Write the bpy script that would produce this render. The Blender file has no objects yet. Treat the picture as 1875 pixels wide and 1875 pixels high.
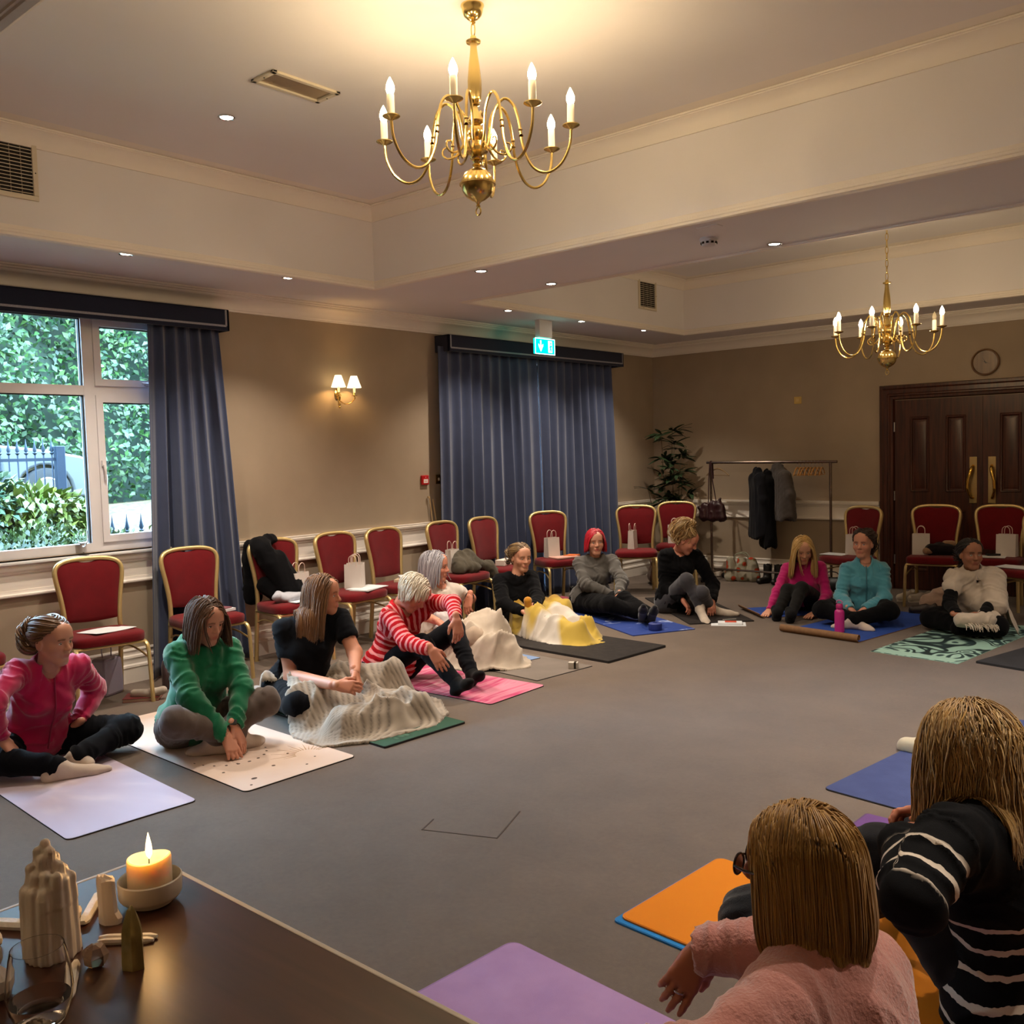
import bpy, math, random
import numpy as np
from mathutils import Vector, Matrix

# ------------------------------------------------------------------ camera, world, exposure
SC = bpy.context.scene
COL = SC.collection
cam_d = bpy.data.cameras.new('camera')
cam = bpy.data.objects.new('camera', cam_d)
COL.objects.link(cam)
F_PX, YAW, PITCH, ROLL = 1714.07, -0.7138, 0.0629, -0.0283
CAM = Vector((6.4523, -10.2498, 1.5696))
_d = Vector((math.sin(YAW)*math.cos(PITCH), math.cos(YAW)*math.cos(PITCH), -math.sin(PITCH)))
_r = Vector((math.cos(YAW), -math.sin(YAW), 0)); _u = _r.cross(_d)
_R = _r*math.cos(ROLL)+_u*math.sin(ROLL); _U = -_r*math.sin(ROLL)+_u*math.cos(ROLL)
cam.matrix_world = Matrix(((_R.x, _U.x, -_d.x, CAM.x), (_R.y, _U.y, -_d.y, CAM.y), (_R.z, _U.z, -_d.z, CAM.z), (0, 0, 0, 1)))
cam_d.sensor_width = 36.0
cam_d.lens = 36.0*F_PX/1875.0
cam_d.clip_start = 0.05
SC.camera = cam

W = bpy.data.worlds.new('world'); SC.world = W; W.use_nodes = True
_bg = W.node_tree.nodes['Background']
_bg.inputs[0].default_value = (0.50, 0.74, 1.0, 1)      # even overcast daylight
_bg.inputs[1].default_value = 17.0
SC.view_settings.view_transform = 'Standard'
SC.view_settings.look = 'None'
SC.view_settings.gamma = 1.0
SC.view_settings.use_curve_mapping = False
SC.view_settings.exposure = 1.2
SC.cycles.use_denoising = True
SC.cycles.max_bounces = 8
SC.cycles.diffuse_bounces = 5
SC.cycles.transparent_max_bounces = 12
SC.cycles.sample_clamp_indirect = 6.0
SC.cycles.blur_glossy = 0.5
SC.cycles.caustics_reflective = False
SC.cycles.caustics_refractive = False
BULB_W, SPOT_W, SHADE_W, SCONCE_W, SPOT_LAMP = 125.0, 25.0, 1.7, 130.0, 66.0

# ------------------------------------------------------------------ materials
def C(h):
    h = h.lstrip('#'); h = ''.join(c+c for c in h) if len(h) == 3 else h
    return tuple((v/12.92 if v <= .04045 else ((v+.055)/1.055)**2.4) for v in (int(h[i:i+2], 16)/255 for i in (0, 2, 4))) + (1,)
MATS = {}
def newmat(name):
    m = bpy.data.materials.new(name); m.use_nodes = True
    MATS[name] = m
    return m, m.node_tree.nodes, m.node_tree.links, m.node_tree.nodes['Principled BSDF']
def mat(name, col, rough=.6, metal=0., var=.08, vscale=6., bump=0., bscale=200., sheen=0., spec=.5, stretch=(1, 1, 1), trans=0., emit=None, estr=0., coords='Object', sss=0., alpha=1.):
    """Principled with a soft noise variation of its colour and, if asked for, a fine bump."""
    if name in MATS: return MATS[name]
    m, N, L, b = newmat(name)
    c = C(col) if isinstance(col, str) else col
    tc = N.new('ShaderNodeTexCoord'); mp = N.new('ShaderNodeMapping'); mp.inputs['Scale'].default_value = stretch
    L.new(tc.outputs[coords], mp.inputs[0])
    if var > 0:
        nz = N.new('ShaderNodeTexNoise'); nz.inputs['Scale'].default_value = vscale; nz.inputs['Detail'].default_value = 5
        L.new(mp.outputs[0], nz.inputs['Vector'])
        rp = N.new('ShaderNodeValToRGB')
        rp.color_ramp.elements[0].position = .3; rp.color_ramp.elements[1].position = .7
        rp.color_ramp.elements[0].color = tuple(v*(1-var) for v in c[:3])+(1,)
        rp.color_ramp.elements[1].color = tuple(min(1, v*(1+var)) for v in c[:3])+(1,)
        L.new(nz.outputs['Fac'], rp.inputs[0]); L.new(rp.outputs[0], b.inputs['Base Color'])
    else:
        b.inputs['Base Color'].default_value = c
    if bump > 0:
        n2 = N.new('ShaderNodeTexNoise'); n2.inputs['Scale'].default_value = bscale; n2.inputs['Detail'].default_value = 3
        L.new(mp.outputs[0], n2.inputs['Vector'])
        bp = N.new('ShaderNodeBump'); bp.inputs['Strength'].default_value = bump; bp.inputs['Distance'].default_value = .004
        L.new(n2.outputs['Fac'], bp.inputs['Height']); L.new(bp.outputs[0], b.inputs['Normal'])
    b.inputs['Roughness'].default_value = rough; b.inputs['Metallic'].default_value = metal
    b.inputs['Specular IOR Level'].default_value = spec
    b.inputs['Sheen Weight'].default_value = sheen
    b.inputs['Transmission Weight'].default_value = trans
    b.inputs['Alpha'].default_value = alpha
    if sss: b.inputs['Subsurface Weight'].default_value = sss; b.inputs['Subsurface Radius'].default_value = (.02, .01, .006); b.inputs['Subsurface Scale'].default_value = .6
    if emit: b.inputs['Emission Color'].default_value = C(emit); b.inputs['Emission Strength'].default_value = estr
    return m
def emis(name, col, s):
    m, N, L, b = newmat(name)
    e = N.new('ShaderNodeEmission'); e.inputs[0].default_value = C(col) if isinstance(col, str) else col; e.inputs[1].default_value = s
    L.new(e.outputs[0], N['Material Output'].inputs[0])
    return m
def attrmat(name, cols, attr, kind='ramp', rough=.85, sheen=.3, bump=.25, bscale=350., const=True):
    """Fabric whose colour bands follow a float attribute that runs along the limb or the cloth."""
    m, N, L, b = newmat(name)
    a = N.new('ShaderNodeAttribute'); a.attribute_name = attr
    rp = N.new('ShaderNodeValToRGB'); rp.color_ramp.interpolation = 'CONSTANT' if const else 'LINEAR'
    els = rp.color_ramp.elements
    while len(els) < len(cols): els.new(.5)
    for e, (p, c) in zip(els, cols): e.position = p; e.color = C(c)
    L.new(a.outputs['Fac'], rp.inputs[0]); L.new(rp.outputs[0], b.inputs['Base Color'])
    n2 = N.new('ShaderNodeTexNoise'); n2.inputs['Scale'].default_value = bscale
    bp = N.new('ShaderNodeBump'); bp.inputs['Strength'].default_value = bump; bp.inputs['Distance'].default_value = .004
    L.new(n2.outputs['Fac'], bp.inputs['Height']); L.new(bp.outputs[0], b.inputs['Normal'])
    b.inputs['Roughness'].default_value = rough; b.inputs['Sheen Weight'].default_value = sheen
    return m
def colmat(name, rough=.55, sss=0., attr='Col', var=0.06, spec=.35):
    """Colour read from a point attribute (skin with lips and brows, print on a mat)."""
    m, N, L, b = newmat(name)
    a = N.new('ShaderNodeAttribute'); a.attribute_name = attr
    L.new(a.outputs['Color'], b.inputs['Base Color'])
    b.inputs['Roughness'].default_value = rough; b.inputs['Specular IOR Level'].default_value = spec
    if sss: b.inputs['Subsurface Weight'].default_value = sss; b.inputs['Subsurface Radius'].default_value = (.012, .006, .003); b.inputs['Subsurface Scale'].default_value = .5
    return m

# ------------------------------------------------------------------ mesh helpers
def rotm(axis, a): return np.array(Matrix.Rotation(a, 3, axis))
class MB:
    """collects simple shapes and links them as ONE mesh object"""
    def __init__(s): s.v = []; s.f = []; s.n = 0
    def add(s, V, F):
        V = np.asarray(V, float).reshape(-1, 3)
        s.v.append(V); s.f.extend([tuple(int(i)+s.n for i in f) for f in F]); s.n += len(V); return s
    def box(s, lo, hi, M=None, at=(0, 0, 0)):
        x0, y0, z0 = lo; x1, y1, z1 = hi
        V = np.array([(x0, y0, z0), (x1, y0, z0), (x1, y1, z0), (x0, y1, z0), (x0, y0, z1), (x1, y0, z1), (x1, y1, z1), (x0, y1, z1)], float)
        if M is not None: V = V@np.asarray(M).T
        return s.add(V+np.array(at), [(3, 2, 1, 0), (4, 5, 6, 7), (0, 1, 5, 4), (1, 2, 6, 5), (2, 3, 7, 6), (3, 0, 4, 7)])
    def tube(s, P, r, n=8, closed=False, cap=True, sx=1., up=(0, 0, 1)):
        P = np.asarray(P, float); m = len(P)
        r = np.broadcast_to(np.asarray(r, float), (m,))
        if closed: T = np.roll(P, -1, 0)-np.roll(P, 1, 0)
        else: T = np.gradient(P, axis=0)
        T /= np.linalg.norm(T, axis=1)[:, None]+1e-12
        a = np.array(up, float)
        if abs(T[0]@a) > .95: a = np.array((1., 0, 0)) if abs(T[0][0]) < .9 else np.array((0, 1., 0))
        nrm = np.cross(T[0], a); nrm /= np.linalg.norm(nrm)
        V = []
        for i in range(m):
            nrm = nrm-T[i]*(nrm@T[i]); nrm /= np.linalg.norm(nrm)+1e-12
            bn = np.cross(T[i], nrm)
            th = np.arange(n)*2*math.pi/n
            V.append(P[i]+r[i]*(np.cos(th)[:, None]*nrm*sx+np.sin(th)[:, None]*bn))
        V = np.concatenate(V); Fc = []
        for i in range(m if closed else m-1):
            j = (i+1) % m
            for k in range(n):
                k2 = (k+1) % n
                Fc.append((i*n+k, i*n+k2, j*n+k2, j*n+k))
        if cap and not closed:
            Fc.append(tuple(range(n-1, -1, -1))); Fc.append(tuple((m-1)*n+k for k in range(n)))
        return s.add(V, Fc)
    def lathe(s, prof, n=24, at=(0, 0, 0), M=None, wob=None):
        prof = [(max(r, 1e-4), z) for r, z in prof]
        th = np.arange(n)*2*math.pi/n
        V = np.concatenate([np.stack([r*np.cos(th), r*np.sin(th), np.full(n, z)], 1) for r, z in prof])
        if wob is not None: V = wob(V)
        if M is not None: V = V@np.asarray(M).T
        m = len(prof)
        Fc = [(i*n+k, i*n+(k+1) % n, (i+1)*n+(k+1) % n, (i+1)*n+k) for i in range(m-1) for k in range(n)]
        Fc.append(tuple(range(n-1, -1, -1))); Fc.append(tuple((m-1)*n+k for k in range(n)))
        return s.add(V+np.array(at), Fc)
    def prism(s, poly, h, M=None, at=(0, 0, 0)):
        """poly in local xy, extruded 0..h along local z"""
        p = np.asarray(poly, float); n = len(p)
        V = np.concatenate([np.c_[p, np.zeros(n)], np.c_[p, np.full(n, h)]])
        if M is not None: V = V@np.asarray(M).T
        return s.add(V+np.array(at), [tuple(range(n-1, -1, -1)), tuple(range(n, 2*n))]+[(i, (i+1) % n, n+(i+1) % n, n+i) for i in range(n)])
    def grid(s, G, thick=0, wrap=False):
        """G (a,b,3) sheet; with thickness it gets a back face offset along its normals"""
        a, b, _ = G.shape
        idx = lambda i, j: i*b+j
        Fc = [(idx(i, j), idx(i, j+1), idx(i+1, j+1), idx(i+1, j)) for i in range(a-1) for j in range(b-1)]
        if not thick: return s.add(G.reshape(-1, 3), Fc)
        du = np.gradient(G, axis=0); dv = np.gradient(G, axis=1); nn = np.cross(dv, du); nn /= np.linalg.norm(nn, axis=2)[..., None]+1e-9
        B = G-nn*thick; o = a*b
        Fc += [tuple(o+i for i in f[::-1]) for f in Fc]
        ring = [idx(0, j) for j in range(b)]+[idx(i, b-1) for i in range(1, a)]+[idx(a-1, j) for j in range(b-2, -1, -1)]+[idx(i, 0) for i in range(a-2, 0, -1)]
        for i in range(len(ring)):
            p, q = ring[i], ring[(i+1) % len(ring)]; Fc.append((q, p, o+p, o+q))
        return s.add(np.concatenate([G.reshape(-1, 3), B.reshape(-1, 3)]), Fc)
    def build(s, name, m, parent=None, smooth=True, ang=40, bevel=0, loc=None):
        V = np.concatenate(s.v)
        return mesh_obj(name, V, s.f, m, parent, smooth, ang, bevel, loc)
def mesh_obj(name, V, F, m, parent=None, smooth=True, ang=40, bevel=0, loc=None, attrs=None):
    me = bpy.data.meshes.new(name)
    if isinstance(F, np.ndarray):
        k = F.shape[1]
        me.vertices.add(len(V)); me.vertices.foreach_set('co', np.asarray(V, np.float32).ravel())
        me.loops.add(F.size); me.loops.foreach_set('vertex_index', F.astype(np.int32).ravel())
        me.polygons.add(len(F)); me.polygons.foreach_set('loop_start', np.arange(0, F.size, k, dtype=np.int32))
        me.update(calc_edges=True); me.validate()
    else:
        me.from_pydata([tuple(v) for v in V], [], F)
    if smooth:
        me.shade_smooth()
        if ang < 180: me.set_sharp_from_angle(angle=math.radians(ang))
    for nm, (typ, data) in (attrs or {}).items():
        at = me.attributes.new(nm, typ, 'POINT')
        at.data.foreach_set('color' if 'COLOR' in typ else 'value', np.asarray(data, np.float32).ravel())
    if m is not None: me.materials.append(m)
    o = bpy.data.objects.new(name, me); COL.objects.link(o)
    if parent is not None: o.parent = parent
    if loc is not None: o.location = loc
    if bevel:
        bv = o.modifiers.new('bevel', 'BEVEL'); bv.width = bevel; bv.segments = 2; bv.limit_method = 'ANGLE'; bv.angle_limit = math.radians(40)
    return o
def tag(o, label=None, cat=None, group=None, kind=None):
    if label: o['label'] = label
    if cat: o['category'] = cat
    if group: o['group'] = group
    if kind: o['kind'] = kind
    return o
def thing(name, label, cat, loc=(0, 0, 0), rz=0, group=None):
    o = bpy.data.objects.new(name, None); COL.objects.link(o); o.empty_display_size = .1
    o.location = loc; o.rotation_euler = (0, 0, rz)
    return tag(o, label, cat, group)
def copy_tree(o, parent=None):
    c = o.copy(); COL.objects.link(c)
    if parent is not None: c.parent = parent
    for ch in list(o.children): copy_tree(ch, c)
    return c
def struct(o): o['kind'] = 'structure'; return o
def smooth_path(P, n=6):
    """Catmull-Rom through the points"""
    P = np.asarray(P, float); Q = np.concatenate([[2*P[0]-P[1]], P, [2*P[-1]-P[-2]]]); out = []
    for i in range(1, len(Q)-2):
        for t in np.arange(n)/n:
            out.append(.5*((2*Q[i])+(-Q[i-1]+Q[i+1])*t+(2*Q[i-1]-5*Q[i]+4*Q[i+1]-Q[i+2])*t*t+(-Q[i-1]+3*Q[i]-3*Q[i+1]+Q[i+2])*t**3))
    out.append(P[-1]); return np.array(out)
def hsh(ix, iy, iz, seed):
    h = (ix*374761393+iy*668265263+iz*2147483647+seed*1274126177) & 0xffffffff
    h = ((h ^ (h >> 13))*1274126177) & 0xffffffff
    return ((h ^ (h >> 16)) & 0xffff)/65535.0
def vnoise(P, scale=1., seed=0):
    """smooth value noise in -1..1 at points P (n,3)"""
    P = np.asarray(P, float)*scale; i = np.floor(P).astype(np.int64); f = P-i; f = f*f*(3-2*f); r = 0
    for dx in (0, 1):
        for dy in (0, 1):
            for dz in (0, 1):
                w = (f[:, 0] if dx else 1-f[:, 0])*(f[:, 1] if dy else 1-f[:, 1])*(f[:, 2] if dz else 1-f[:, 2])
                r = r+w*hsh(i[:, 0]+dx, i[:, 1]+dy, i[:, 2]+dz, seed)
    return r*2-1
# ================================================================== THE ROOM
RX, RY = 7.35, -14.0            # room: x 0..RX, y RY..0
ZS, ZT = 2.872, 3.49            # soffit, tray ceiling
TRAYS = [(.876, 6.47, -9.05, -5.363), (.876, 6.47, -4.344, -.702), (.876, 6.47, -13.3, -10.07)]
M_wall = mat('wall_paper', '#a4937f', .85, var=.05, vscale=3, bump=.12, bscale=260, spec=.2)
M_cream = mat('cream_paint', '#ece4da', .55, var=.02, vscale=2, spec=.3)
M_ceil = mat('ceiling_paint', '#e6e2e2', .8, var=.02, vscale=1.5, spec=.2)
M_white = mat('white_upvc', '#d8d4d6', .35, var=.02)

def carpet_mat():
    m, N, L, b = newmat('carpet')
    tc = N.new('ShaderNodeTexCoord')
    n1 = N.new('ShaderNodeTexNoise'); n1.inputs['Scale'].default_value = 2.2; n1.inputs['Detail'].default_value = 8; n1.inputs['Roughness'].default_value = .7
    n2 = N.new('ShaderNodeTexNoise'); n2.inputs['Scale'].default_value = 45; n2.inputs['Detail'].default_value = 6; n2.inputs['Roughness'].default_value = .8
    n3 = N.new('ShaderNodeTexNoise'); n3.inputs['Scale'].default_value = 420; n3.inputs['Detail'].default_value = 2
    for n in (n1, n2, n3): L.new(tc.outputs['Object'], n.inputs['Vector'])
    mx = N.new('ShaderNodeMix'); mx.data_type = 'FLOAT'; mx.inputs[0].default_value = .45
    L.new(n1.outputs[0], mx.inputs[2]); L.new(n2.outputs[0], mx.inputs[3])
    rp = N.new('ShaderNodeValToRGB')
    for e, p, c in zip(rp.color_ramp.elements, (.32, .66), ('#544840', '#6b5d52')): e.position = p; e.color = C(c)
    L.new(mx.outputs[0], rp.inputs[0]); L.new(rp.outputs[0], b.inputs['Base Color'])
    bp = N.new('ShaderNodeBump'); bp.inputs['Strength'].default_value = .35; bp.inputs['Distance'].default_value = .004
    L.new(n3.outputs[0], bp.inputs['Height']); L.new(bp.outputs[0], b.inputs['Normal'])
    b.inputs['Roughness'].default_value = .95; b.inputs['Specular IOR Level'].default_value = .1; b.inputs['Sheen Weight'].default_value = .25
    return m
M_carpet = carpet_mat()
struct(MB().box((-.15, RY-.15, -.12), (RX+.15, .15, 0)).build('floor', M_carpet, smooth=False))
# faint cut of a floor box in the carpet
fb = MB()
for a, b_ in (((0, 0), (.34, .006)), ((.334, 0), (.34, .3)), ((0, 0), (.006, .12))):
    fb.box((a[0], a[1], 0), (b_[0], b_[1], .0018))
fbo = fb.build('floor_box', mat('floor_box_seam', '#4b423b', .9, var=0), loc=(3.62, -7.62, 0)); fbo.rotation_euler = (0, 0, math.radians(22))
tag(fbo, 'thin dark seam of a floor box lid cut into the carpet', 'floor box')

# window wall with two openings; back, right and front walls
W1 = (-9.05, -6.36, .965, 2.64)       # window 1: y0 y1 z0 z1
W2 = (-3.62, -1.22, .12, 2.60)        # glazed exit behind the closed curtains
wl = MB(); T = -.22
wl.box((T, RY-.15, 0), (0, W1[0], 3.7)); wl.box((T, W1[1], 0), (0, W2[0], 3.7)); wl.box((T, W2[1], 0), (0, .15, 3.7))
for w in (W1, W2): wl.box((T, w[0], 0), (0, w[1], w[2])); wl.box((T, w[0], w[3]), (0, w[1], 3.7))
struct(wl.build('wall_left', M_wall, smooth=False))
struct(MB().box((-.22, 0, 0), (RX+.2, .2, 3.7)).build('wall_back', M_wall, smooth=False))
struct(MB().box((RX, RY, 0), (RX+.2, .2, 3.7)).build('wall_right', M_wall, smooth=False))
struct(MB().box((-.22, RY-.2, 0), (RX+.2, RY, 3.7)).build('wall_front', M_wall, smooth=False))
# ceiling: soffit and beams around three trays, and the tray ceiling above
cl = MB()
ys = [RY, -13.3, -10.07, -9.05, -5.363, -4.344, -.702, 0]
for i in range(0, 8, 2): cl.box((0, ys[i], ZS), (RX, ys[i+1], 3.6))
for x0, x1, y0, y1 in TRAYS:
    cl.box((0, y0, ZS), (x0, y1, 3.6)); cl.box((x1, y0, ZS), (RX, y1, 3.6)); cl.box((x0-.01, y0-.01, ZT), (x1+.01, y1+.01, 3.62))
struct(cl.build('ceiling', M_ceil, smooth=False))

def loop_profile(prof, x0, x1, y0, y1):
    """closed moulding: prof = [(inset, z)], run round a rectangle with mitred corners"""
    m = MB(); n = len(prof)
    V = []
    for d, z in prof: V += [(x0+d, y0+d, z), (x1-d, y0+d, z), (x1-d, y1-d, z), (x0+d, y1-d, z)]
    Fc = [(i*4+k, i*4+(k+1) % 4, ((i+1) % n)*4+(k+1) % 4, ((i+1) % n)*4+k) for i in range(n) for k in range(4)]
    return m.add(V, Fc)
def arc(c, r, a0, a1, n=6): return [(c[0]+r*math.cos(math.radians(a0+(a1-a0)*i/n)), c[1]+r*math.sin(math.radians(a0+(a1-a0)*i/n))) for i in range(n+1)]
# wall cornice: bottom fillet, big cove, three steps at the ceiling
corn = [(0, 2.727), (.014, 2.727), (.014, 2.741), (.020, 2.745)]+arc((.105, 2.745), .085, 180, 112, 7)+[(.078, 2.832), (.078, 2.842), (.090, 2.846), (.090, 2.856), (.104, 2.861), (.104, 2.872), (0, 2.872)]
struct(loop_profile(corn, 0, RX, RY, 0).build('trim_1', M_cream, ang=25))
nt = 2
for (x0, x1, y0, y1) in TRAYS:
    lip = [(0, ZS-.012), (-.028, ZS-.012), (-.032, ZS-.006), (-.040, ZS-.006), (-.044, ZS+.001), (.0, ZS+.001), (.0, ZS+.052), (.006, ZS+.052), (.010, ZS+.046), (.010, ZS+.03), (.016, ZS+.026), (.016, ZS+.012), (.012, ZS+.008), (.012, ZS-.006)]
    struct(loop_profile(lip, x0, x1, y0, y1).build('trim_%d' % nt, M_cream, ang=25)); nt += 1
    crown = [(0, 3.372), (.012, 3.372), (.012, 3.380)]+arc((.092, 3.385), .078, 178, 105, 6)+[(.072, 3.466), (.080, 3.468), (.082, 3.476), (.074, 3.481), (.13, 3.487), (.15, 3.491), (0, 3.491)]
    struct(loop_profile(crown, x0, x1, y0, y1).build('trim_%d' % nt, M_cream, ang=25)); nt += 1

def run_profile(m, prof, wall, a, b, mit0=False, mit1=False):
    """moulding along one wall: wall 'L' (x=0, runs in y) or 'B' (y=0, runs in x)"""
    n = len(prof); V = []
    for e, mt, s in ((a, mit0, 1), (b, mit1, -1)):
        for d, z in prof:
            if wall == 'L': V.append((d, e+(s*d if mt else 0), z))
            else: V.append((e+(s*d if mt else 0), -d, z))
    Fc = [(i, (i+1) % n, n+(i+1) % n, n+i) for i in range(n)]+[tuple(range(n-1, -1, -1)), tuple(range(n, 2*n))]
    return m.add(V, Fc)
dado_top = [(0, .868), (.012, .868), (.018, .874), (.018, .884), (.030, .892), (.036, .905), (.036, .916), (.028, .922), (.034, .926), (.034, .934), (0, .934)]
dado_bot = [(0, .720), (.022, .720), (.028, .727), (.028, .737), (.018, .745), (.014, .757), (.014, .764), (0, .764)]
frieze = [(0, .76), (.008, .76), (.008, .872), (0, .872)]
base = [(0, 0), (.022, 0), (.022, .105), (.026, .112), (.024, .126), (.014, .136), (.014, .172), (.020, .178), (.018, .192), (.008, .200), (.008, .226), (.014, .232), (.010, .244), (0, .246)]
segL = [(RY, W2[0]-.3, False, False), (W2[1]+.22, 0, False, True)]
segB = [(0, 2.843, True, False), (5.0, RX, False, False)]
for nm, prof in (('trim_8', dado_top), ('trim_9', dado_bot), ('trim_10', frieze)):
    m = MB()
    for a, b_, p, q in segL: run_profile(m, prof, 'L', a, b_, p, q)
    for a, b_, p, q in segB: run_profile(m, prof, 'B', a, b_, p, q)
    struct(m.build(nm, M_cream, ang=25))
m = MB()
for a, b_, p, q in segL: run_profile(m, base, 'L', a, b_, p, q)
struct(m.build('baseboard_left', M_cream, ang=25))
m = MB()
for a, b_, p, q in segB: run_profile(m, base, 'B', a, b_, p, q)
struct(m.build('baseboard_back', M_cream, ang=25))

# ---------------------------------------------------------------- window 1 (white frame, four lights in view)
def pane_mat(name='window_glass', tint=(.95, .99, .98, 1), g=.06):
    m, N, L, bs = newmat(name)
    t = N.new('ShaderNodeBsdfTransparent'); t.inputs[0].default_value = tint; gl = N.new('ShaderNodeBsdfGlossy'); gl.inputs['Roughness'].default_value = .02
    fr_ = N.new('ShaderNodeFresnel'); fr_.inputs[0].default_value = 1.3; mx = N.new('ShaderNodeMixShader')
    L.new(fr_.outputs[0], mx.inputs[0]); L.new(t.outputs[0], mx.inputs[1]); L.new(gl.outputs[0], mx.inputs[2]); L.new(mx.outputs[0], N['Material Output'].inputs[0])
    return m
M_glass = pane_mat()
M_gasket = mat('black_gasket', '#1b1d22', .6, var=0)
win = struct(thing('window_1', None, None))
y0, y1, z0, z1 = W1
fr = MB()
X0, X1 = -.085, -.015
fr.box((X0, y0, z0), (X1, y1, z0+.06)); fr.box((X0, y0, z1-.06), (X1, y1, z1)); fr.box((X0, y0, z0+.06), (X1, y0+.06, z1-.06)); fr.box((X0, y1-.06, z0+.06), (X1, y1, z1-.06))
MU = (-7.225, -8.30)                    # mullions
for yy in MU: fr.box((X0, yy-.028, z0+.06), (X1, yy+.048, z1-.06))
for a, b_ in ((y0+.06, MU[1]-.028), (MU[1]+.048, MU[0]-.028), (MU[0]+.048, y1-.06)): fr.box((X0, a, 2.052), (X1-.002, b_, 2.118))
fr.build('window_frame', M_white, win, smooth=False)
# opening sashes on the right-hand lights
lights = []
cols_ = [(y0+.06, MU[1]-.028, False), (MU[1]+.048, MU[0]-.028, False), (MU[0]+.048, y1-.06, True)]
for a, b_, sash in cols_:
    for lo, hi in ((z0+.06, 2.052), (2.118, z1-.06)):
        if sash:
            s = MB(); k = .048
            s.box((X0+.01, a, lo), (X1+.012, b_, lo+k)); s.box((X0+.01, a, hi-k), (X1+.012, b_, hi)); s.box((X0+.01, a, lo+k), (X1+.012, a+k, hi-k)); s.box((X0+.01, b_-k, lo+k), (X1+.012, b_, hi-k))
            so = s.build('sash', M_white, win, smooth=False)
            h = MB()
            if hi > 2.2: h.box((.0, (a+b_)/2-.02, lo+.012), (.012, (a+b_)/2+.02, lo+.034)); h.tube([(.014, (a+b_)/2-.045, lo+.028), (.024, (a+b_)/2, lo+.024), (.014, (a+b_)/2+.05, lo+.018)], .007)
            else: h.box((.0, a+.012, (lo+hi)/2+.02), (.012, a+.034, (lo+hi)/2+.06)); h.tube([(.014, a+.024, (lo+hi)/2+.03), (.026, a+.026, (lo+hi)/2-.02), (.014, a+.03, (lo+hi)/2-.07)], .008)
            h.build('window_handle', M_white, so)
            a2, b2, lo2, hi2 = a+k, b_-k, lo+k, hi-k
        else: a2, b2, lo2, hi2 = a, b_, lo, hi
        g = MB(); e = .007
        g.box((X0+.02, a2-.004, lo2), (X0+.05, a2+e, hi2)); g.box((X0+.02, b2-e, lo2), (X0+.05, b2+.004, hi2)); g.box((X0+.02, a2, hi2-e), (X0+.05, b2, hi2+.004))
        g.build('gasket', M_gasket, win, smooth=False)
        p = MB().box((X0+.032, a2+e, lo2), (X0+.036, b2-e, hi2-e)).build('pane', M_glass, win, smooth=False)
struct(MB().box((-.03, y0-.02, .934), (.055, y1+.05, .952)).box((-.21, y0, .935), (0, y1, .965)).build('trim_11', mat('sill_paint', '#d8d8d8', .35, var=0), smooth=False, bevel=.004))
# window 2: glazed doors closed off by the curtains
win = struct(thing('window_2', None, None))
y0, y1, z0, z1 = W2; f2 = MB()
f2.box((X0, y0, z0), (X1, y0+.08, z1)); f2.box((X0, y1-.08, z0), (X1, y1, z1)); f2.box((X0, y0, z0), (X1, y1, z0+.1)); f2.box((X0, y0, z1-.08), (X1, y1, z1)); f2.box((X0, (y0+y1)/2-.06, z0), (X1, (y0+y1)/2+.06, z1))
f2.build('window_frame', M_white, win, smooth=False)
for a, b_ in ((y0+.08, (y0+y1)/2-.06), ((y0+y1)/2+.06, y1-.08)):
    MB().box((X0+.03, a, z0+.1), (X0+.036, b_, z1-.08)).build('pane', M_glass, win, smooth=False)

# ---------------------------------------------------------------- double door in the back wall
def wood_mat(name, c0, c1, axis='Z', scale=3., rough=.35, k=14):
    m, N, L, b = newmat(name)
    tc = N.new('ShaderNodeTexCoord'); mp = N.new('ShaderNodeMapping')
    mp.inputs['Scale'].default_value = {'Z': (k, k, .8), 'X': (.8, k, k), 'Y': (k, .8, k)}[axis]
    nz = N.new('ShaderNodeTexNoise'); nz.inputs['Scale'].default_value = scale; nz.inputs['Detail'].default_value = 7; nz.inputs['Distortion'].default_value = .6
    rp = N.new('ShaderNodeValToRGB'); rp.color_ramp.elements[0].position = .32; rp.color_ramp.elements[1].position = .7
    rp.color_ramp.elements[0].color = C(c0); rp.color_ramp.elements[1].color = C(c1)
    L.new(tc.outputs['Object'], mp.inputs[0]); L.new(mp.outputs[0], nz.inputs['Vector']); L.new(nz.outputs[0], rp.inputs[0]); L.new(rp.outputs[0], b.inputs['Base Color'])
    b.inputs['Roughness'].default_value = rough
    return m
M_door = wood_mat('mahogany', '#2e150d', '#542a19')
M_brass = mat('polished_brass', '#d9ac4e', .16, 1.0, var=.04, vscale=30)
M_steel = mat('brushed_steel', '#b9b4ac', .3, 1.0, var=.02)
door = struct(thing('door_1', None, None))
DX0, DS, DX1, DZ = 3.005, 3.872, 4.739, 2.015
fr = MB()
for lo, hi, dp in ((DX0-.16, DX0, .03),):
    pass
prof = [(0, .0), (.012, .030), (.035, .034), (.045, .044), (.060, .044), (.070, .030), (.110, .026), (.125, .036), (.150, .036), (.160, 0)]
def architrave(m):
    n = len(prof); V = []
    for k, (d, o) in enumerate(prof):
        e = d
        V += [(DX0-e, -o, 0), (DX0-e, -o, DZ+e), (DX1+e, -o, DZ+e), (DX1+e, -o, 0)]
    Fc = []
    for i in range(n-1):
        for k in range(3): Fc.append((i*4+k, (i+1)*4+k, (i+1)*4+k+1, i*4+k+1))
    return m.add(V, Fc)
architrave(fr); fr.build('door_frame', M_door, door, ang=20)
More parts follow.
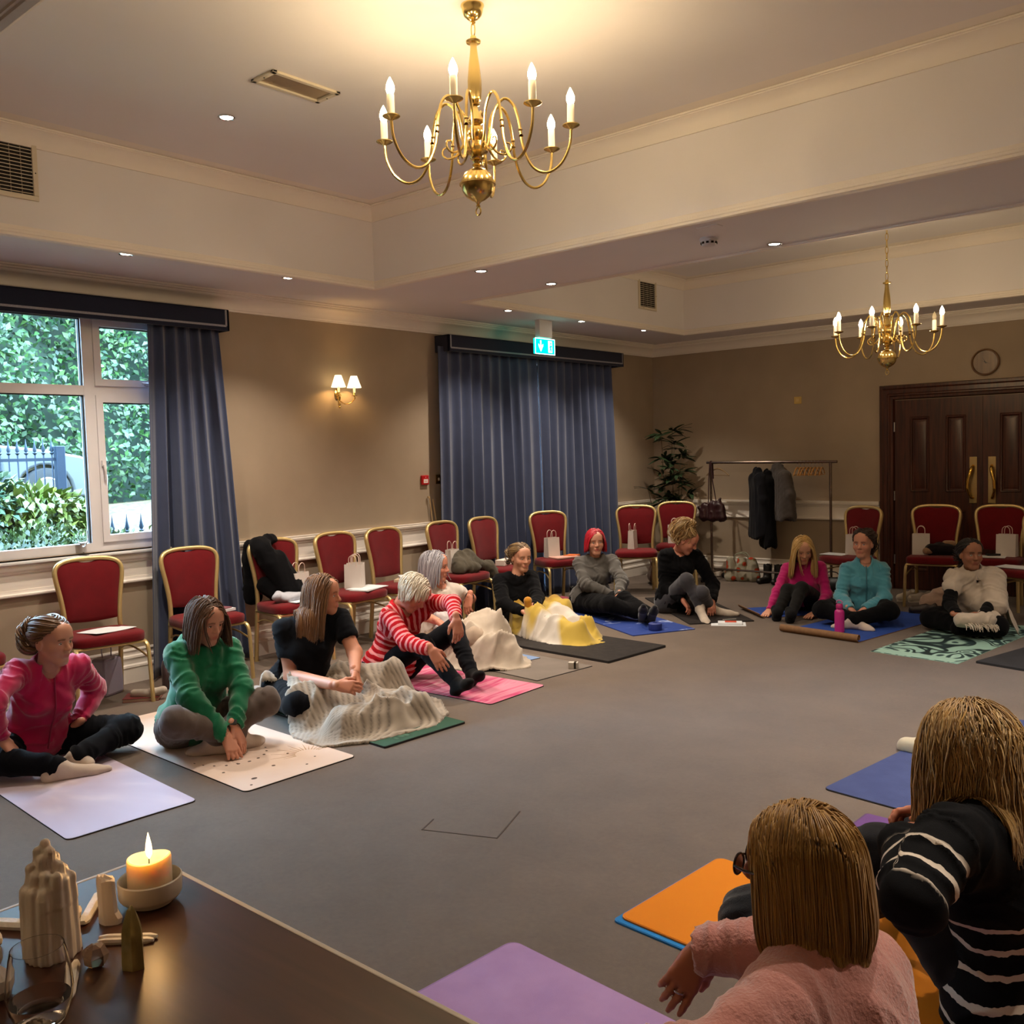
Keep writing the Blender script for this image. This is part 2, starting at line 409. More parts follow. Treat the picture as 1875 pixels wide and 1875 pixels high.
for lx0, lx1, hs in ((DX0+.006, DS-.002, 1), (DS+.002, DX1-.006, -1)):
    leaf = MB(); w = lx1-lx0
    st, mid = .155, .16
    pw = (w-2*st-.16)/2
    xs = [lx0+st, lx0+st+pw, lx0+st+pw+.16, lx1-st]
    zz = [(.20, .86), (1.04, 1.83)]
    # stiles, rails
    D = -.020
    leaf.box((lx0, D, .006), (xs[0], 0, DZ-.006)); leaf.box((xs[3], D, .006), (lx1, 0, DZ-.006)); leaf.box((xs[1], D, .006), (xs[2], 0, DZ-.006))
    for za, zb in ((.006, zz[0][0]), (zz[0][1], zz[1][0]), (zz[1][1], DZ-.006)):
        leaf.box((xs[0], D, za), (xs[1], 0, zb)); leaf.box((xs[2], D, za), (xs[3], 0, zb))
    lo = leaf.build('door_leaf', M_door, door, smooth=False)
    for a, b_ in ((xs[0], xs[1]), (xs[2], xs[3])):
        for za, zb in zz:
            pm = MB(); g = .035
            ring = [(0, .016), (.008, .024), (.018, .022), (.026, .010), (.034, .006), (.060, .014)]
            V = []
            for d, o in ring: V += [(a+d, -o, za+d), (b_-d, -o, za+d), (b_-d, -o, zb-d), (a+d, -o, zb-d)]
            Fc = [(i*4+k, i*4+(k+1) % 4, (i+1)*4+(k+1) % 4, (i+1)*4+k) for i in range(len(ring)-1) for k in range(4)]+[tuple(len(ring)*4-4+k for k in range(4))]
            pm.add(V, Fc); pm.build('door_panel', M_door, lo, ang=20)
    hx = lx1-.085 if hs > 0 else lx0+.085
    hp = MB().box((hx-.036, -.026, .93), (hx+.036, -.019, 1.40)).build('handle_plate', mat('brass_plate', '#c9b27c', .3, 1.0, var=.05), lo, smooth=False, bevel=.004)
    s = -hs
    hm = MB(); hm.tube(smooth_path([(hx-.003*s, -.026, .985), (hx+.012*s, -.06, .99), (hx+.036*s, -.085, 1.07), (hx+.034*s, -.09, 1.16), (hx+.014*s, -.08, 1.24), (hx+.003*s, -.06, 1.29), (hx, -.026, 1.31)], 5), [.010]*5+[.013]*5+[.016]*8+[.018]*7+[.014]*6, 10)
    hm.build('pull_handle', M_brass, lo)
    if hs > 0:
        for z in (.32, 1.0, 1.73): MB().tube([(DX0+.003, -.028, z-.05), (DX0+.003, -.028, z+.05)], .008, 8).build('hinge', M_steel, lo)
# ================================================================== FITTINGS
M_curt = mat('curtain_cloth', '#3e4660', .95, var=.06, vscale=9, bump=.25, bscale=420, sheen=.35, spec=.15)
M_val = mat('valance_cloth', '#1e2233', .95, var=.05, vscale=9, bump=.25, bscale=420, sheen=.25, spec=.15)
M_braid = mat('braid', '#8d8c93', .8, var=.35, vscale=260)
def curtain(name, label, yt0, yt1, yb0, yb1, ztop, zbot, nf, amp, seed, xo=.1, group=None):
    nu, nv = nf*22, 34; rng = random.Random(seed)
    ph = [rng.uniform(0, 6.28) for _ in range(6)]
    u = np.linspace(0, 1, nu)[None, :]; v = np.linspace(0, 1, nv)[:, None]
    wu = u+.030*np.sin(u*9+ph[0])+.020*np.sin(u*23+ph[1])
    y = (yt0*(1-v)+yb0*v)*(1-wu)+(yt1*(1-v)+yb1*v)*wu
    th = 2*math.pi*nf*(wu+.012*v*np.sin(u*17+ph[2])+.01*v*v*np.sin(u*31+ph[3]))
    a = amp*(.55+.55*v)*(1+.35*np.sin(u*13+ph[4]))
    x = xo+a*np.sin(th)+.25*a*np.sin(2*th+ph[5])+.012*np.sin(u*7+v*3)
    y = y+.35*a*np.cos(th)
    z = ztop*(1-v)+zbot*v+0*u
    o = MB().grid(np.stack([x, y, z+0*x], 2), .004).build(name, M_curt, ang=180)
    return tag(o, label, 'curtain', group)
curtain('curtain', 'gathered dark blue-grey curtain at the right edge of the big window', -6.86, -6.27, -6.97, -6.12, 2.60, .02, 6, .040, 3, .112)
curtain('curtain', 'left half of the closed grey curtains below the green exit sign', -3.87, -2.53, -3.92, -2.50, 2.60, .02, 9, .040, 5, .112, 'closed pair of grey curtains')
curtain('curtain', 'right half of the closed grey curtains, nearer the potted plant', -2.515, -1.02, -2.50, -.93, 2.60, .02, 10, .040, 8, .112, 'closed pair of grey curtains')
def valance(label, ya, yb):
    r = thing('pelmet', label, 'pelmet')
    zb, zt, d = 2.548, 2.708, .19
    b = MB(); b.box((d-.02, ya, zb), (d, yb, zt)); b.box((0, ya, zb), (d, ya+.02, zt)); b.box((0, yb-.02, zb), (d, yb, zt)); b.box((0, ya, zt-.015), (d, yb, zt))
    b.build('pelmet_box', M_val, r, smooth=False, bevel=.006)
    t = MB(); z = zb+.036; w = .0075
    t.box((d, ya+.03, z-w), (d+.003, yb-.03, z+w))
    for yy in (ya+.03, yb-.03): t.box((d, yy-w, z), (d+.003, yy+w, zt-.004))
    t.build('braid_trim', M_braid, r, smooth=False)
valance('long navy padded pelmet with pale braid above the big window', -9.19, -6.215)
valance('dark padded pelmet with pale braid above the closed curtains', -3.865, -.925)

# ---------------------------------------------------------------- chandeliers
M_gold = mat('lacquered_brass', '#e8cb80', .2, 1.0, var=.03, vscale=20)
M_candle = mat('candle_sleeve', '#efe6d2', .5, var=0, emit='#ffd9a0', estr=.12)
M_bulb = emis('lit_bulb', (1.0, .74, .42, 1), BULB_W)
M_bulb_off = mat('clear_bulb', '#fff2d8', .05, var=0, trans=.7)
CH = np.array((-.655, .756))
def chandelier(label, x, y, zb, dead=None, rot=0):
    r = thing('chandelier', label, 'chandelier', (x, y, zb), 0, 'brass chandeliers hanging in the ceiling trays')
    # central column, lathe about the ball centre
    prof = [(.004, -.098), (.010, -.092), (.006, -.084), (.012, -.076), (.016, -.072), (.03, -.066), (.052, -.050), (.066, -.030), (.072, -.008), (.073, -.003), (.079, -.002), (.079, .004), (.072, .006), (.070, .02), (.060, .042), (.040, .060), (.018, .068), (.014, .076), (.022, .082), (.014, .090), (.020, .098)]
    MB().lathe(prof, 28).build('ball', M_gold, r)
    hub = [(.012, .098), (.026, .106), (.030, .112), (.022, .122), (.034, .130), (.050, .136), (.052, .150), (.030, .158), (.018, .168), (.016, .186), (.022, .192), (.034, .205), (.038, .222), (.032, .238), (.018, .252), (.034, .262), (.036, .268), (.026, .290), (.013, .312), (.010, .330), (.020, .336), (.012, .345)]
    MB().lathe(hub, 20).build('hub', M_gold, r)
    def flute(V):
        a = np.arctan2(V[:, 1], V[:, 0]); k = np.clip((.50-V[:, 2])/.1, 0, 1); s = 1+.09*np.cos(8*a)*k
        V = V.copy(); V[:, 0] *= s; V[:, 1] *= s; return V
    stem = [(.010, .340), (.021, .350), (.024, .366), (.027, .40), (.028, .44), (.024, .50), (.017, .55), (.014, .58), (.016, .592), (.030, .596), (.032, .604), (.014, .610), (.012, .624)]
    MB().lathe(stem, 32, wob=flute).build('stem', M_gold, r)
    # chain up to the rose
    ztop = ZT-zb
    MB().lathe([(.006, ztop-.078), (.012, ztop-.074), (.008, ztop-.066), (.022, ztop-.06), (.038, ztop-.045), (.044, ztop-.03), (.046, ztop-.012), (.050, ztop-.006), (.050, ztop-.001)], 24).build('ceiling_rose', M_gold, r)
    z, k = .622, 0
    while z < ztop-.08:
        th = np.linspace(0, 2*math.pi, 13)[:-1]; h = min(.030, (ztop-.074-z)/2+.004)
        L_ = np.stack([.011*np.cos(th), 0*th, z+h+h*np.sin(th)], 1)
        if k % 2: L_ = L_[:, [1, 0, 2]]
        MB().tube(L_, .0028, 6, closed=True).build('chain_link', M_gold, r)
        z += 2*h-.008; k += 1
        if h < .03: break
    th = np.linspace(0, 2*math.pi, 13)[:-1]
    MB().tube(np.stack([.014*np.cos(th), 0*th, -.114+.017*np.sin(th)], 1), .0032, 6, closed=True).build('pull_ring', M_gold, r)
    path = smooth_path([(.045, .142), (.062, .20), (.080, .30), (.125, .352), (.168, .32), (.190, .24), (.205, .14), (.245, .055), (.305, .028), (.365, .06), (.403, .13), (.412, .20)], 4)
    pt = smooth_path([(.062, .165), (.09, .13), (.125, .118), (.15, .135), (.148, .16), (.128, .165), (.122, .150)], 4)
    mesh = {}
    for i in range(8):
        a = math.atan2(-CH[1], -CH[0])+math.radians(rot+45*i); c, s = math.cos(a), math.sin(a)
        R2 = np.array(((c, -s, 0), (s, c, 0), (0, 0, 1)))
        def place(nm, mb, m, par=r):
            if nm not in mesh: mesh[nm] = mb().build(nm, m, par); o = mesh[nm]
            else: o = mesh[nm].copy(); COL.objects.link(o); o.parent = par
            o.rotation_euler = (0, 0, a) if par is r else (0, 0, 0)
            return o
        def arm():
            mb = MB(); rr = np.full(len(path), .0062); mb.tube(np.c_[path[:, 0], 0*path[:, 0], path[:, 1]], rr, 8)
            for tt in (.215, .20, .188): 
                kk = np.argmin(np.abs(path[20:30, 1]-tt))+20; q = path[kk]
                mb.lathe([(.006, -.006), (.0105, 0), (.006, .006)], 10, at=(q[0], 0, q[1]))
            return mb
        ao = place('arm', arm, M_gold)
        place('drip_pan', lambda: MB().lathe([(.006, .198), (.012, .203), (.030, .210), (.037, .215), (.036, .218), (.012, .214), (.014, .228), (.008, .232)], 20, at=(.412, 0, 0)), M_gold, ao)
        place('scroll', lambda: MB().tube(np.c_[pt[:, 0], 0*pt[:, 0], pt[:, 1]], np.linspace(.0055, .003, len(pt)), 7), M_gold)
        so = place('candle_sleeve', lambda: MB().lathe([(.015, .222), (.0155, .225), (.0155, .300), (.014, .304)], 14, at=(.412, 0, 0)), M_candle)
        bl = lambda: MB().lathe([(.009, .302), (.014, .310), (.0175, .322), (.0165, .336), (.011, .352), (.005, .364), (.001, .371)], 10, at=(.412, 0, 0))
        if i == dead: bo = bl().build('bulb', M_bulb_off, so)
        else: place('bulb', bl, M_bulb, so)
    return r
chandelier('large brass chandelier nearest the camera with all its candle bulbs lit', 3.659, -7.191, 2.735, None, -10)
chandelier('unseen third brass chandelier added in the tray behind the camera as fill light', 3.66, -11.7, 2.735, None, 5)  # unseen chandelier added to raise the light level of the room
chandelier('farther brass chandelier on a long chain near the double doors, one bulb unlit', 3.785, -2.50, 2.245, 2, 8)

# ---------------------------------------------------------------- recessed lights, vents, detector, signs
M_chrome = mat('chrome', '#c9c9c9', .12, 1.0, var=0)
M_spot = emis('lit_spot', (1.0, .88, .74, 1), SPOT_W)
spots = [((.815, -7.325), 'recessed ceiling downlight over the left part of the big window'), ((.815, -6.119), 'recessed downlight above the gathered window curtain'),
         ((1.89, -5.246), 'recessed downlight on the near edge of the ceiling beam'), ((1.905, -4.46), 'recessed downlight on the far edge of the ceiling beam, left one'),
         ((3.748, -4.464), 'recessed downlight on the beam beside the smoke detector'), ((.805, -3.699), 'recessed downlight left of the exit sign'),
         ((.80, -2.571), 'recessed downlight right of the exit sign'), ((.815, -1.442), 'recessed downlight nearest the far room corner'),
         ((1.778, -7.196), 'recessed downlight in the near tray ceiling beside the air grille')]
spots += [((6.53, -7.325), 'added fill downlight in the right-hand soffit beside the camera'), ((6.53, -6.119), 'added fill downlight in the right-hand soffit over the striped sweater'), ((5.62, -5.246), 'added fill downlight on the near beam edge toward the right wall'),
          ((5.6, -4.46), 'added fill downlight on the far beam edge toward the right wall'), ((6.53, -2.571), 'added fill downlight in the right-hand soffit beyond the beam'), ((5.55, -7.196), 'added fill downlight in the near tray ceiling right of the chandelier')]  # these six downlights are added to brighten the room from the right
sl_ = bpy.data.lights.new('downlight_beam', 'SPOT'); sl_.energy = SPOT_LAMP; sl_.color = (1.0, .86, .70); sl_.spot_size = math.radians(110); sl_.spot_blend = .8; sl_.shadow_soft_size = .03
for (x, y), lb in spots:
    z = ZT if 'tray' in lb else ZS
    r = thing('downlight', lb, 'ceiling light', (x, y, z), 0, 'recessed ceiling downlights')
    MB().lathe([(.034, -.001), (.046, -.001), (.047, -.005), (.043, -.008), (.036, -.004), (.033, .0)], 24).build('bezel', M_chrome, r)
    MB().lathe([(.034, -.0015), (.034, -.004), (.02, -.005), (.004, -.0055)], 16).build('lamp', M_spot, r)
    lo_ = bpy.data.objects.new('downlight_beam', sl_); COL.objects.link(lo_); lo_.parent = r; lo_.location = (0, 0, -.012)
M_grille = mat('grille_paint', '#d5cab4', .5, var=.02)
M_slot = mat('grille_dark', '#140e0b', .8, var=0)
def vent(label, x, y0, y1, z0, z1, nh, nvv):
    r = thing('air_vent', label, 'vent', (x, (y0+y1)/2, z0))
    w, h = (y1-y0)/2, z1-z0; b = .028
    f = MB()
    for lo, hi in (((0, -w-b, -b), (.014, w+b, 0)), ((0, -w-b, h), (.014, w+b, h+b)), ((0, -w-b, 0), (.014, -w, h)), ((0, w, 0), (.014, w+b, h))): f.box(lo, hi)
    f.build('frame', M_grille, r, smooth=False, bevel=.003)
    MB().box((-.0, -w, 0), (.001, w, h)).build('backing', M_slot, r, smooth=False)
    s0 = MB().box((.003, -w, -.0018), (.010, w, .0018)).build('slat', M_grille, r, smooth=False); s0.location = (0, 0, h/nh*.5)
    for i in range(1, nh):
        c = s0.copy(); COL.objects.link(c); c.location = (0, 0, h/nh*(i+.5))
    s1 = MB().box((.001, -.002, 0), (.004, .002, h)).build('bar', mat('grille_bar', '#8b7b6b', .6, var=0), r, smooth=False); s1.location = (0, -w+2*w/(nvv+1), 0)
    for i in range(1, nvv):
        c = s1.copy(); COL.objects.link(c); c.location = (0, -w+2*w/(nvv+1)*(i+1), 0)
    for yy in (-w*.6, w+b*.5):
        MB().lathe([(.004, 0), (.003, .002), (.001, .0025)], 8, M=rotm('Y', math.pi/2), at=(.014, yy, -b*.5 if yy < 0 else h*.45)).build('screw', M_slot, r)
vent('square air vent grille in the near tray wall above the big window', .876, -8.19, -7.892, 3.104, 3.388, 14, 4)
vent('tall air vent grille in the far tray wall beyond the beam', .876, -1.622, -1.325, 3.106, 3.40, 14, 3)
# supply grille in the near tray ceiling: framed recess with a pale flap lit from one end
r = thing('ceiling_grille', 'long narrow framed air grille in the near tray ceiling', 'vent', (2.415, -7.19, ZT))
f = MB(); a, b_ = .095, .21
for lo, hi in (((-a, -b_, -.014), (a, -b_+.028, 0)), ((-a, b_-.028, -.014), (a, b_, 0)), ((-a, -b_, -.014), (-a+.026, b_, 0)), ((a-.026, -b_, -.014), (a, b_, 0))): f.box(lo, hi)
f.build('frame', M_grille, r, smooth=False, bevel=.003)
MB().box((-a+.026, -b_+.028, -.004), (a-.026, b_-.028, -.001)).build('backing', mat('grille_inner', '#9c8a76', .25, .6, var=.05), r, smooth=False)
for yy in (-b_+.014, b_-.014): MB().lathe([(.005, -.0145), (.004, -.016), (.001, -.0165)], 8, at=(0, yy, 0)).build('screw', M_slot, r)
r = thing('smoke_detector', 'round white smoke detector under the ceiling beam', 'smoke detector', (3.533, -4.931, ZS))
MB().lathe([(.056, 0), (.058, -.012), (.050, -.018), (.050, -.022), (.046, -.040), (.034, -.050), (.012, -.052)], 24).build('housing', M_white, r)
for k in range(10):
    o = MB().box((.0455, -.008, -.038), (.0515, .008, -.026)).build('slot', M_slot, r, smooth=False); o.rotation_euler = (0, 0, k*math.pi/5)
r = tag(MB().box((-.07, -.035, -.006), (.07, .035, 0)).build('blank_plate', M_ceil, smooth=False, bevel=.003, loc=(3.686, -5.20, ZS)), 'small pale blank plate on the beam next to the smoke detector', 'plate')

# exit sign: green lit box on a ceiling bracket, arrow and door figure
M_exit = emis('exit_green', (0.0, .42, .30, 1), 1.5); M_exitw = emis('exit_white', (.55, 1.0, .92, 1), 1.6)
r = thing('exit_sign', 'lit green exit sign with a white down arrow, hanging before the curtains', 'exit sign', (.58, -2.912, 2.54))
MB().box((-.03, -.10, .162), (.03, .10, .332)).build('bracket', M_ceil, r, smooth=False, bevel=.004)
MB().box((-.012, -.152, 0), (.012, .152, .150)).build('panel', M_exit, r, smooth=False)
e = MB()
for lo, hi in (((.012, -.156, -.004), (.015, .156, .004)), ((.012, -.156, .146), (.015, .156, .154)), ((.012, -.156, 0), (.015, -.149, .15)), ((.012, .149, 0), (.015, .156, .15))): e.box(lo, hi)
e.build('rim', M_exitw, r, smooth=False)
Msg = np.array(((0, 0, 1), (1, 0, 0), (0, 1, 0)))
ar = MB(); ar.prism([(-.115, .090), (-.078, .090), (-.078, .128), (-.062, .128), (-.062, .090), (-.018, .090), (-.034, .074), (-.050, .082), (-.050, .045), (-.030, .060), (-.070, .018), (-.110, .060), (-.090, .045), (-.090, .082), (-.100, .078)][::-1], .0035, Msg, (.012, 0, 0))
ar = MB(); ar.prism([(-.076, .132), (-.060, .132), (-.060, .075), (-.032, .098), (-.032, .078), (-.068, .022), (-.104, .078), (-.104, .098), (-.076, .075)][::-1], .0035, Msg, (.012, 0, 0)); ar.build('arrow', M_exitw, r, smooth=False)
dr = MB(); dr.box((.012, .050, .018), (.015, .112, .134)); dr.build('door_mark', M_exitw, r, smooth=False)
fg = MB(); fg.prism([(.066, .024), (.074, .024), (.084, .05), (.094, .026), (.104, .026), (.094, .062), (.096, .078), (.106, .072), (.108, .080), (.094, .092), (.078, .088), (.064, .070), (.070, .064), (.080, .074)], .0045, Msg, (.012, 0, 0))
fg.lathe([(.009, 0), (.009, .0045), (.001, .005)], 10, M=Msg, at=(.012, .088, .108)); fg.build('running_figure', M_exit, r, smooth=False)

# wall sconce with two pleated shades
M_shade = emis('lit_shade', (1.0, .74, .38, 1), SHADE_W)
M_glow = emis('sconce_bulb', (1.0, .58, .20, 1), SCONCE_W)
r = thing('wall_sconce', 'brass twin-arm wall light with two lit cream shades', 'wall light', (0, -5.07, 2.12))
MB().lathe([(.001, 0), (.022, .002), (.030, .010), (.022, .018), (.012, .022)], 18, M=rotm('Y', math.pi/2)@np.diag((1.6, 1, 1))).build('backplate', M_gold, r)
MB().lathe([(.001, -.125), (.007, -.12), (.010, -.112), (.005, -.104), (.012, -.095), (.014, -.085), (.006, -.076), (.010, -.06), (.015, -.03), (.012, .0), (.008, .02), (.011, .03), (.005, .04), (.001, .05)], 14, at=(.032, 0, 0)).build('stem', M_gold, r)
for sy in (-1, 1):
    py = .085*sy+.012; px = .12
    p = smooth_path([(.035, .0, -.055), (.06, py*.35, -.085), (.09, py*.75, -.08), (px, py, -.045), (px, py, -.02)], 5)
    arm_ = MB().tube(p, .005, 8).build('arm', M_gold, r)
    MB().lathe([(.004, -.024), (.024, -.020), (.026, -.017), (.010, -.014), (.008, 0), (.012, .006)], 16, at=(px, py, 0)).build('drip_pan', M_gold, arm_)
    MB().lathe([(.010, .004), (.010, .062), (.008, .064)], 12, at=(px, py, 0)).build('candle_sleeve', mat('sconce_sleeve', '#f0dcae', .5, var=0, emit='#ffcf80', estr=.5), arm_)
    sh = MB(); th = np.arange(33)*2*math.pi/32; zz = np.linspace(.050, .150, 6)
    G = np.array([[(px+(.062-.034*(z-.05)/.1)*math.cos(t), py+(.062-.034*(z-.05)/.1)*math.sin(t), z) for t in th] for z in zz])
    sh.grid(G); sh.build('lamp_shade', M_shade, arm_)
    MB().lathe([(.008, .064), (.014, .08), (.012, .10), (.003, .115)], 10, at=(px, py, 0)).build('bulb', M_glow, arm_)

# clock
r = thing('wall_clock', 'round white wall clock with brown rim above the double doors', 'clock', (3.892, -.004, 2.342))
Mc = np.array(((1, 0, 0), (0, 0, -1), (0, 1, 0)))
MB().lathe([(.118, 0), (.131, .004), (.134, .016), (.128, .026), (.120, .028), (.115, .020), (.114, .010)], 40, M=Mc).build('rim', wood_mat('clock_wood', '#5b4028', '#7d5c3b'), r)
MB().lathe([(.118, .004), (.118, .008), (.001, .0085)], 40, M=Mc).build('face', mat('clock_face', '#e6e2d6', .5, var=0), r)
M_ink = mat('clock_ink', '#232020', .6, var=0)
def hand(ang, ln, w):
    c, s = math.sin(ang), math.cos(ang)
    return MB().add([(-w*s-.015*c, -.0105, w*c-.015*s), (w*s-.015*c, -.0105, -w*c-.015*s), (c*ln, -.0105, s*ln)], [(0, 1, 2), (2, 1, 0)])
hand(math.radians(114), .052, .004).build('hour_hand', M_ink, r, smooth=False); hand(math.radians(331), .075, .003).build('minute_hand', M_ink, r, smooth=False); hand(math.radians(295), .085, .001).build('second_hand', M_ink, r, smooth=False)
for k in range(12):
    t = bpy.data.curves.new('numeral', 'FONT'); t.body = str(k or 12); t.size = .022; t.align_x = 'CENTER'; t.align_y = 'CENTER'; t.extrude = .0003; t.resolution_u = 2
    to = bpy.data.objects.new('numeral_text', t); COL.objects.link(to); bpy.context.view_layer.update()
    me = bpy.data.meshes.new_from_object(to.evaluated_get(bpy.context.evaluated_depsgraph_get())); bpy.data.objects.remove(to); bpy.data.curves.remove(t)
    me.materials.clear(); me.materials.append(M_ink); me.name = 'numeral'
    o = bpy.data.objects.new('numeral', me); COL.objects.link(o); o.parent = r
    a = math.radians(30*k); o.location = (.094*math.sin(a), -.0095, .094*math.cos(a)); o.rotation_euler = (math.pi/2, 0, 0)

# red fire call point and brass switch by the curtain, small beige plate on the back wall, curtain rod end
r = thing('fire_call_point', 'small red fire alarm call point on the wall left of the curtains', 'alarm', (.0, -4.066, 1.337))
MB().box((0, -.045, -.045), (.026, .045, .045)).build('housing', mat('alarm_red', '#b4171b', .4, var=0), r, smooth=False, bevel=.006)
MB().box((.026, -.028, -.028), (.028, .028, .008)).build('glass_plate', mat('alarm_white', '#e9e2dc', .3, var=0), r, smooth=False)
MB().lathe([(.006, 0), (.006, .002), (.001, .0022)], 10, M=rotm('Y', math.pi/2), at=(.026, 0, .026)).build('lamp', mat('alarm_dot', '#e88', .3, var=0), r)
MB().box((.028, -.018, -.014), (.0285, .018, -.010)).build('print_line', mat('alarm_ink', '#c33', .5, var=0), r, smooth=False)
r = thing('light_switch', 'brass light switch plate tucked beside the closed curtains', 'switch', (0, -3.875, 1.338))
MB().box((0, -.035, -.043), (.007, .035, .043)).build('plate', mat('switch_brass', '#a98c4c', .35, 1., var=.03), r, smooth=False, bevel=.003)
MB().box((.007, -.009, -.014), (.013, .009, .014)).build('rocker', M_cream, r, smooth=False, bevel=.002)
r = thing('thermostat_plate', 'small square cream plate alone on the back wall', 'switch', (1.928, 0, 2.076))
MB().box((-.043, -.012, -.040), (.043, 0, .040)).build('plate', mat('thermo', '#cfae62', .5, var=.03), r, smooth=False, bevel=.004)
MB().box((-.02, -.016, -.015), (.02, -.012, .02)).build('button', mat('thermo_b', '#d8bc7c', .5, var=0), r, smooth=False, bevel=.002)
pr_ = MB(); pr_.tube([(.02, -4.02, 1.17), (.03, -4.0, .95), (.05, -3.97, .5)], .006, 6); pr_.tube([(.03, -3.985, 1.15), (.04, -3.96, .95), (.06, -3.94, .5)], .006, 6); pr_.lathe([(.012, 1.165), (.012, 1.18)], 8, at=(.02, -4.03, 0))
tag(pr_.build('curtain_rod', mat('rod_cream', '#b79a72', .5, var=0)), 'thin pale curtain pull rods leaning beside the closed curtains', 'rod')
# wine glass on the sill
M_clear = mat('clear_glass', (1, 1, 1, 1), .0, var=0, trans=1.0); M_clear.node_tree.nodes['Principled BSDF'].inputs['IOR'].default_value = 1.35
gl = MB().lathe([(.001, 0), (.034, 0), (.034, .003), (.006, .008), (.004, .012), (.004, .055), (.012, .065), (.032, .09), (.037, .115), (.034, .150), (.030, .170), (.0285, .170), (.0325, .150), (.0355, .115), (.030, .092), (.010, .069), (.001, .066)], 28)
tag(gl.build('wine_glass', M_clear, loc=(.022, -7.335, .952)), 'empty wine glass standing on the window sill', 'wine glass')
# ================================================================== BANQUET CHAIRS
M_frame = mat('chair_gold', '#cdb47c', .36, .6, var=.06, vscale=12)
M_red = mat('chair_red', '#62060f', .9, var=.1, vscale=14, bump=.3, bscale=500, sheen=.12, spec=.2)
def back_outline(n=40, ins=0.):
    """balloon shape of the chair back in (x, t): t 0 at the seat, 1 at the top"""
    hw = [(.0, .178), (.12, .176), (.3, .180), (.5, .192), (.68, .207), (.8, .214), (.88, .210), (.94, .188), (.975, .150), (.995, .09), (1.0, 0)]
    L_ = np.array([(w, t) for t, w in hw])
    P = smooth_path(L_, 5)
    return P
def chair_mesh():
    r = thing('banquet_chair', '', 'chair')
    def B(x, t, off=0.):                # point on the leaning back plane
        z = .455+t*.485; y = -.175-.055*t-.035*t*(1-t)*-1.2-.02*(x/.2)**2*-1
        return (x, y+off, z)
    P = back_outline()
    left = [B(-x, t) for x, t in P]; right = [B(x, t) for x, t in P[::-1][1:]]
    low = lambda s: [(s*.178, -.215, .0), (s*.178, -.195, .2), (s*.178, -.172, .40)]
    path = np.array(low(-1)+left+right+low(1)[::-1])
    MB().tube(path, .0165, 8, sx=1.15).build('back_frame', M_frame, r, ang=60)
    # upholstered back panel with the hand-hold notch at its top
    out = [(x-.012 if x > .02 else x, t) for x, t in P]
    q = [(-x, t) for x, t in out if t > .13][:]
    xs = np.linspace(-1, 1, 25); rows = []
    ts = np.linspace(.13, 1, 26)
    Pn = np.array(P)[np.argsort(np.array(P)[:, 1])]
    for t in ts:
        w = max(np.interp(t, Pn[:, 1], Pn[:, 0])-.010, .004)
        rows.append((w, t))
    def topz(x): return .978-.25*x*x-(.045*max(0, 1-(x/.062)**2))
    def sheet(off, bulge):
        G = np.zeros((26, 25, 3))
        for i, (w, t) in enumerate(rows):
            for j, s in enumerate(xs):
                wl_ = np.interp(t, Pn[:, 1], Pn[:, 0])-.008
                x = s*max(wl_, .0); tt = t
                if t > .8:
                    wr = np.interp(.8, Pn[:, 1], Pn[:, 0])-.008; x = s*wr
                    # squeeze the columns under the arched, notched top edge
                    k = (t-.8)/.2; lim = np.interp(abs(x), Pn[::-1, 0][Pn[::-1, 1] > .79][::1], Pn[::-1, 1][Pn[::-1, 1] > .79][::1]) if False else None
                    ax = abs(x); cand = Pn[Pn[:, 1] >= .79]; lim = np.interp(-ax, -cand[:, 0], cand[:, 1])
                    lim = min(lim-.012, 1)-(.040*max(0, 1-(x/.064)**2)**.7 if ax < .064 else 0)
                    tt = .8+k*(max(lim, .8)-.8)
                if i == 0: tt = .13+.025*(s*s)
                e = min(1, 4*min(i, 25-i)/25.)*min(1, 4*(1-abs(s)))
                b = B(x, tt, off+bulge*e**.5)
                G[i, j] = b
        return G
    F_, Bk = sheet(.004, .016), sheet(-.004, -.006)
    mb = MB(); mb.grid(F_); mb.grid(Bk[:, ::-1])
    edge = [(0, j) for j in range(25)]+[(i, 24) for i in range(1, 26)]+[(25, j) for j in range(23, -1, -1)]+[(i, 0) for i in range(24, 0, -1)]
    Vv = [F_[e] for e in edge]+[Bk[e] for e in edge]; n = len(edge)
    mb.add(Vv, [(i, n+i, n+(i+1) % n, (i+1) % n) for i in range(n)])
    mb.build('backrest', M_red, r, ang=50)
    # seat cushion: rounded slab, a little narrower at the rear
    nu, nv = 28, 28; mb = MB()
    def slab(z0, z1):
        G = []
        lay = [(0., z0, .94), (.0, z0, 1.), (.0, z0+.02, 1.012), (.0, z1-.016, 1.012), (.0, z1-.004, .985), (.0, z1+.004, .90), (.0, z1+.010, .6), (0, z1+.011, .02)]
        th = np.arange(40)*2*math.pi/40
        for _, z, k in lay:
            row = []
            for t in th:
                c, s = math.cos(t), math.sin(t); n_ = 5.0
                rr = 1/((abs(c)**n_+abs(s)**n_)**(1/n_)); y = s*rr*.205; x = c*rr*(.222+.012*(y/.205))
                row.append((x*k, .02+y*k, z))
            G.append(row)
        return np.array(G)
    G = slab(.415, .472); m_, n_ = G.shape[:2]
    mb.add(G.reshape(-1, 3), [(i*n_+k, i*n_+(k+1) % n_, (i+1)*n_+(k+1) % n_, (i+1)*n_+k) for i in range(m_-1) for k in range(n_)]+[tuple(range(n_-1, -1, -1)), tuple((m_-1)*n_+k for k in range(n_))])
    mb.build('seat', M_red, r, ang=70)
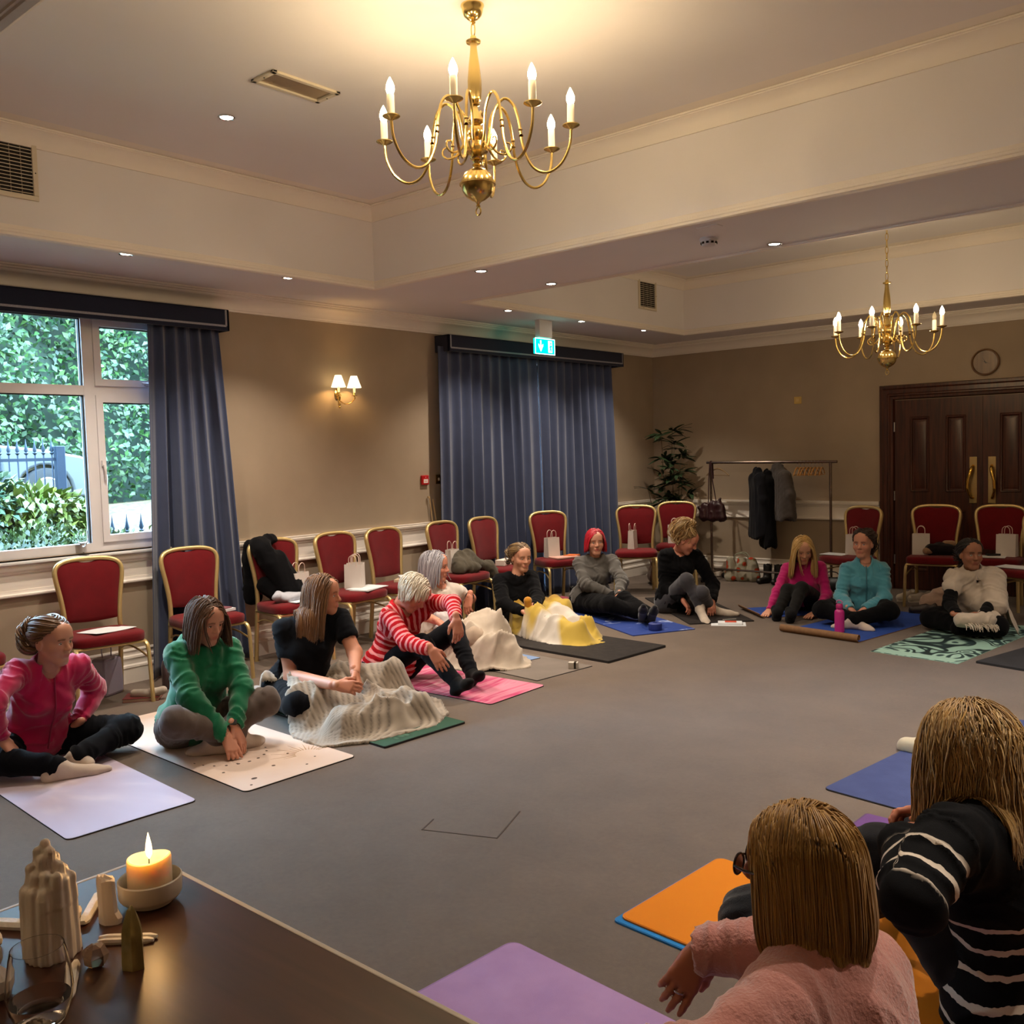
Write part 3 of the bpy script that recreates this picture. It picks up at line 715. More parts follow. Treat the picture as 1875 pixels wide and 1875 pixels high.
    # side rails running into the front legs, front rail, rear apron, knee braces
    for s in (-1, 1):
        p = smooth_path([(s*.182, -.17, .405), (s*.200, .0, .402), (s*.212, .14, .402), (s*.218, .196, .392), (s*.222, .222, .355), (s*.226, .228, .25), (s*.232, .236, .0)], 5)
        MB().tube(p, .013, 8, sx=1.1).build('leg', M_frame, r)
        MB().tube(smooth_path([(s*.222, .20, .30), (s*.20, .10, .335), (s*.185, -.06, .345), (s*.178, -.18, .31)], 4), .007, 6).build('brace', M_frame, r)
    MB().tube([(-.215, .19, .402), (.215, .19, .402)], .010, 8).build('front_rail', M_frame, r)
    MB().tube([(-.178, -.178, .40), (.178, -.178, .40)], .010, 8).build('rear_rail', M_frame, r)
    return r
CHAIR0 = chair_mesh(); _used = []
def chair(label, top, a):
    """top = world xy under the top of the back, a = heading of the sitter in degrees"""
    o = CHAIR0 if not _used else copy_tree(CHAIR0); _used.append(1)
    f = math.radians(a); o.location = (top[0]+.23*math.cos(f), top[1]+.23*math.sin(f), 0); o.rotation_euler = (0, 0, f-math.pi/2)
    tag(o, label, 'chair', 'red and gold banquet chairs'); return o
ch = {}
CH_SPEC = [('c0', (.16, -8.25), -8, 'banquet chair at the left picture edge, only its red seat corner in view'),
 ('c1', (.15, -7.379), -8, 'banquet chair below the window with one pale sheet on its seat'),
 ('c2', (.16, -6.645), -4, 'banquet chair in front of the gathered window curtain, behind the green hoodie'),
 ('c3', (.17, -5.93), -2, 'banquet chair with a black coat hung over its back'),
 ('c4', (.16, -5.311), 3, 'banquet chair holding two narrow white gift bags'),
 ('c5', (.19, -4.80), 5, 'banquet chair behind the bent white-haired woman, book on its seat'),
 ('c6', (.18, -4.066), 5, 'banquet chair with a crumpled olive jacket on its seat'),
 ('c7', (.18, -3.496), 4, 'banquet chair at the left edge of the closed curtains, white glasses box on seat'),
 ('c8', (.28, -2.582), -22, 'banquet chair before the curtain middle with a gift bag and orange book'),
 ('c9', (.66, -1.444), -58, 'banquet chair with a slim white gift bag, standing beside the plant'),
 ('c10', (.74, -.701), -62, 'banquet chair directly in front of the potted plant'),
 ('c11', (3.06, -1.00), -110, 'banquet chair left of the double doors behind the blue fleece'),
 ('c12', (3.61, -.62), -80, 'banquet chair before the doors with a dark rolled bag on its seat'),
 ('c13', (4.16, -.50), -88, 'banquet chair before the doors behind the shawl wearer'),
 ('c14', (4.72, -1.25), -112, 'banquet chair cut off by the right picture edge')]
for k, t, a, lb in CH_SPEC: ch[k] = chair(lb, t, a)
def on_chair(k, x, y, z=.485):
    """world point for seat-local coordinates of a chair"""
    o = ch[k]; a = o.rotation_euler.z; c, s = math.cos(a), math.sin(a); x = -x
    return (o.location.x+c*x-s*y, o.location.y+s*x+c*y, z), a

# ---------------------------------------------------------------- gift bags, papers, books on the seats
M_paper = mat('white_paper_bag', '#cfc6bf', .7, var=.03, vscale=8)
M_cord = mat('paper_cord', '#d8bfb2', .8, var=0)
def bag(k, x, y, rz, w=.15, d=.08, h=.20, label='', z=.483, lean=0):
    (wx, wy, wz), a = on_chair(k, x, y, z)
    r = thing('gift_bag', label, 'paper bag', (wx, wy, wz), a+rz, 'small white paper gift bags')
    if lean: r.rotation_euler = (lean, 0, a+rz)
    g = MB(); t = .0015
    w2, d2 = w/2, d/2
    # tapered shell with a pinched side gusset, open at the top
    V = [(-w2, -d2, 0), (w2, -d2, 0), (w2, d2, 0), (-w2, d2, 0)]
    top = [(-w2, -d2*.75, h), (0, -d2*.8, h+.002), (w2, -d2*.75, h), (w2*.9, 0, h-.002), (w2, d2*.75, h), (0, d2*.8, h+.001), (-w2, d2*.75, h), (-w2*.9, 0, h-.002)]
    bot = [(-w2, -d2, 0), (0, -d2, 0), (w2, -d2, 0), (w2, 0, 0), (w2, d2, 0), (0, d2, 0), (-w2, d2, 0), (-w2, 0, 0)]
    inn = [(p[0]*.985, p[1]*.97, p[2]) for p in top]; ib = [(p[0]*.985, p[1]*.97, .004) for p in bot]
    Fc = [(i, (i+1) % 8, 8+(i+1) % 8, 8+i) for i in range(8)]+[tuple(range(7, -1, -1))]
    Fc += [(8+i, 8+(i+1) % 8, 16+(i+1) % 8, 16+i) for i in range(8)]+[(16+i, 16+(i+1) % 8, 24+(i+1) % 8, 24+i) for i in range(8)]+[tuple(range(24, 32))]
    g.add(bot+top+inn+ib, Fc); g.build('bag_body', M_paper, r, smooth=False)
    for s in (-1, 1):
        th = np.linspace(0, math.pi, 11); hw = min(.034, w*.28); hh = .075
        p = [(-hw, s*d2*.74, h-.03)]+[(-hw*math.cos(q), s*d2*.74+s*.004*math.sin(q), h+hh*(.45+.55*math.sin(q)) if 0 < q < math.pi else h+hh*.35) for q in th]+[(hw, s*d2*.74, h-.03)]
        MB().tube(p, .0032, 6).build('cord_handle', M_cord, r)
    return r
bag('c3', .10, .0, .25, .16, .085, .185, 'white gift bag beside the black coat, facing the room', .50)
bag('c4', .045, -.02, -1.15, .15, .08, .20, 'nearer of two white gift bags on one chair'); bag('c4', .10, -.06, -1.0, .14, .075, .205, 'farther of two white gift bags on one chair')
bag('c6', -.02, -.06, .1, .14, .08, .21, 'white gift bag behind the olive jacket, only its handles showing')
bag('c8', -.05, -.03, .15, .15, .085, .205, 'white gift bag on the chair before the curtain gap')
bag('c9', -.04, -.05, 1.35, .16, .075, .20, 'white gift bag turned narrow side on, left of the plant')
bag('c10', -.02, .0, .1, .15, .08, .21, 'white gift bag behind the blonde hair bun')
bag('c11', .02, -.04, .3, .15, .08, .20, 'white gift bag half hidden behind the blue fleece wearer'); bag('c12', -.11, .02, .1, .155, .085, .20, 'white gift bag next to the dark rolled bag')
bag('c13', .09, -.02, -.12, .17, .09, .205, 'white gift bag behind the shawl wearer')
def slab_on(k, x, y, rz, w, d, h, m, name, label, cat, z=.484, group=None, curl=0):
    (wx, wy, wz), a = on_chair(k, x, y, z)
    n = 9; G = np.zeros((n, n, 3))
    for i in range(n):
        for j in range(n):
            u, v = i/(n-1)*2-1, j/(n-1)*2-1
            G[i, j] = (u*w/2, v*d/2, h+curl*(u*u*v+.4*u))
    o = MB().grid(G[:, ::-1], h).build(name, m, ang=30, loc=(wx, wy, wz)); o.rotation_euler = (0, 0, a+rz)
    return tag(o, label, cat, group)
M_sheet = mat('white_sheet', '#d9dde2', .6, var=.02)
slab_on('c1', .02, .05, .3, .30, .21, .002, M_sheet, 'paper_sheet', 'pale sheet of paper lying on the chair below the window', 'paper', curl=.006)
slab_on('c2', .09, .02, .2, .21, .15, .018, M_sheet, 'notebook', 'thick pale notebook on the chair behind the green hoodie', 'book')
slab_on('c2', .09, .03, .35, .16, .12, .008, mat('plum_cover', '#7d4a55', .6), 'notebook', 'plum covered notebook on top of the thick pale notebook', 'book', z=.503)
slab_on('c3', .05, .10, .1, .28, .20, .003, M_sheet, 'paper_sheet', 'white sheet sticking out under the folded pale cloth', 'paper')
slab_on('c4', .09, .08, .15, .30, .21, .006, M_sheet, 'folder', 'white folder below the two gift bags', 'folder')
slab_on('c4', .05, .11, .3, .25, .18, .003, mat('grey_sheet', '#9a9695', .6), 'paper_sheet', 'grey sheet under the white folder', 'paper', z=.481)
slab_on('c5', .06, .0, .5, .22, .16, .02, mat('tan_book', '#b9a48c', .6), 'book', 'tan book on the chair behind the white-haired woman', 'book')
slab_on('c5', .09, -.04, .9, .14, .10, .015, M_sheet, 'booklet', 'small white booklet on the tan book', 'book', z=.506)
slab_on('c8', .02, .10, .1, .28, .18, .012, mat('pink_book', '#c89a8c', .6), 'book', 'pinkish book at the foot of the gift bag before the curtain', 'book')
slab_on('c8', .14, .05, .6, .16, .12, .016, mat('orange_book', '#c0602a', .6), 'book', 'orange book on the chair before the curtain gap', 'book')
slab_on('c11', -.13, .06, .2, .24, .18, .003, M_sheet, 'paper_sheet', 'paper sheet on the chair behind the blue fleece', 'paper')
slab_on('c13', -.04, .10, .1, .28, .17, .003, M_sheet, 'paper_sheet', 'paper sheet beside the head of the shawl wearer', 'paper')
slab_on('c14', -.1, .10, .1, .26, .18, .006, M_sheet, 'paper_sheet', 'paper sheet on the chair at the right picture edge', 'paper')
# white glasses box with sunglasses on chair c7
(wx, wy, wz), a = on_chair('c7', .03, .04)
r = thing('card_box', 'white glasses box with a black printed panel on the chair by the curtains', 'box', (wx, wy, wz), a+.15)
MB().box((-.10, -.05, 0), (.10, .05, .055)).build('carton', mat('carton_white', '#ded6cd', .6, var=.02), r, smooth=False, bevel=.003)
MB().prism([(-.02, .012), (.02, .006), (.055, .012), (.072, .03), (.06, .046), (.02, .05), (-.005, .042)][::-1], .002, np.array(((1, 0, 0), (0, 0, 1), (0, 1, 0))), (0, .0505, 0)).build('printed_panel', mat('carton_ink', '#1c1a1b', .5, var=0), r, smooth=False)
# small dark phone on c13
tag(slab_on('c13', -.02, .02, .5, .12, .06, .02, mat('black_leather', '#161414', .4), 'glasses_case', 'small black case on the chair behind the shawl wearer', 'case', z=.488))

# ================================================================== COAT RACK, PLANT, THINGS BY THE BACK WALL
M_rail = mat('dark_chrome', '#8b7d74', .25, 1.0, var=.03)
RYK = -.40
r = thing('clothes_rail', 'chrome clothes rail on castors against the back wall', 'clothes rail', (0, RYK, 0))
MB().tube([(.975, 0, 1.392), (2.535, 0, 1.380)], .0165, 10).build('top_rail', M_rail, r)
for x in (1.025, 2.462):
    MB().tube([(x, 0, .10), (x, 0, 1.385)], .014, 10).build('upright', M_rail, r)
    MB().tube(smooth_path([(x, -.26, .085), (x, -.22, .10), (x, -.12, .105), (x, 0, .105), (x, .12, .105), (x, .22, .10), (x, .26, .085)], 4), .012, 8).build('foot_bar', M_rail, r)
    for yy in (-.25, .25):
        MB().lathe([(.001, -.011), (.028, -.010), (.032, 0), (.028, .010), (.001, .011)], 16, M=rotm('Y', math.pi/2), at=(x+.01, yy, .034)).build('castor', mat('castor_black', '#1d1b1b', .5, var=0), r)
MB().tube([(1.025, 0, .14), (2.462, 0, .14)], .012, 8).build('lower_rail', M_rail, r)
M_hang = mat('hanger_wood', '#c8924f', .4, var=.15, vscale=20)
def hanger(x, tilt, label, m=M_hang, dz=0):
    o = thing('coat_hanger', label, 'hanger', (x, RYK, 1.375+dz), tilt, 'wooden hangers on the clothes rail')
    th = np.linspace(-.4, math.pi*1.05, 9)
    MB().tube([(0, .016*math.cos(q), .01+.016*math.sin(q)) for q in th[::-1]]+[(0, .0, -.03), (0, 0, -.055)], .0022, 6).build('hook', M_chrome, o)
    MB().tube(smooth_path([(0, -.21, -.135), (0, -.12, -.085), (0, 0, -.055), (0, .12, -.085), (0, .21, -.135)], 5), [.008]*6+[.010]*9+[.008]*6, 8, sx=.7).build('shoulder_bar', m, o)
    MB().tube([(0, -.19, -.132), (0, .19, -.132)], .005, 6).build('trouser_bar', m, o)
    return o
for i in range(8): hanger(2.09+.04*i, .22+.04*math.sin(i*2.1), ['first', 'second', 'third', 'fourth', 'fifth', 'sixth', 'seventh', 'last'][i]+' from the left of the eight bunched wooden hangers' if i < 7 else 'hanger nearest the right post of the clothes rail')
hanger(1.93, .75, 'dark hanger turned sideways just left of the bunched hangers', mat('hanger_dark', '#5a4430', .4))
hanger(1.115, 1.15, 'single empty hanger near the handbag end of the rail', mat('hanger_mid', '#80684a', .4))
# ================================================================== IMPLICIT-SURFACE MODELLER (bodies, clothes, soft things)
class SDF:
    def __init__(s, lo, hi, h):
        s.h = h; s.lo = np.asarray(lo, float)
        s.n = np.maximum(np.ceil((np.asarray(hi, float)-s.lo)/h).astype(int)+1, 4)
        s.d = np.full(s.n, 1.0, np.float32)
        s.ax = [(s.lo[i]+np.arange(s.n[i])*h).astype(np.float32) for i in range(3)]
    def win(s, lo, hi):
        a = np.clip(np.floor((np.asarray(lo)-s.lo)/s.h).astype(int), 0, s.n); b = np.clip(np.ceil((np.asarray(hi)-s.lo)/s.h).astype(int)+1, 0, s.n)
        if (b <= a).any(): return None, None
        sl = tuple(slice(a[i], b[i]) for i in range(3))
        X = s.ax[0][sl[0]][:, None, None]; Y = s.ax[1][sl[1]][None, :, None]; Z = s.ax[2][sl[2]][None, None, :]
        return sl, (X, Y, Z)
    def put(s, sl, b, k):
        a = s.d[sl]; hh = np.maximum(k-np.abs(a-b), 0)/k
        s.d[sl] = np.minimum(a, b)-hh*hh*k*.25
    def cut_(s, sl, b, k):
        a = s.d[sl]; b = -b; hh = np.maximum(k-np.abs(a-b), 0)/k
        s.d[sl] = np.maximum(a, b)+hh*hh*k*.25
    def _cap(s, a, b, ra, rb, pad, n=None, sq=1.):
        a = np.asarray(a, float); b = np.asarray(b, float); R = max(ra, rb)+pad
        sl, g = s.win(np.minimum(a, b)-R, np.maximum(a, b)+R)
        if sl is None: return None, None
        ab = b-a; L2 = ab@ab+1e-12
        q = [g[i]-a[i] for i in range(3)]
        t = np.clip((q[0]*ab[0]+q[1]*ab[1]+q[2]*ab[2])/L2, 0, 1)
        q = [q[i]-t*ab[i] for i in range(3)]
        d2 = q[0]**2+q[1]**2+q[2]**2
        if n is not None and sq != 1.:
            n = np.asarray(n, float); n = n/np.linalg.norm(n); w = q[0]*n[0]+q[1]*n[1]+q[2]*n[2]
            d2 = d2+w*w*(sq*sq-1)
        return sl, np.sqrt(d2)-(ra+(rb-ra)*t)
    def cap(s, a, b, ra, rb=None, k=.02, n=None, sq=1.):
        rb = ra if rb is None else rb; sl, d = s._cap(a, b, ra, rb, k+2*s.h, n, sq)
        if sl is not None: s.put(sl, d, k)
        return s
    def cutcap(s, a, b, ra, rb=None, k=.01, n=None, sq=1.):
        rb = ra if rb is None else rb; sl, d = s._cap(a, b, ra, rb, k+2*s.h, n, sq)
        if sl is not None: s.cut_(sl, d, k)
        return s
    def _ell(s, c, rad, M, pad):
        c = np.asarray(c, float); rad = np.asarray(rad, float); R = rad.max()+pad
        sl, g = s.win(c-R, c+R)
        if sl is None: return None, None
        q = [g[i]-c[i] for i in range(3)]
        if M is not None: q = [q[0]*M[0][j]+q[1]*M[1][j]+q[2]*M[2][j] for j in range(3)]   # into the local axes (columns of M)
        k0 = np.sqrt((q[0]/rad[0])**2+(q[1]/rad[1])**2+(q[2]/rad[2])**2)
        k1 = np.sqrt((q[0]/rad[0]**2)**2+(q[1]/rad[1]**2)**2+(q[2]/rad[2]**2)**2)+1e-6
        return sl, k0*(k0-1)/k1
    def ell(s, c, rad, M=None, k=.02):
        sl, d = s._ell(c, rad, M, k+2*s.h)
        if sl is not None: s.put(sl, d, k)
        return s
    def cutell(s, c, rad, M=None, k=.01):
        sl, d = s._ell(c, rad, M, k+2*s.h)
        if sl is not None: s.cut_(sl, d, k)
        return s
    def floor(s, z=0.):
        Z = s.ax[2][None, None, :]; s.d = np.maximum(s.d, z-Z); return s
    def mesh(s):
        d = s.d; I = d < 0
        c = I[:-1, :-1, :-1].astype(np.int8)
        tot = sum(I[i:d.shape[0]-1+i, j:d.shape[1]-1+j, k:d.shape[2]-1+k].astype(np.int8) for i in (0, 1) for j in (0, 1) for k in (0, 1))
        cells = np.argwhere((tot > 0) & (tot < 8))
        if len(cells) == 0: return np.zeros((0, 3)), np.zeros((0, 4), int)
        offs = np.array([(i, j, k) for i in (0, 1) for j in (0, 1) for k in (0, 1)])
        cv = np.stack([d[cells[:, 0]+o[0], cells[:, 1]+o[1], cells[:, 2]+o[2]] for o in offs], 1)
        acc = np.zeros((len(cells), 3)); cnt = np.zeros(len(cells))
        for a in range(8):
            for b in range(a+1, 8):
                if np.abs(offs[a]-offs[b]).sum() != 1: continue
                va, vb = cv[:, a], cv[:, b]; m = (va < 0) != (vb < 0)
                t = va[m]/(va[m]-vb[m]); acc[m] += offs[a]+t[:, None]*(offs[b]-offs[a]); cnt[m] += 1
        V = s.lo+(cells+acc/cnt[:, None])*s.h
        idx = np.full(tot.shape, -1, np.int32); idx[cells[:, 0], cells[:, 1], cells[:, 2]] = np.arange(len(cells))
        Q = []
        for ax in range(3):
            e1, e2 = (ax+1) % 3, (ax+2) % 3
            A = np.take(I, range(0, d.shape[ax]-1), ax); B = np.take(I, range(1, d.shape[ax]), ax)
            for flip, mk in ((False, A & ~B), (True, ~A & B)):
                p = np.argwhere(mk); ok = (p[:, e1] > 0) & (p[:, e2] > 0) & (p[:, e1] < tot.shape[e1]) & (p[:, e2] < tot.shape[e2]); p = p[ok]
                def at(i, j):
                    q = p.copy(); q[:, e1] -= i; q[:, e2] -= j; return idx[q[:, 0], q[:, 1], q[:, 2]]
                f = np.stack([at(1, 1), at(0, 1), at(0, 0), at(1, 0)], 1)
                Q.append(f[:, ::-1] if flip else f)
        F = np.concatenate(Q); F = F[(F >= 0).all(1)]
        return V, F
def vnormals(V, F):
    a, b, c, e = (V[F[:, i]] for i in range(4)); n = np.cross(c-a, e-b); N = np.zeros_like(V)
    for i in range(4): np.add.at(N, F[:, i], n)
    return N/(np.linalg.norm(N, axis=1)[:, None]+1e-12)
def relax(V, F, it=1, w=.5):
    for _ in range(it):
        S = np.zeros_like(V); c = np.zeros(len(V))
        for i in range(4):
            for j in (1, 3): np.add.at(S, F[:, i], V[F[:, (i+j) % 4]]); np.add.at(c, F[:, i], 1)
        V = V*(1-w)+w*S/np.maximum(c, 1)[:, None]
    return V
def near_bone(V, bones, tt=None):
    """distance along the nearest bone, per vertex"""
    best = np.full(len(V), 9.); al = np.zeros(len(V)); wh = np.zeros(len(V), int)
    for i, (a, b, off) in enumerate(bones):
        a = np.asarray(a); ab = np.asarray(b)-a; L = np.linalg.norm(ab)
        t = np.clip((V-a)@ab/(L*L), -.3, 1.3); dd = np.linalg.norm(V-(a+np.clip(t, 0, 1)[:, None]*ab), axis=1)
        m = dd < best; best[m] = dd[m]
        if tt is not None: tt[m] = t[m]
        al[m] = off+t[m]*L; wh[m] = i
    return al, wh
def unit(v): v = np.asarray(v, float); return v/(np.linalg.norm(v)+1e-12)
def lerp(a, b, t): return np.asarray(a)+(np.asarray(b)-np.asarray(a))*t

# ------------------------------------------------------------------ heads, hands, feet
def frame(fwd, up=(0, 0, 1)):
    y = unit(fwd); z = np.asarray(up, float); z = unit(z-y*(y@z)); x = np.cross(y, z)
    return np.stack([x, y, z], 1)        # columns right, forward, up
def head_sdf(c, R, h, age=0.):
    P = lambda *q: c+R@np.array(q, float)
    f = SDF(c-.17, c+.17, h)
    f.ell(P(0, -.014, .036), (.076, .096, .084), R, .02)
    f.ell(P(0, .022, -.028), (.057, .066, .086), R, .03)
    for s in (-1, 1):
        f.cap(P(s*.043, .0, -.042), P(s*.014, .056, -.088), .020, .018, .035)      # jaw
        f.ell(P(s*.040, .056, -.024), (.026, .026, .026), R, .03)                     # cheek
    f.cap(P(-.012, .066, -.098), P(.012, .066, -.098), .018, .018, .025)
    f.cap(P(-.036, .074, .026), P(.036, .074, .026), .015, .015, .022)                # brow
    f.ell(P(0, .058, .06), (.056, .034, .042), R, .03)
    for s in (-1, 1): f.cutell(P(s*.031, .103, .006), (.020, .020, .013), R, .012)     # eye sockets
    f.cap(P(0, .086, .014), P(0, .108, -.022), .0075, .0115, .016)                     # nose
    for s in (-1, 1): f.ell(P(s*.011, .098, -.027), (.008, .010, .0075), R, .008)
    f.cap(P(-.018, .085, -.056), P(.018, .085, -.056), .009, .009, .012)               # lips
    f.cap(P(-.012, .087, -.066), P(.012, .087, -.066), .008, .008, .010)
    f.cutcap(P(-.024, .0955, -.0605), P(.024, .0955, -.0605), .0028, .0028, .004)
    for s in (-1, 1):
        f.ell(P(s*.078, -.012, -.006), (.010, .021, .033), R, .008); f.cutell(P(s*.088, -.008, -.004), (.006, .012, .02), R, .006)
    return f
def head_colour(V, c, R, skin, lip, brow, h):
    q = (V-c)@R; s = np.array(C(skin)[:3]); col = np.tile(s, (len(V), 1))
    def mix(m, cc): 
        nonlocal col
        m = np.clip(m, 0, 1)[:, None]; col = col*(1-m)+np.array(C(cc)[:3])*m
    front = np.clip((q[:, 1]-.05)/.02, 0, 1)
    blush = np.exp(-(((np.abs(q[:, 0])-.04)/.02)**2+((q[:, 2]+.022)/.02)**2))*.35*front
    col = col*(1-blush[:, None]*np.array((0.0, .35, .35)))
    mix(np.exp(-((q[:, 0]/.021)**4+((q[:, 2]+.061)/.0105)**4))*front*.85, lip)
    ax = np.abs(q[:, 0]); bz = .0265+.10*(ax-.012)*(ax < .035)+(.0023-(ax-.035)*.25)*(ax >= .035)
    mix(np.exp(-((q[:, 2]-bz)/max(.0042, h*.8))**2)*((ax > .011) & (ax < .050))*front*.9, brow)
    return col
def hand_sdf(w, d, nrm, h, curl=.35, spread=.16, thumb=1., side=1, k=1., splay=0.):
    """w wrist, d towards the fingertips, nrm back of the hand; side +1/-1 picks the thumb side"""
    x = unit(d); z = np.asarray(nrm, float); z = unit(z-x*(x@z)); y = np.cross(z, x)*side
    P = lambda a, b, c_: w+k*(x*a+y*b+z*c_)
    f = SDF(w-.24*k, w+.24*k, h)
    ys = (.030, .010, -.010, -.028); Ls = (.070, .078, .072, .055); xk = (.088, .092, .088, .080)
    f.cap(P(-.03, 0, 0), P(.012, 0, 0), .026*k, .024*k, .02*k, z, 1.25)
    for b, X in zip(ys, xk): f.cap(P(.012, b*.55, 0), P(X, b, 0), .0150*k, .0115*k, .016*k)
    f.ell(P(.045, -.002, -.006), np.array((.04, .032, .013))*k, np.stack([x, y, z], 1), .012*k)
    cu = curl if isinstance(curl, (list, tuple)) else [curl*v for v in (.85, 1., 1.1, 1.2)]
    for i in range(4):
        p = np.array((xk[i], ys[i], 0.)); az = spread*(1.2-.8*i)*.6; a = 0.
        for j, (fr, r0, r1) in enumerate(((.46, .0100, .0090), (.30, .0090, .0080), (.24, .0080, .0064))):
            a += cu[i]*(.8, 1.25, .8)[j]
            dv = np.array((math.cos(a)*math.cos(az), math.cos(a)*math.sin(az), -math.sin(a)))
            q = p+dv*Ls[i]*fr; f.cap(P(*p), P(*q), r0*k, r1*k, .004*k); p = q
    t = [(.014, .022, -.004), (.042, .046*thumb+.002, -.012), (.066, .056*thumb, -.020), (.086, .058*thumb, -.028)]
    for i, (r0, r1) in enumerate(((.014, .0125), (.0115, .0105), (.0100, .0075))): f.cap(P(*t[i]), P(*t[i+1]), r0*k, r1*k, (.014, .006, .004)[i]*k)
    return f
def foot_sdf(ank, toe, h, r=1., bare=False, sole=None, kn=None):
    d = unit(np.asarray(toe)-ank); f = SDF(np.minimum(ank, toe)-.14, np.maximum(ank, toe)+.14, h)
    up = unit(np.array((0, 0, 1.))-d*d[2]) if abs(d[2]) < .9 else unit(np.array((.6, -.6, .3))-d*(d@np.array((.6, -.6, .3))))
    if sole is not None: up = unit(-np.asarray(sole)-d*(d@-np.asarray(sole)))
    sd = np.cross(d, up); L = np.linalg.norm(np.asarray(toe)-ank)
    heel = ank-d*.045-up*.045
    if kn is not None: f.cap(lerp(ank, kn, .1), ank, .034*r, .034*r, .03)
    f.cap(ank, heel, .034*r, .030*r, .02)
    ball = ank+d*L*.72-up*.048
    f.cap(heel, ball, .030*r, .032*r, .03, up, 1.15); f.cap(ank-up*.01, ball, .034*r, .026*r, .03)
    if bare:
        for i, (o, ln, rr) in enumerate(((-.030, .05, .0135), (-.010, .052, .0095), (.006, .047, .009), (.020, .042, .0085), (.033, .035, .008))):
            a = ball+sd*o; f.cap(a, a+d*ln+up*.006, rr+.006, rr, .010)
    else: f.cap(ball, np.asarray(toe)-up*.045, .034*r, .024*r, .03, up, 1.25)
    return f

# ------------------------------------------------------------------ hair as many tapered locks over a scalp cap
SC_C = np.array((0, -.014, .036)); SC_R = np.array((.081, .101, .090))
def hairy(u):
    y, z = u[:, 1], u[:, 2]
    thr = np.where(y > 0, -.34+1.02*y, -.34+.55*y); return z > thr
def tubes(P, r0, taper, col, sides=5, flat=1.):
    """P (n,m,3) lock paths, r (n,m) radii -> V, F, colours; col (n,m,3)"""
    n, m, _ = P.shape
    T = np.gradient(P, axis=1); T /= np.linalg.norm(T, axis=2)[..., None]+1e-9
    ref = np.array((.31, .27, .91)); a = np.cross(T, ref); a /= np.linalg.norm(a, axis=2)[..., None]+1e-9; b = np.cross(T, a)
    th = np.arange(sides)*2*math.pi/sides
    V = P[:, :, None]+r0[..., None, None]*(np.cos(th)[:, None]*a[:, :, None]+np.sin(th)[:, None]*b[:, :, None])
    i = np.arange(n)[:, None, None]; j = np.arange(m-1)[None, :, None]; k = np.arange(sides)[None, None, :]; k2 = (k+1) % sides
    base = (i*m+j)*sides; F = np.stack([base+k, base+k2, base+sides+k2, base+sides+k], -1).reshape(-1, 4)
    return V.reshape(-1, 3), F, np.repeat(col.reshape(-1, 3), sides, 0)
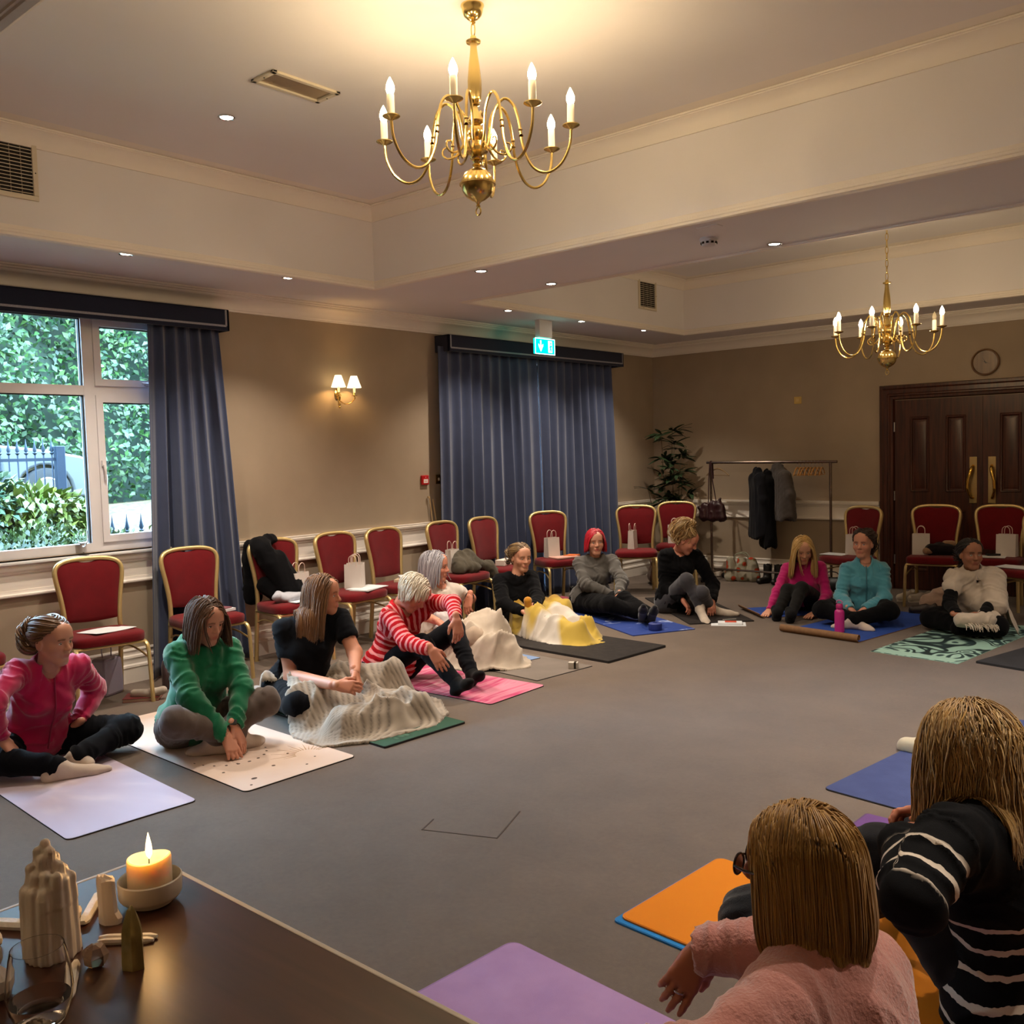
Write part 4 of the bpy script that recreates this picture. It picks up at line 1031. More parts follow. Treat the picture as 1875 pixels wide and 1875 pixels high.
def hair_mesh(c, R, st, seed=0, caps=()):
    """st: n, len, r, cols (list), part, mode down/back, tie, tail..., cut (local z to stop at), vol, wave, nofront"""
    rng = np.random.RandomState(seed)
    n = st.get('n', 260); vol = st.get('vol', .012)
    u = rng.normal(size=(n*6, 3)); u /= np.linalg.norm(u, axis=1)[:, None]; u = u[hairy(u)][:n]; n = len(u)
    p = SC_C+u*SC_R; g = R.T@np.array((0, 0, -1.))
    lay = rng.uniform(.2, 1, n)
    step = st.get('step', .012); m = int(st['len']/step)+2
    mode = st.get('mode', 'down'); px = st.get('part', 0.)
    nrm = lambda q: (lambda v: v/(np.linalg.norm(v, axis=1)[:, None]+1e-9))((q-SC_C)/SC_R**2)
    side = np.sign(p[:, 0]-px); side[side == 0] = 1
    N0 = nrm(p)
    fk = np.clip((p[:, 1]+.05)/.09, .12, 1)
    comb = np.stack([side*fk, np.full(n, st.get('sweep', -.35))*fk, -.1-.9*(1-fk)], 1)
    v = comb-N0*(comb*N0).sum(1)[:, None]; v /= np.linalg.norm(v, axis=1)[:, None]+1e-9
    path = [p.copy()]; alive = np.ones(n, bool); tie = np.array(st.get('tie', (0, -.1, .04)))
    ln = st['len']*rng.uniform(1-st.get('rag', .12), 1, n)
    trav = np.zeros(n); cutz = st.get('cut', None)
    lc = [((np.asarray(a)-c)@R, (np.asarray(b)-c)@R, r) for a, b, r in caps]
    wph = rng.uniform(0, 6.28, n)
    for k in range(m-1):
        N = nrm(p)
        if mode == 'back':
            tg = tie-p; tg = tg-N*(tg*N).sum(1)[:, None]*.8
        else: tg = np.tile(g, (n, 1))+np.stack([side*.10*fk, np.full(n, -.06), np.zeros(n)], 1)*st.get('flare', 1.)
        if st.get('curl') and mode == 'down':
            k_ = np.clip((-.06-p[:, 2])/.08, 0, 1)*st['curl']; tg = tg+np.stack([-p[:, 0]/.09*k_, -(p[:, 1]+.02)/.1*k_, 0*k_], 1)
        tg /= np.linalg.norm(tg, axis=1)[:, None]+1e-9
        v = v*.72+tg*.28+rng.normal(size=(n, 3))*st.get('mess', .03)
        if st.get('wave'): v = v+np.cross(v, N)*(st['wave']*np.sin(trav*st.get('wfreq', 60)+wph))[:, None]
        v /= np.linalg.norm(v, axis=1)[:, None]+1e-9
        q = p+v*step
        rad = np.sqrt((((q-SC_C)/SC_R)**2).sum(1)); lim = 1.02+lay*vol/.09
        m_ = rad < lim; q[m_] = SC_C+(q[m_]-SC_C)*(lim[m_]/rad[m_])[:, None]
        if mode == 'down' and not st.get('face'):    # keep the face clear: push locks sideways
            fw = st.get('facew', .064); fz = (q[:, 1] > st.get('facey', .035)) & (np.abs(q[:, 0]) < fw) & (q[:, 2] < .055)
            q[fz, 0] = side[fz]*np.maximum(np.abs(q[fz, 0]), fw); q[fz, 1] -= .003
        for a, b, r in lc:
            ab = b-a; t = np.clip((q-a)@ab/(ab@ab), 0, 1); w = q-(a+t[:, None]*ab); dd = np.linalg.norm(w, axis=1); mm = dd < r+.006*lay
            q[mm] += w[mm]/(dd[mm][:, None]+1e-9)*((r+.006*lay[mm])-dd[mm])[:, None]
        stop = trav > ln
        if cutz is not None: stop |= q[:, 2] < cutz+st.get('cutvar', .008)*np.sin(wph*3)+st.get('cutslope', 0)*q[:, 1]
        if mode == 'back': stop |= np.linalg.norm(p-tie, axis=1) < .016
        alive &= ~stop
        p = np.where(alive[:, None], q, p); trav = trav+step*alive; path.append(p.copy())
    P = np.stack(path, 1)
    if st.get('clump') or n > 600:
        kc_ = st.get('clump', .45); gi = rng.randint(0, n, max(60, n//14)); D = ((P[:, None, 0]-P[None, gi, 0])**2).sum(2); nn = gi[D.argmin(1)]
        wv = (np.linspace(0, 1, P.shape[1])**1.3)[None, :, None]*kc_; P = P*(1-wv)+P[nn]*wv; P[..., :] += 0
    # spread duplicates a hair so that stopped locks keep a clean tip
    fr = np.cumsum(np.concatenate([np.zeros((n, 1)), np.linalg.norm(np.diff(P, axis=1), axis=2)], 1), 1); tot = fr[:, -1:]+1e-6; fr = fr/tot
    r = st.get('r', .007)*rng.uniform(.7, 1.2, (n, 1))*np.clip(1.15-fr**3*.95, .12, 1)
    cols = np.array([C(x)[:3] for x in st['cols']]); w = rng.dirichlet(np.ones(len(cols))*.55, n)
    base = w@cols
    if 'tip' in st: tipc = np.array(C(st['tip'])[:3]); col = base[:, None]*(1-fr[..., None]*.8)+tipc*fr[..., None]*.8
    else: col = np.repeat(base[:, None], P.shape[1], 1)
    if 'root' in st:
        k = np.clip(1-fr*tot/st.get('rootlen', .05), 0, 1)[..., None]; col = col*(1-k*.8)+np.array(C(st['root'])[:3])*k*.8
    V, F, K = tubes(P, r, 1, col, st.get('sides', 5))
    Vs, Fs, Ks = [V], [F], [K]; o = len(V)
    # scalp cap
    nu, nv = 40, 28; th = np.linspace(0, 2*math.pi, nu, endpoint=False); ph = np.linspace(.02, math.pi-.02, nv)
    U = np.stack([np.sin(ph)[:, None]*np.cos(th), np.sin(ph)[:, None]*np.sin(th), np.cos(ph)[:, None]+0*th], -1).reshape(-1, 3)
    hz = hairy(U); I = np.arange(nu*nv).reshape(nv, nu)
    q = np.stack([I[:-1], np.roll(I, -1, 1)[:-1], np.roll(I, -1, 1)[1:], I[1:]], -1).reshape(-1, 4); q = q[hz[q].all(1)]
    Vs.append(SC_C+U*SC_R*1.012); Fs.append(q+o); Ks.append(np.tile(np.array(C(st.get('root', st['cols'][0]))[:3])*.9, (nu*nv, 1))); o += nu*nv
    # pony tail or bun
    if st.get('tail') or st.get('bun'):
        nt = st.get('nt', 70); mt = 22
        if st.get('bun'):
            rb = st['bun']; a0 = rng.uniform(0, 6.28, nt); inc = rng.uniform(-.9, .9, nt); cc = tie+np.array(st.get('bun_off', (0, -.02, .02)))
            s_ = np.linspace(0, 1, mt)[None, :]; ang = a0[:, None]+s_*rng.uniform(1.5, 3.2, (nt, 1)); rr = rb*rng.uniform(.75, 1.05, (nt, 1)); el = inc[:, None]+.35*np.sin(ang*2+a0[:, None])
            loc = np.stack([rr*np.cos(ang)*np.cos(el), rr*np.sin(el)*.9, rr*np.sin(ang)*np.cos(el)], -1); PT = cc+loc
        else:
            tl = st['tail']; d0 = np.array(st.get('tail_dir', (0, -1, -.1))); vv = np.tile(unit(d0), (nt, 1))+rng.normal(size=(nt, 3))*.25; q_ = tie+rng.normal(size=(nt, 3))*.008; pts = [q_.copy()]
            lt = tl*rng.uniform(.75, 1, nt)
            for k in range(mt-1):
                vv = vv*.84+g*.16+rng.normal(size=(nt, 3))*.02; vv /= np.linalg.norm(vv, axis=1)[:, None]; q_ = q_+vv*(lt/mt)[:, None]
                for a, b, r_ in lc:
                    ab = b-a; t = np.clip((q_-a)@ab/(ab@ab), 0, 1); w_ = q_-(a+t[:, None]*ab); dd = np.linalg.norm(w_, axis=1); mm = dd < r_+.008
                    q_[mm] += w_[mm]/(dd[mm][:, None]+1e-9)*((r_+.008)-dd[mm])[:, None]
                pts.append(q_.copy())
            PT = np.stack(pts, 1)
        fr = np.linspace(0, 1, mt)[None, :]; rt = st.get('rt', .007)*np.clip(1.1-fr**2*.8, .2, 1)*np.ones((nt, 1))
        w = rng.dirichlet(np.ones(len(cols))*.55, nt); kc = np.repeat((w@cols)[:, None], mt, 1)
        V2, F2, K2 = tubes(PT, rt, 1, kc); Vs.append(V2); Fs.append(F2+o); Ks.append(K2); o += len(V2)
    V = np.concatenate(Vs)@R.T+c
    return V, np.concatenate(Fs), np.concatenate(Ks)
def hair_mat():
    m = colmat('hair', .42, 0, spec=.4); m.node_tree.nodes['Principled BSDF'].inputs['Sheen Weight'].default_value = .1
    return m
M_hair = hair_mat(); M_skin = colmat('skin', .5, .12)
M_eye = colmat('eye', .2, 0, spec=.5)
def rgba(k): return np.c_[k, np.ones(len(k))]
POSES = {
 'p1': {"pel":[1.236,-8.21,0.11],"neck":[1.425,-8.192,0.518],"head":[1.5,-8.19,0.665],"shL":[1.426,-8.027,0.504],"shR":[1.442,-8.355,0.535],"hipL":[1.232,-8.115,0.105],"knL":[1.526,-7.838,0.12],"anL":[1.648,-8.169,0.08],"toL":[1.508,-8.302,0.06],"elL":[1.282,-7.887,0.317],"wrL":[1.401,-8.043,0.179],"tipL":[1.318,-8.054,0.122],"hipR":[1.241,-8.305,0.105],"knR":[1.466,-8.523,0.12],"anR":[1.71,-8.284,0.07],"toR":[1.78,-8.074,0.06],"elR":[1.609,-8.546,0.429],"wrR":[1.501,-8.468,0.229],"tipR":[1.531,-8.446,0.184]},
 'p2': {"pel":[1.696,-7.537,0.11],"neck":[1.781,-7.503,0.55],"head":[1.853,-7.521,0.698],"shL":[1.798,-7.343,0.512],"shR":[1.781,-7.667,0.538],"hipL":[1.7,-7.442,0.105],"knL":[2.062,-7.304,0.239],"anL":[1.993,-7.597,0.08],"toL":[1.895,-7.682,0.06],"elL":[1.969,-7.392,0.303],"wrL":[2.099,-7.528,0.153],"tipL":[2.141,-7.489,0.02],"hipR":[1.691,-7.631,0.105],"knR":[2.027,-7.823,0.241],"anR":[2.046,-7.464,0.08],"toR":[2.041,-7.33,0.07],"elR":[1.961,-7.699,0.332],"wrR":[2.104,-7.582,0.12],"tipR":[2.189,-7.586,0.02]},
 'p3': {"pel":[1.588,-6.749,0.12],"neck":[1.702,-6.686,0.56],"head":[1.747,-6.641,0.716],"shL":[1.806,-6.553,0.57],"shR":[1.596,-6.849,0.527],"hipL":[1.644,-6.67,0.115],"knL":[1.991,-6.327,0.16],"anL":[1.853,-6.637,0.09],"toL":[1.834,-6.791,0.07],"elL":[1.953,-6.576,0.363],"wrL":[2.1,-6.7,0.285],"tipL":[2.169,-6.713,0.197],"hipR":[1.532,-6.828,0.115],"knR":[1.956,-7.018,0.14],"anR":[2.183,-6.739,0.08],"toR":[2.28,-6.655,0.06],"elR":[1.675,-6.852,0.236],"wrR":[2.209,-6.925,0.27],"tipR":[2.332,-6.847,0.255]},
 'p4': {"pel":[1.545,-5.925,0.11],"neck":[1.67,-5.921,0.552],"head":[1.808,-5.938,0.641],"shL":[1.819,-5.766,0.558],"shR":[1.709,-6.073,0.503],"hipL":[1.576,-5.835,0.105],"knL":[1.807,-5.548,0.331],"anL":[2.141,-5.733,0.09],"toL":[2.26,-5.783,0.16],"elL":[2.082,-5.84,0.583],"wrL":[2.26,-5.985,0.512],"tipL":[2.287,-5.996,0.418],"hipR":[1.513,-6.014,0.105],"knR":[1.866,-5.928,0.294],"anR":[2.224,-5.966,0.09],"toR":[2.345,-5.983,0.16],"elR":[1.932,-6.127,0.351],"wrR":[2.171,-6.131,0.329],"tipR":[2.243,-6.105,0.22]},
 'p5': {"pel":[1.1,-4.962,0.11],"neck":[1.087,-4.991,0.531],"head":[1.123,-5.05,0.681],"shL":[1.14,-4.846,0.472],"shR":[1.086,-5.155,0.513],"hipL":[1.117,-4.868,0.105],"knL":[1.68,-5.227,0.2],"anL":[1.699,-4.996,0.07],"toL":[1.806,-4.952,0.1],"elL":[1.076,-4.603,0.362],"wrL":[1.231,-4.778,0.416],"tipL":[1.233,-4.81,0.323],"hipR":[1.084,-5.055,0.105],"knR":[1.645,-5.257,0.16],"anR":[1.801,-5.159,0.07],"toR":[1.912,-5.097,0.15],"elR":[1.242,-5.295,0.334],"wrR":[1.468,-5.377,0.326],"tipR":[1.519,-5.361,0.296]},
 'p6': {"pel":[0.997,-3.898,0.12],"neck":[1.076,-3.998,0.484],"head":[1.11,-3.978,0.645],"shL":[1.114,-3.839,0.458],"shR":[0.956,-4.112,0.451],"hipL":[1.045,-3.816,0.115],"knL":[1.426,-3.9,0.15],"anL":[1.723,-3.937,0.08],"toL":[1.859,-3.995,0.14],"elL":[1.29,-3.984,0.304],"wrL":[1.422,-4.177,0.247],"tipL":[1.481,-4.172,0.168],"hipR":[0.95,-3.98,0.115],"knR":[1.53,-4.211,0.16],"anR":[1.868,-4.237,0.08],"toR":[1.949,-4.224,0.14],"elR":[1.118,-4.245,0.274],"wrR":[1.353,-4.255,0.225],"tipR":[1.423,-4.224,0.189]},
 'p7': {"pel":[1.084,-2.914,0.11],"neck":[1.12,-2.875,0.526],"head":[1.148,-2.909,0.685],"shL":[1.26,-2.782,0.497],"shR":[0.999,-2.981,0.488],"hipL":[1.159,-2.857,0.105],"knL":[1.566,-3.059,0.18],"anL":[1.911,-3.136,0.08],"toL":[2.038,-3.28,0.22],"elL":[1.442,-2.897,0.326],"wrL":[1.54,-3.09,0.223],"tipL":[1.551,-3.127,0.147],"hipR":[1.008,-2.972,0.105],"knR":[1.552,-3.251,0.16],"anR":[1.813,-3.13,0.08],"toR":[1.975,-3.357,0.24],"elR":[1.16,-3.1,0.3],"wrR":[1.38,-2.967,0.194],"tipR":[1.44,-2.948,0.123]},
 'p8': {"pel":[1.788,-2.496,0.11],"neck":[1.786,-2.437,0.584],"head":[1.903,-2.48,0.692],"shL":[1.945,-2.352,0.541],"shR":[1.726,-2.588,0.554],"hipL":[1.853,-2.426,0.105],"knL":[2.16,-2.661,0.24],"anL":[2.165,-2.501,0.08],"toL":[2.397,-2.432,0.07],"elL":[2.091,-2.319,0.257],"wrL":[2.178,-2.512,0.144],"tipL":[2.199,-2.552,0.08],"hipR":[1.723,-2.566,0.105],"knR":[2.023,-2.697,0.351],"anR":[2.138,-2.656,0.1],"toR":[2.365,-2.915,0.03],"elR":[1.748,-2.624,0.261],"wrR":[1.961,-2.667,0.158],"tipR":[2.011,-2.655,0.089]},
 'p9': {"pel":[2.751,-1.773,0.11],"neck":[2.77,-1.834,0.447],"head":[2.804,-1.909,0.59],"shL":[2.924,-1.772,0.433],"shR":[2.611,-1.845,0.403],"hipL":[2.843,-1.751,0.105],"knL":[2.886,-2.128,0.26],"anL":[2.951,-2.497,0.08],"toL":[2.962,-2.511,0.03],"elL":[3.005,-1.846,0.181],"wrL":[3.025,-2.119,0.06],"tipL":[2.979,-2.277,0.02],"hipR":[2.658,-1.794,0.105],"knR":[2.772,-2.166,0.236],"anR":[2.804,-2.456,0.08],"toR":[2.821,-2.472,0.03],"elR":[2.611,-2.039,0.207],"wrR":[2.612,-2.218,0.048],"tipR":[2.624,-2.366,0.01]},
 'p10': {"pel":[3.393,-1.968,0.12],"neck":[3.418,-2.006,0.517],"head":[3.4,-2.006,0.681],"shL":[3.554,-1.932,0.458],"shR":[3.273,-2.071,0.457],"hipL":[3.478,-1.926,0.115],"knL":[3.716,-2.258,0.152],"anL":[3.48,-2.48,0.08],"toL":[3.327,-2.507,0.06],"elL":[3.605,-2.055,0.218],"wrL":[3.505,-2.26,0.143],"tipL":[3.471,-2.332,0.103],"hipR":[3.308,-2.01,0.115],"knR":[3.188,-2.402,0.136],"anR":[3.51,-2.461,0.08],"toR":[3.654,-2.48,0.06],"elR":[3.279,-2.214,0.223],"wrR":[3.435,-2.384,0.155],"tipR":[3.489,-2.38,0.112]},
 'p11': {"pel":[4.278,-1.885,0.12],"neck":[4.301,-1.995,0.474],"head":[4.293,-2.029,0.635],"shL":[4.436,-1.908,0.436],"shR":[4.172,-2.092,0.441],"hipL":[4.355,-1.831,0.115],"knL":[4.545,-2.255,0.1],"anL":[4.274,-2.383,0.08],"toL":[4.16,-2.414,0.06],"elL":[4.467,-2.113,0.255],"wrL":[4.465,-2.346,0.197],"tipL":[4.37,-2.469,0.177],"hipR":[4.2,-1.94,0.115],"knR":[4.019,-2.155,0.1],"anR":[4.425,-2.342,0.08],"toR":[4.512,-2.297,0.06],"elR":[4.2,-2.296,0.259],"wrR":[4.318,-2.499,0.207],"tipR":[4.408,-2.463,0.18]},
 'p12': {"pel":[5.86,-8.53,0.12],"neck":[5.712,-8.533,0.597],"head":[5.687,-8.53,0.733],"shL":[5.719,-8.743,0.541],"shR":[5.776,-8.405,0.504],"hipL":[5.844,-8.624,0.115],"knL":[5.62,-8.85,0.16],"anL":[5.52,-8.55,0.09],"toL":[5.5,-8.38,0.07],"elL":[5.684,-8.908,0.516],"wrL":[5.493,-8.856,0.432],"tipL":[5.41,-8.864,0.392],"hipR":[5.876,-8.436,0.115],"knR":[5.504,-8.35,0.492],"anR":[5.601,-8.434,0.389],"toR":[5.58,-8.521,0.363],"elR":[5.577,-8.395,0.478],"wrR":[5.422,-8.452,0.447],"tipR":[5.38,-8.496,0.355]},
 'p13': {"pel":[5.88,-7.6,0.12],"neck":[5.824,-7.745,0.61],"head":[5.779,-7.693,0.754],"shL":[5.793,-7.93,0.627],"shR":[5.887,-7.589,0.563],"hipL":[5.855,-7.692,0.115],"knL":[5.539,-7.663,0.424],"anL":[5.391,-7.303,0.1],"toL":[5.254,-7.131,0.05],"elL":[5.772,-8.115,0.538],"wrL":[5.678,-7.902,0.574],"tipL":[5.681,-7.752,0.59],"hipR":[5.905,-7.508,0.115],"knR":[5.556,-7.348,0.372],"anR":[5.394,-7.107,0.1],"toR":[5.252,-6.917,0.05],"elR":[5.759,-7.367,0.422],"wrR":[5.674,-7.565,0.521],"tipR":[5.616,-7.588,0.533]},
 'p14': {"pel":[5.89,-6.62,0.12],"neck":[5.86,-6.62,0.57],"head":[5.84,-6.61,0.74],"shL":[5.84,-6.79,0.54],"shR":[5.86,-6.45,0.54],"hipL":[5.884,-6.715,0.115],"knL":[5.59,-6.92,0.18],"anL":[5.55,-6.6,0.09],"toL":[5.53,-6.42,0.07],"elL":[5.62,-6.82,0.44],"wrL":[5.49,-6.68,0.3],"tipL":[5.39,-6.62,0.22],"hipR":[5.896,-6.525,0.115],"knR":[5.59,-6.3,0.2],"anR":[5.47,-6.6,0.08],"toR":[5.47,-6.75,0.06],"elR":[5.67,-6.4,0.38],"wrR":[5.49,-6.5,0.28],"tipR":[5.37,-6.54,0.22]},
}
# ================================================================== PEOPLE
class Pose:
    def __init__(s, key):
        for k, v in POSES[key].items(): setattr(s, k, np.array(v, float))
        s.spine = unit(s.neck-s.pel); s.side = unit(s.shL-s.shR); s.fwd = unit(np.cross(s.side, s.spine))
        s.waist = s.pel+s.spine*.17; L = np.linalg.norm(s.neck-s.pel); s.chest = s.pel+s.spine*(L-.16)
def torso(f, J, o, b=1., bust=1., k=.06, belly=0., low=True):
    F = J.fwd
    if low: f.cap(J.hipL, J.hipR, .112*b+o, None, k); f.cap(J.pel, J.waist, .120*b+o, .108*b+o, k, F, 1.12)
    else: f.cap(J.pel+J.spine*.03, J.waist, .128*b+o, .110*b+o, k, F, 1.10); f.cap(lerp(J.hipL, J.waist, .2), lerp(J.hipR, J.waist, .2), .112*b+o, None, k)
    f.cap(J.waist, J.chest, .108*b+o, .116*b+o, k, F, 1.15); f.cap(J.chest, lerp(J.chest, J.neck, .75), .114*b+o, .075*b+o, k, F, 1.2)
    f.cap(lerp(J.shL, J.chest, .36), lerp(J.shR, J.chest, .36), .070*b+o, None, k*.8, F, 1.15)
    for s_ in (J.shL, J.shR):
        q = lerp(s_, J.chest, .06); f.cap(J.neck-J.spine*.012, q, .044*b+o*.8, .036*b+o*.8, k*.5)
    if bust:
        for s in (-1, 1): f.ell(J.chest+F*(.072*b+o*.8)+J.side*s*.062*b-J.spine*.01, np.array((.060, .055, .062))*bust*b, None, k)
    if belly: f.ell(J.waist+F*.06, np.array((.12, .12, .10))*belly, None, k)
def arm(f, J, s, o, b=1., t=2., k=.03):
    sh, el, wr = getattr(J, 'sh'+s), getattr(J, 'el'+s), getattr(J, 'wr'+s)
    t1 = min(t, 1.); sh = lerp(sh, J.chest, .05); f.cap(sh, lerp(sh, el, t1), .043*b+o, (.045-.010*t1)*b+o, k)
    if t > 1: f.cap(el, lerp(el, wr, t-1), .037*b+o, (.037-.012*(t-1))*b+o*.8, k)
def leg(f, J, s, o, b=1., t=2., k=.04, flare=0.):
    hp, kn, an = getattr(J, 'hip'+s), getattr(J, 'kn'+s), getattr(J, 'an'+s)
    f.cap(hp, kn, .088*b+o, .060*b+o, k); f.cap(kn, lerp(kn, an, t-1), .056*b+o, (.056-.018*(t-1))*b+o+flare, k)
def bounds(J, pad=.24, keys=None):
    P = np.array([v for k, v in J.__dict__.items() if isinstance(v, np.ndarray) and v.shape == (3,) and k not in ('spine', 'side', 'fwd') and (keys is None or k in keys)])
    return P.min(0)-pad, P.max(0)+pad
def garment(f, J, name, m, parent, org, bones, amp=.006, seed=0, sc=(26, 7), relaxn=1, attrs=None, stripe=None, floor=.004):
    if floor is not None: f.floor(floor)
    V, F = f.mesh(); V = relax(V, F, relaxn); N = vnormals(V, F)
    tt = np.zeros(len(V)); al, wh = near_bone(V, bones, tt)
    w = np.stack([al*sc[0]+1.6*vnoise(V, 9, seed+3), V[:, 0]*sc[1]+wh*3.7, V[:, 2]*sc[1]+V[:, 1]*sc[1]], 1)
    r1 = 1-np.abs(vnoise(w, 1., seed)); r2 = vnoise(V, 22, seed+1)
    disp = amp*((r1**2-.45)*1.3+.35*r2)
    lowz = np.clip((V[:, 2]-.01)/.03, 0, 1) if floor is not None else 1
    V = V+N*(disp*lowz)[:, None]
    if floor is not None: V[:, 2] = np.maximum(V[:, 2], floor)
    A = {'along': ('FLOAT', al)}
    if stripe is not None: A['stripe'] = ('FLOAT', stripe(V, al, wh)*np.where(wh < 2, 1., np.clip((1.0-tt)/.03, 0, 1)*np.clip((tt+.02)/.03, 0, 1)))
    if attrs: A.update(attrs(V))
    return mesh_obj(name, V-org, F, m, parent, True, 180, 0, None, A)
def bonelist(J, arms=True, legs=False, torso_=True):
    B = []
    if torso_: B += [(J.pel, J.neck, 0.), (J.shL, J.shR, .6)]
    if arms:
        for s in 'LR': B += [(getattr(J, 'sh'+s), getattr(J, 'el'+s), 1.0), (getattr(J, 'el'+s), getattr(J, 'wr'+s), 1.28)]
    if legs:
        B += [(J.hipL, J.hipR, 0.)]
        for s in 'LR': B += [(getattr(J, 'hip'+s), getattr(J, 'kn'+s), 1.0), (getattr(J, 'kn'+s), getattr(J, 'an'+s), 1.42)]
    return B
def eyeball(c, R, x, skin, iris, opening, gaze=(0, 0)):
    n, m = 18, 14; th = np.linspace(0, 2*math.pi, n, endpoint=False); ph = np.linspace(.01, math.pi-.01, m)
    U = np.stack([np.sin(ph)[:, None]*np.cos(th), np.cos(ph)[:, None]+0*th, np.sin(ph)[:, None]*np.sin(th)], -1).reshape(-1, 3)
    V = np.array((x, .0725, .006))+U*.0135
    ax = np.abs(U[:, 0]); open_ = (U[:, 1] > 0) & (np.abs(U[:, 2]+.12) < opening*np.sqrt(np.maximum(1-(ax/.88)**2, 0)))
    lash = (U[:, 1] > 0) & (~open_) & (np.abs(U[:, 2]+.12-opening*np.sqrt(np.maximum(1-(ax/.88)**2, 0))) < .22) & (ax < .85)
    ir = open_ & ((U[:, 0]-gaze[0])**2+(U[:, 2]-gaze[1])**2 < .30**2)
    col = np.tile(np.array(C(skin)[:3])*.92, (len(U), 1)); col[lash] = C('#2a1a14')[:3]; col[open_] = C('#d8d0c8')[:3]; col[ir] = C(iris)[:3]
    I = np.arange(n*m).reshape(m, n); F = np.stack([I[:-1], I[1:], np.roll(I, -1, 1)[1:], np.roll(I, -1, 1)[:-1]], -1).reshape(-1, 4)
    return V@R.T+c, F, col
def person(key, label, st):
    J = Pose(key); org = np.array((J.pel[0], J.pel[1], 0.)); near = st.get('near', False)
    root = thing('person', label, 'person', tuple(org), 0, 'people sitting in a circle on the floor')
    b = st.get('build', 1.); hh = .004 if near else .0055
    R = frame(st['look'], st.get('up', (0, 0, 1))); hs = st.get('hs', 1.)
    # ---- body: one skin-coloured mesh, torso and limbs, then head and hands at a finer step
    lo, hi = bounds(J); f = SDF(lo, hi, .011)
    torso(f, J, -.012, b, st.get('bust', 1.)); 
    for s in 'LR': arm(f, J, s, 0 if st.get('bare_arm') else -.004, st.get('armb', 1.)); leg(f, J, s, -.008, st.get('legb', 1.))
    f.floor(.012)
    V, F = f.mesh(); Vs, Fs, Ks = [V], [F], [np.tile(C(st['skin'])[:3], (len(V), 1))]; o = len(V)
    hc = J.head
    f = head_sdf(hc, R, hh)
    f.cap(hc+R@np.array((0, -.022, -.055)), lerp(hc, J.neck, .97), .050, .054, .03)
    V, F = f.mesh(); V = relax(V, F, 1, .35); Vs.append(V); Fs.append(F+o); Ks.append(head_colour(V, hc, R, st['skin'], st.get('lip', '#b0645a'), st.get('brow', '#4a3526'), hh)); o += len(V)
    for s in 'LR':
        hd = st.get('hand'+s, {})
        if hd is None: continue
        w = getattr(J, 'wr'+s); d = getattr(J, 'tip'+s)-w
        f = hand_sdf(w, d, hd.get('n', (0, 0, 1)), .0034 if near else .0045, hd.get('curl', .35), hd.get('spread', .16), hd.get('thumb', 1.), (1 if s == 'R' else -1)*hd.get('flip', 1), hd.get('k', .98))
        if hd.get('floor', True): f.floor(.012)
        V, F = f.mesh(); Vs.append(V); Fs.append(F+o)
        kc = np.tile(C(st['skin'])[:3], (len(V), 1))*np.array((1., .93, .92)); 
        Ks.append(kc); o += len(V)
    if st.get('foot') == 'bare':
        for s in 'LR':
            f = foot_sdf(getattr(J, 'an'+s), getattr(J, 'to'+s), .0055, 1., True, st.get('sole'), getattr(J, 'kn'+s)); f.floor(.01)
            V, F = f.mesh(); Vs.append(V); Fs.append(F+o); Ks.append(np.tile(np.array(C(st['skin'])[:3])*np.array((1, .9, .88)), (len(V), 1))); o += len(V)
    mesh_obj('body', np.concatenate(Vs)-org, np.concatenate(Fs), M_skin, root, True, 180, 0, None, {'Col': ('FLOAT_COLOR', rgba(np.concatenate(Ks)))})
    if st.get('eyes', .45) is not None:
        for x in (-.031, .031):
            V, F, K = eyeball(hc, R, x, st['skin'], st.get('iris', '#2c2320'), st.get('eyes', .45), st.get('gaze', (0, -.1)))
            mesh_obj('eye', V-org, F, M_eye, root, True, 180, 0, None, {'Col': ('FLOAT_COLOR', rgba(K))})
    # ---- hair
    caps = [(J.shL, J.shR, .062*b+.02), (J.neck, hc+R@np.array((0, -.02, -.05)), .056), (J.chest, J.neck, .10*b), (J.shL, J.elL, .062), (J.shR, J.elR, .062)]
    V, F, K = hair_mesh(hc, R, st['hair'], st.get('seed', 1), caps)
    mesh_obj('hair', V-org, F, M_hair, root, True, 180, 0, None, {'Col': ('FLOAT_COLOR', rgba(K))})
    # ---- clothes
    t = st['top']; oo = t.get('o', .014); hg = t.get('h', .009)
    lo, hi = bounds(J, .26, ('pel', 'waist', 'neck', 'chest', 'shL', 'shR', 'elL', 'elR', 'wrL', 'wrR', 'hipL', 'hipR')); f = SDF(lo, hi, hg)
    torso(f, J, oo, b*t.get('b', 1.), st.get('bust', 1.), .055, st.get('belly', 0.), low=t.get('low', False))
    sl = t.get('sleeve', 1.94)
    for s in 'LR': arm(f, J, s, oo+t.get('so', 0.), st.get('armb', 1.), sl, .026)
    if t.get('hood'): 
        c = J.neck-J.fwd*.075+J.spine*.0; f.ell(c, (.115, .07, .06), np.stack([J.side, J.fwd, J.spine], 1), .04); f.cap(J.neck-J.fwd*.05+J.side*.09, J.neck+J.fwd*.07+J.side*.045, .034, .030, .03); f.cap(J.neck-J.fwd*.05-J.side*.09, J.neck+J.fwd*.07-J.side*.045, .034, .030, .03)
    nd = unit(hc+R@np.array((0, -.02, -.05))-J.neck)
    if t.get('collar'): f.cap(J.neck-nd*.01, J.neck+nd*t['collar'], .078, .074, .015)
    nc = t.get('neck', .062)
    f.cutcap(J.neck-nd*t.get('ndeep', .0), J.neck+nd*.16, nc, nc+.012, .008)
    if t.get('scoop'): f.cutell(J.neck+J.fwd*.085+J.spine*.01, (.065, .065, t['scoop']), None, .01)
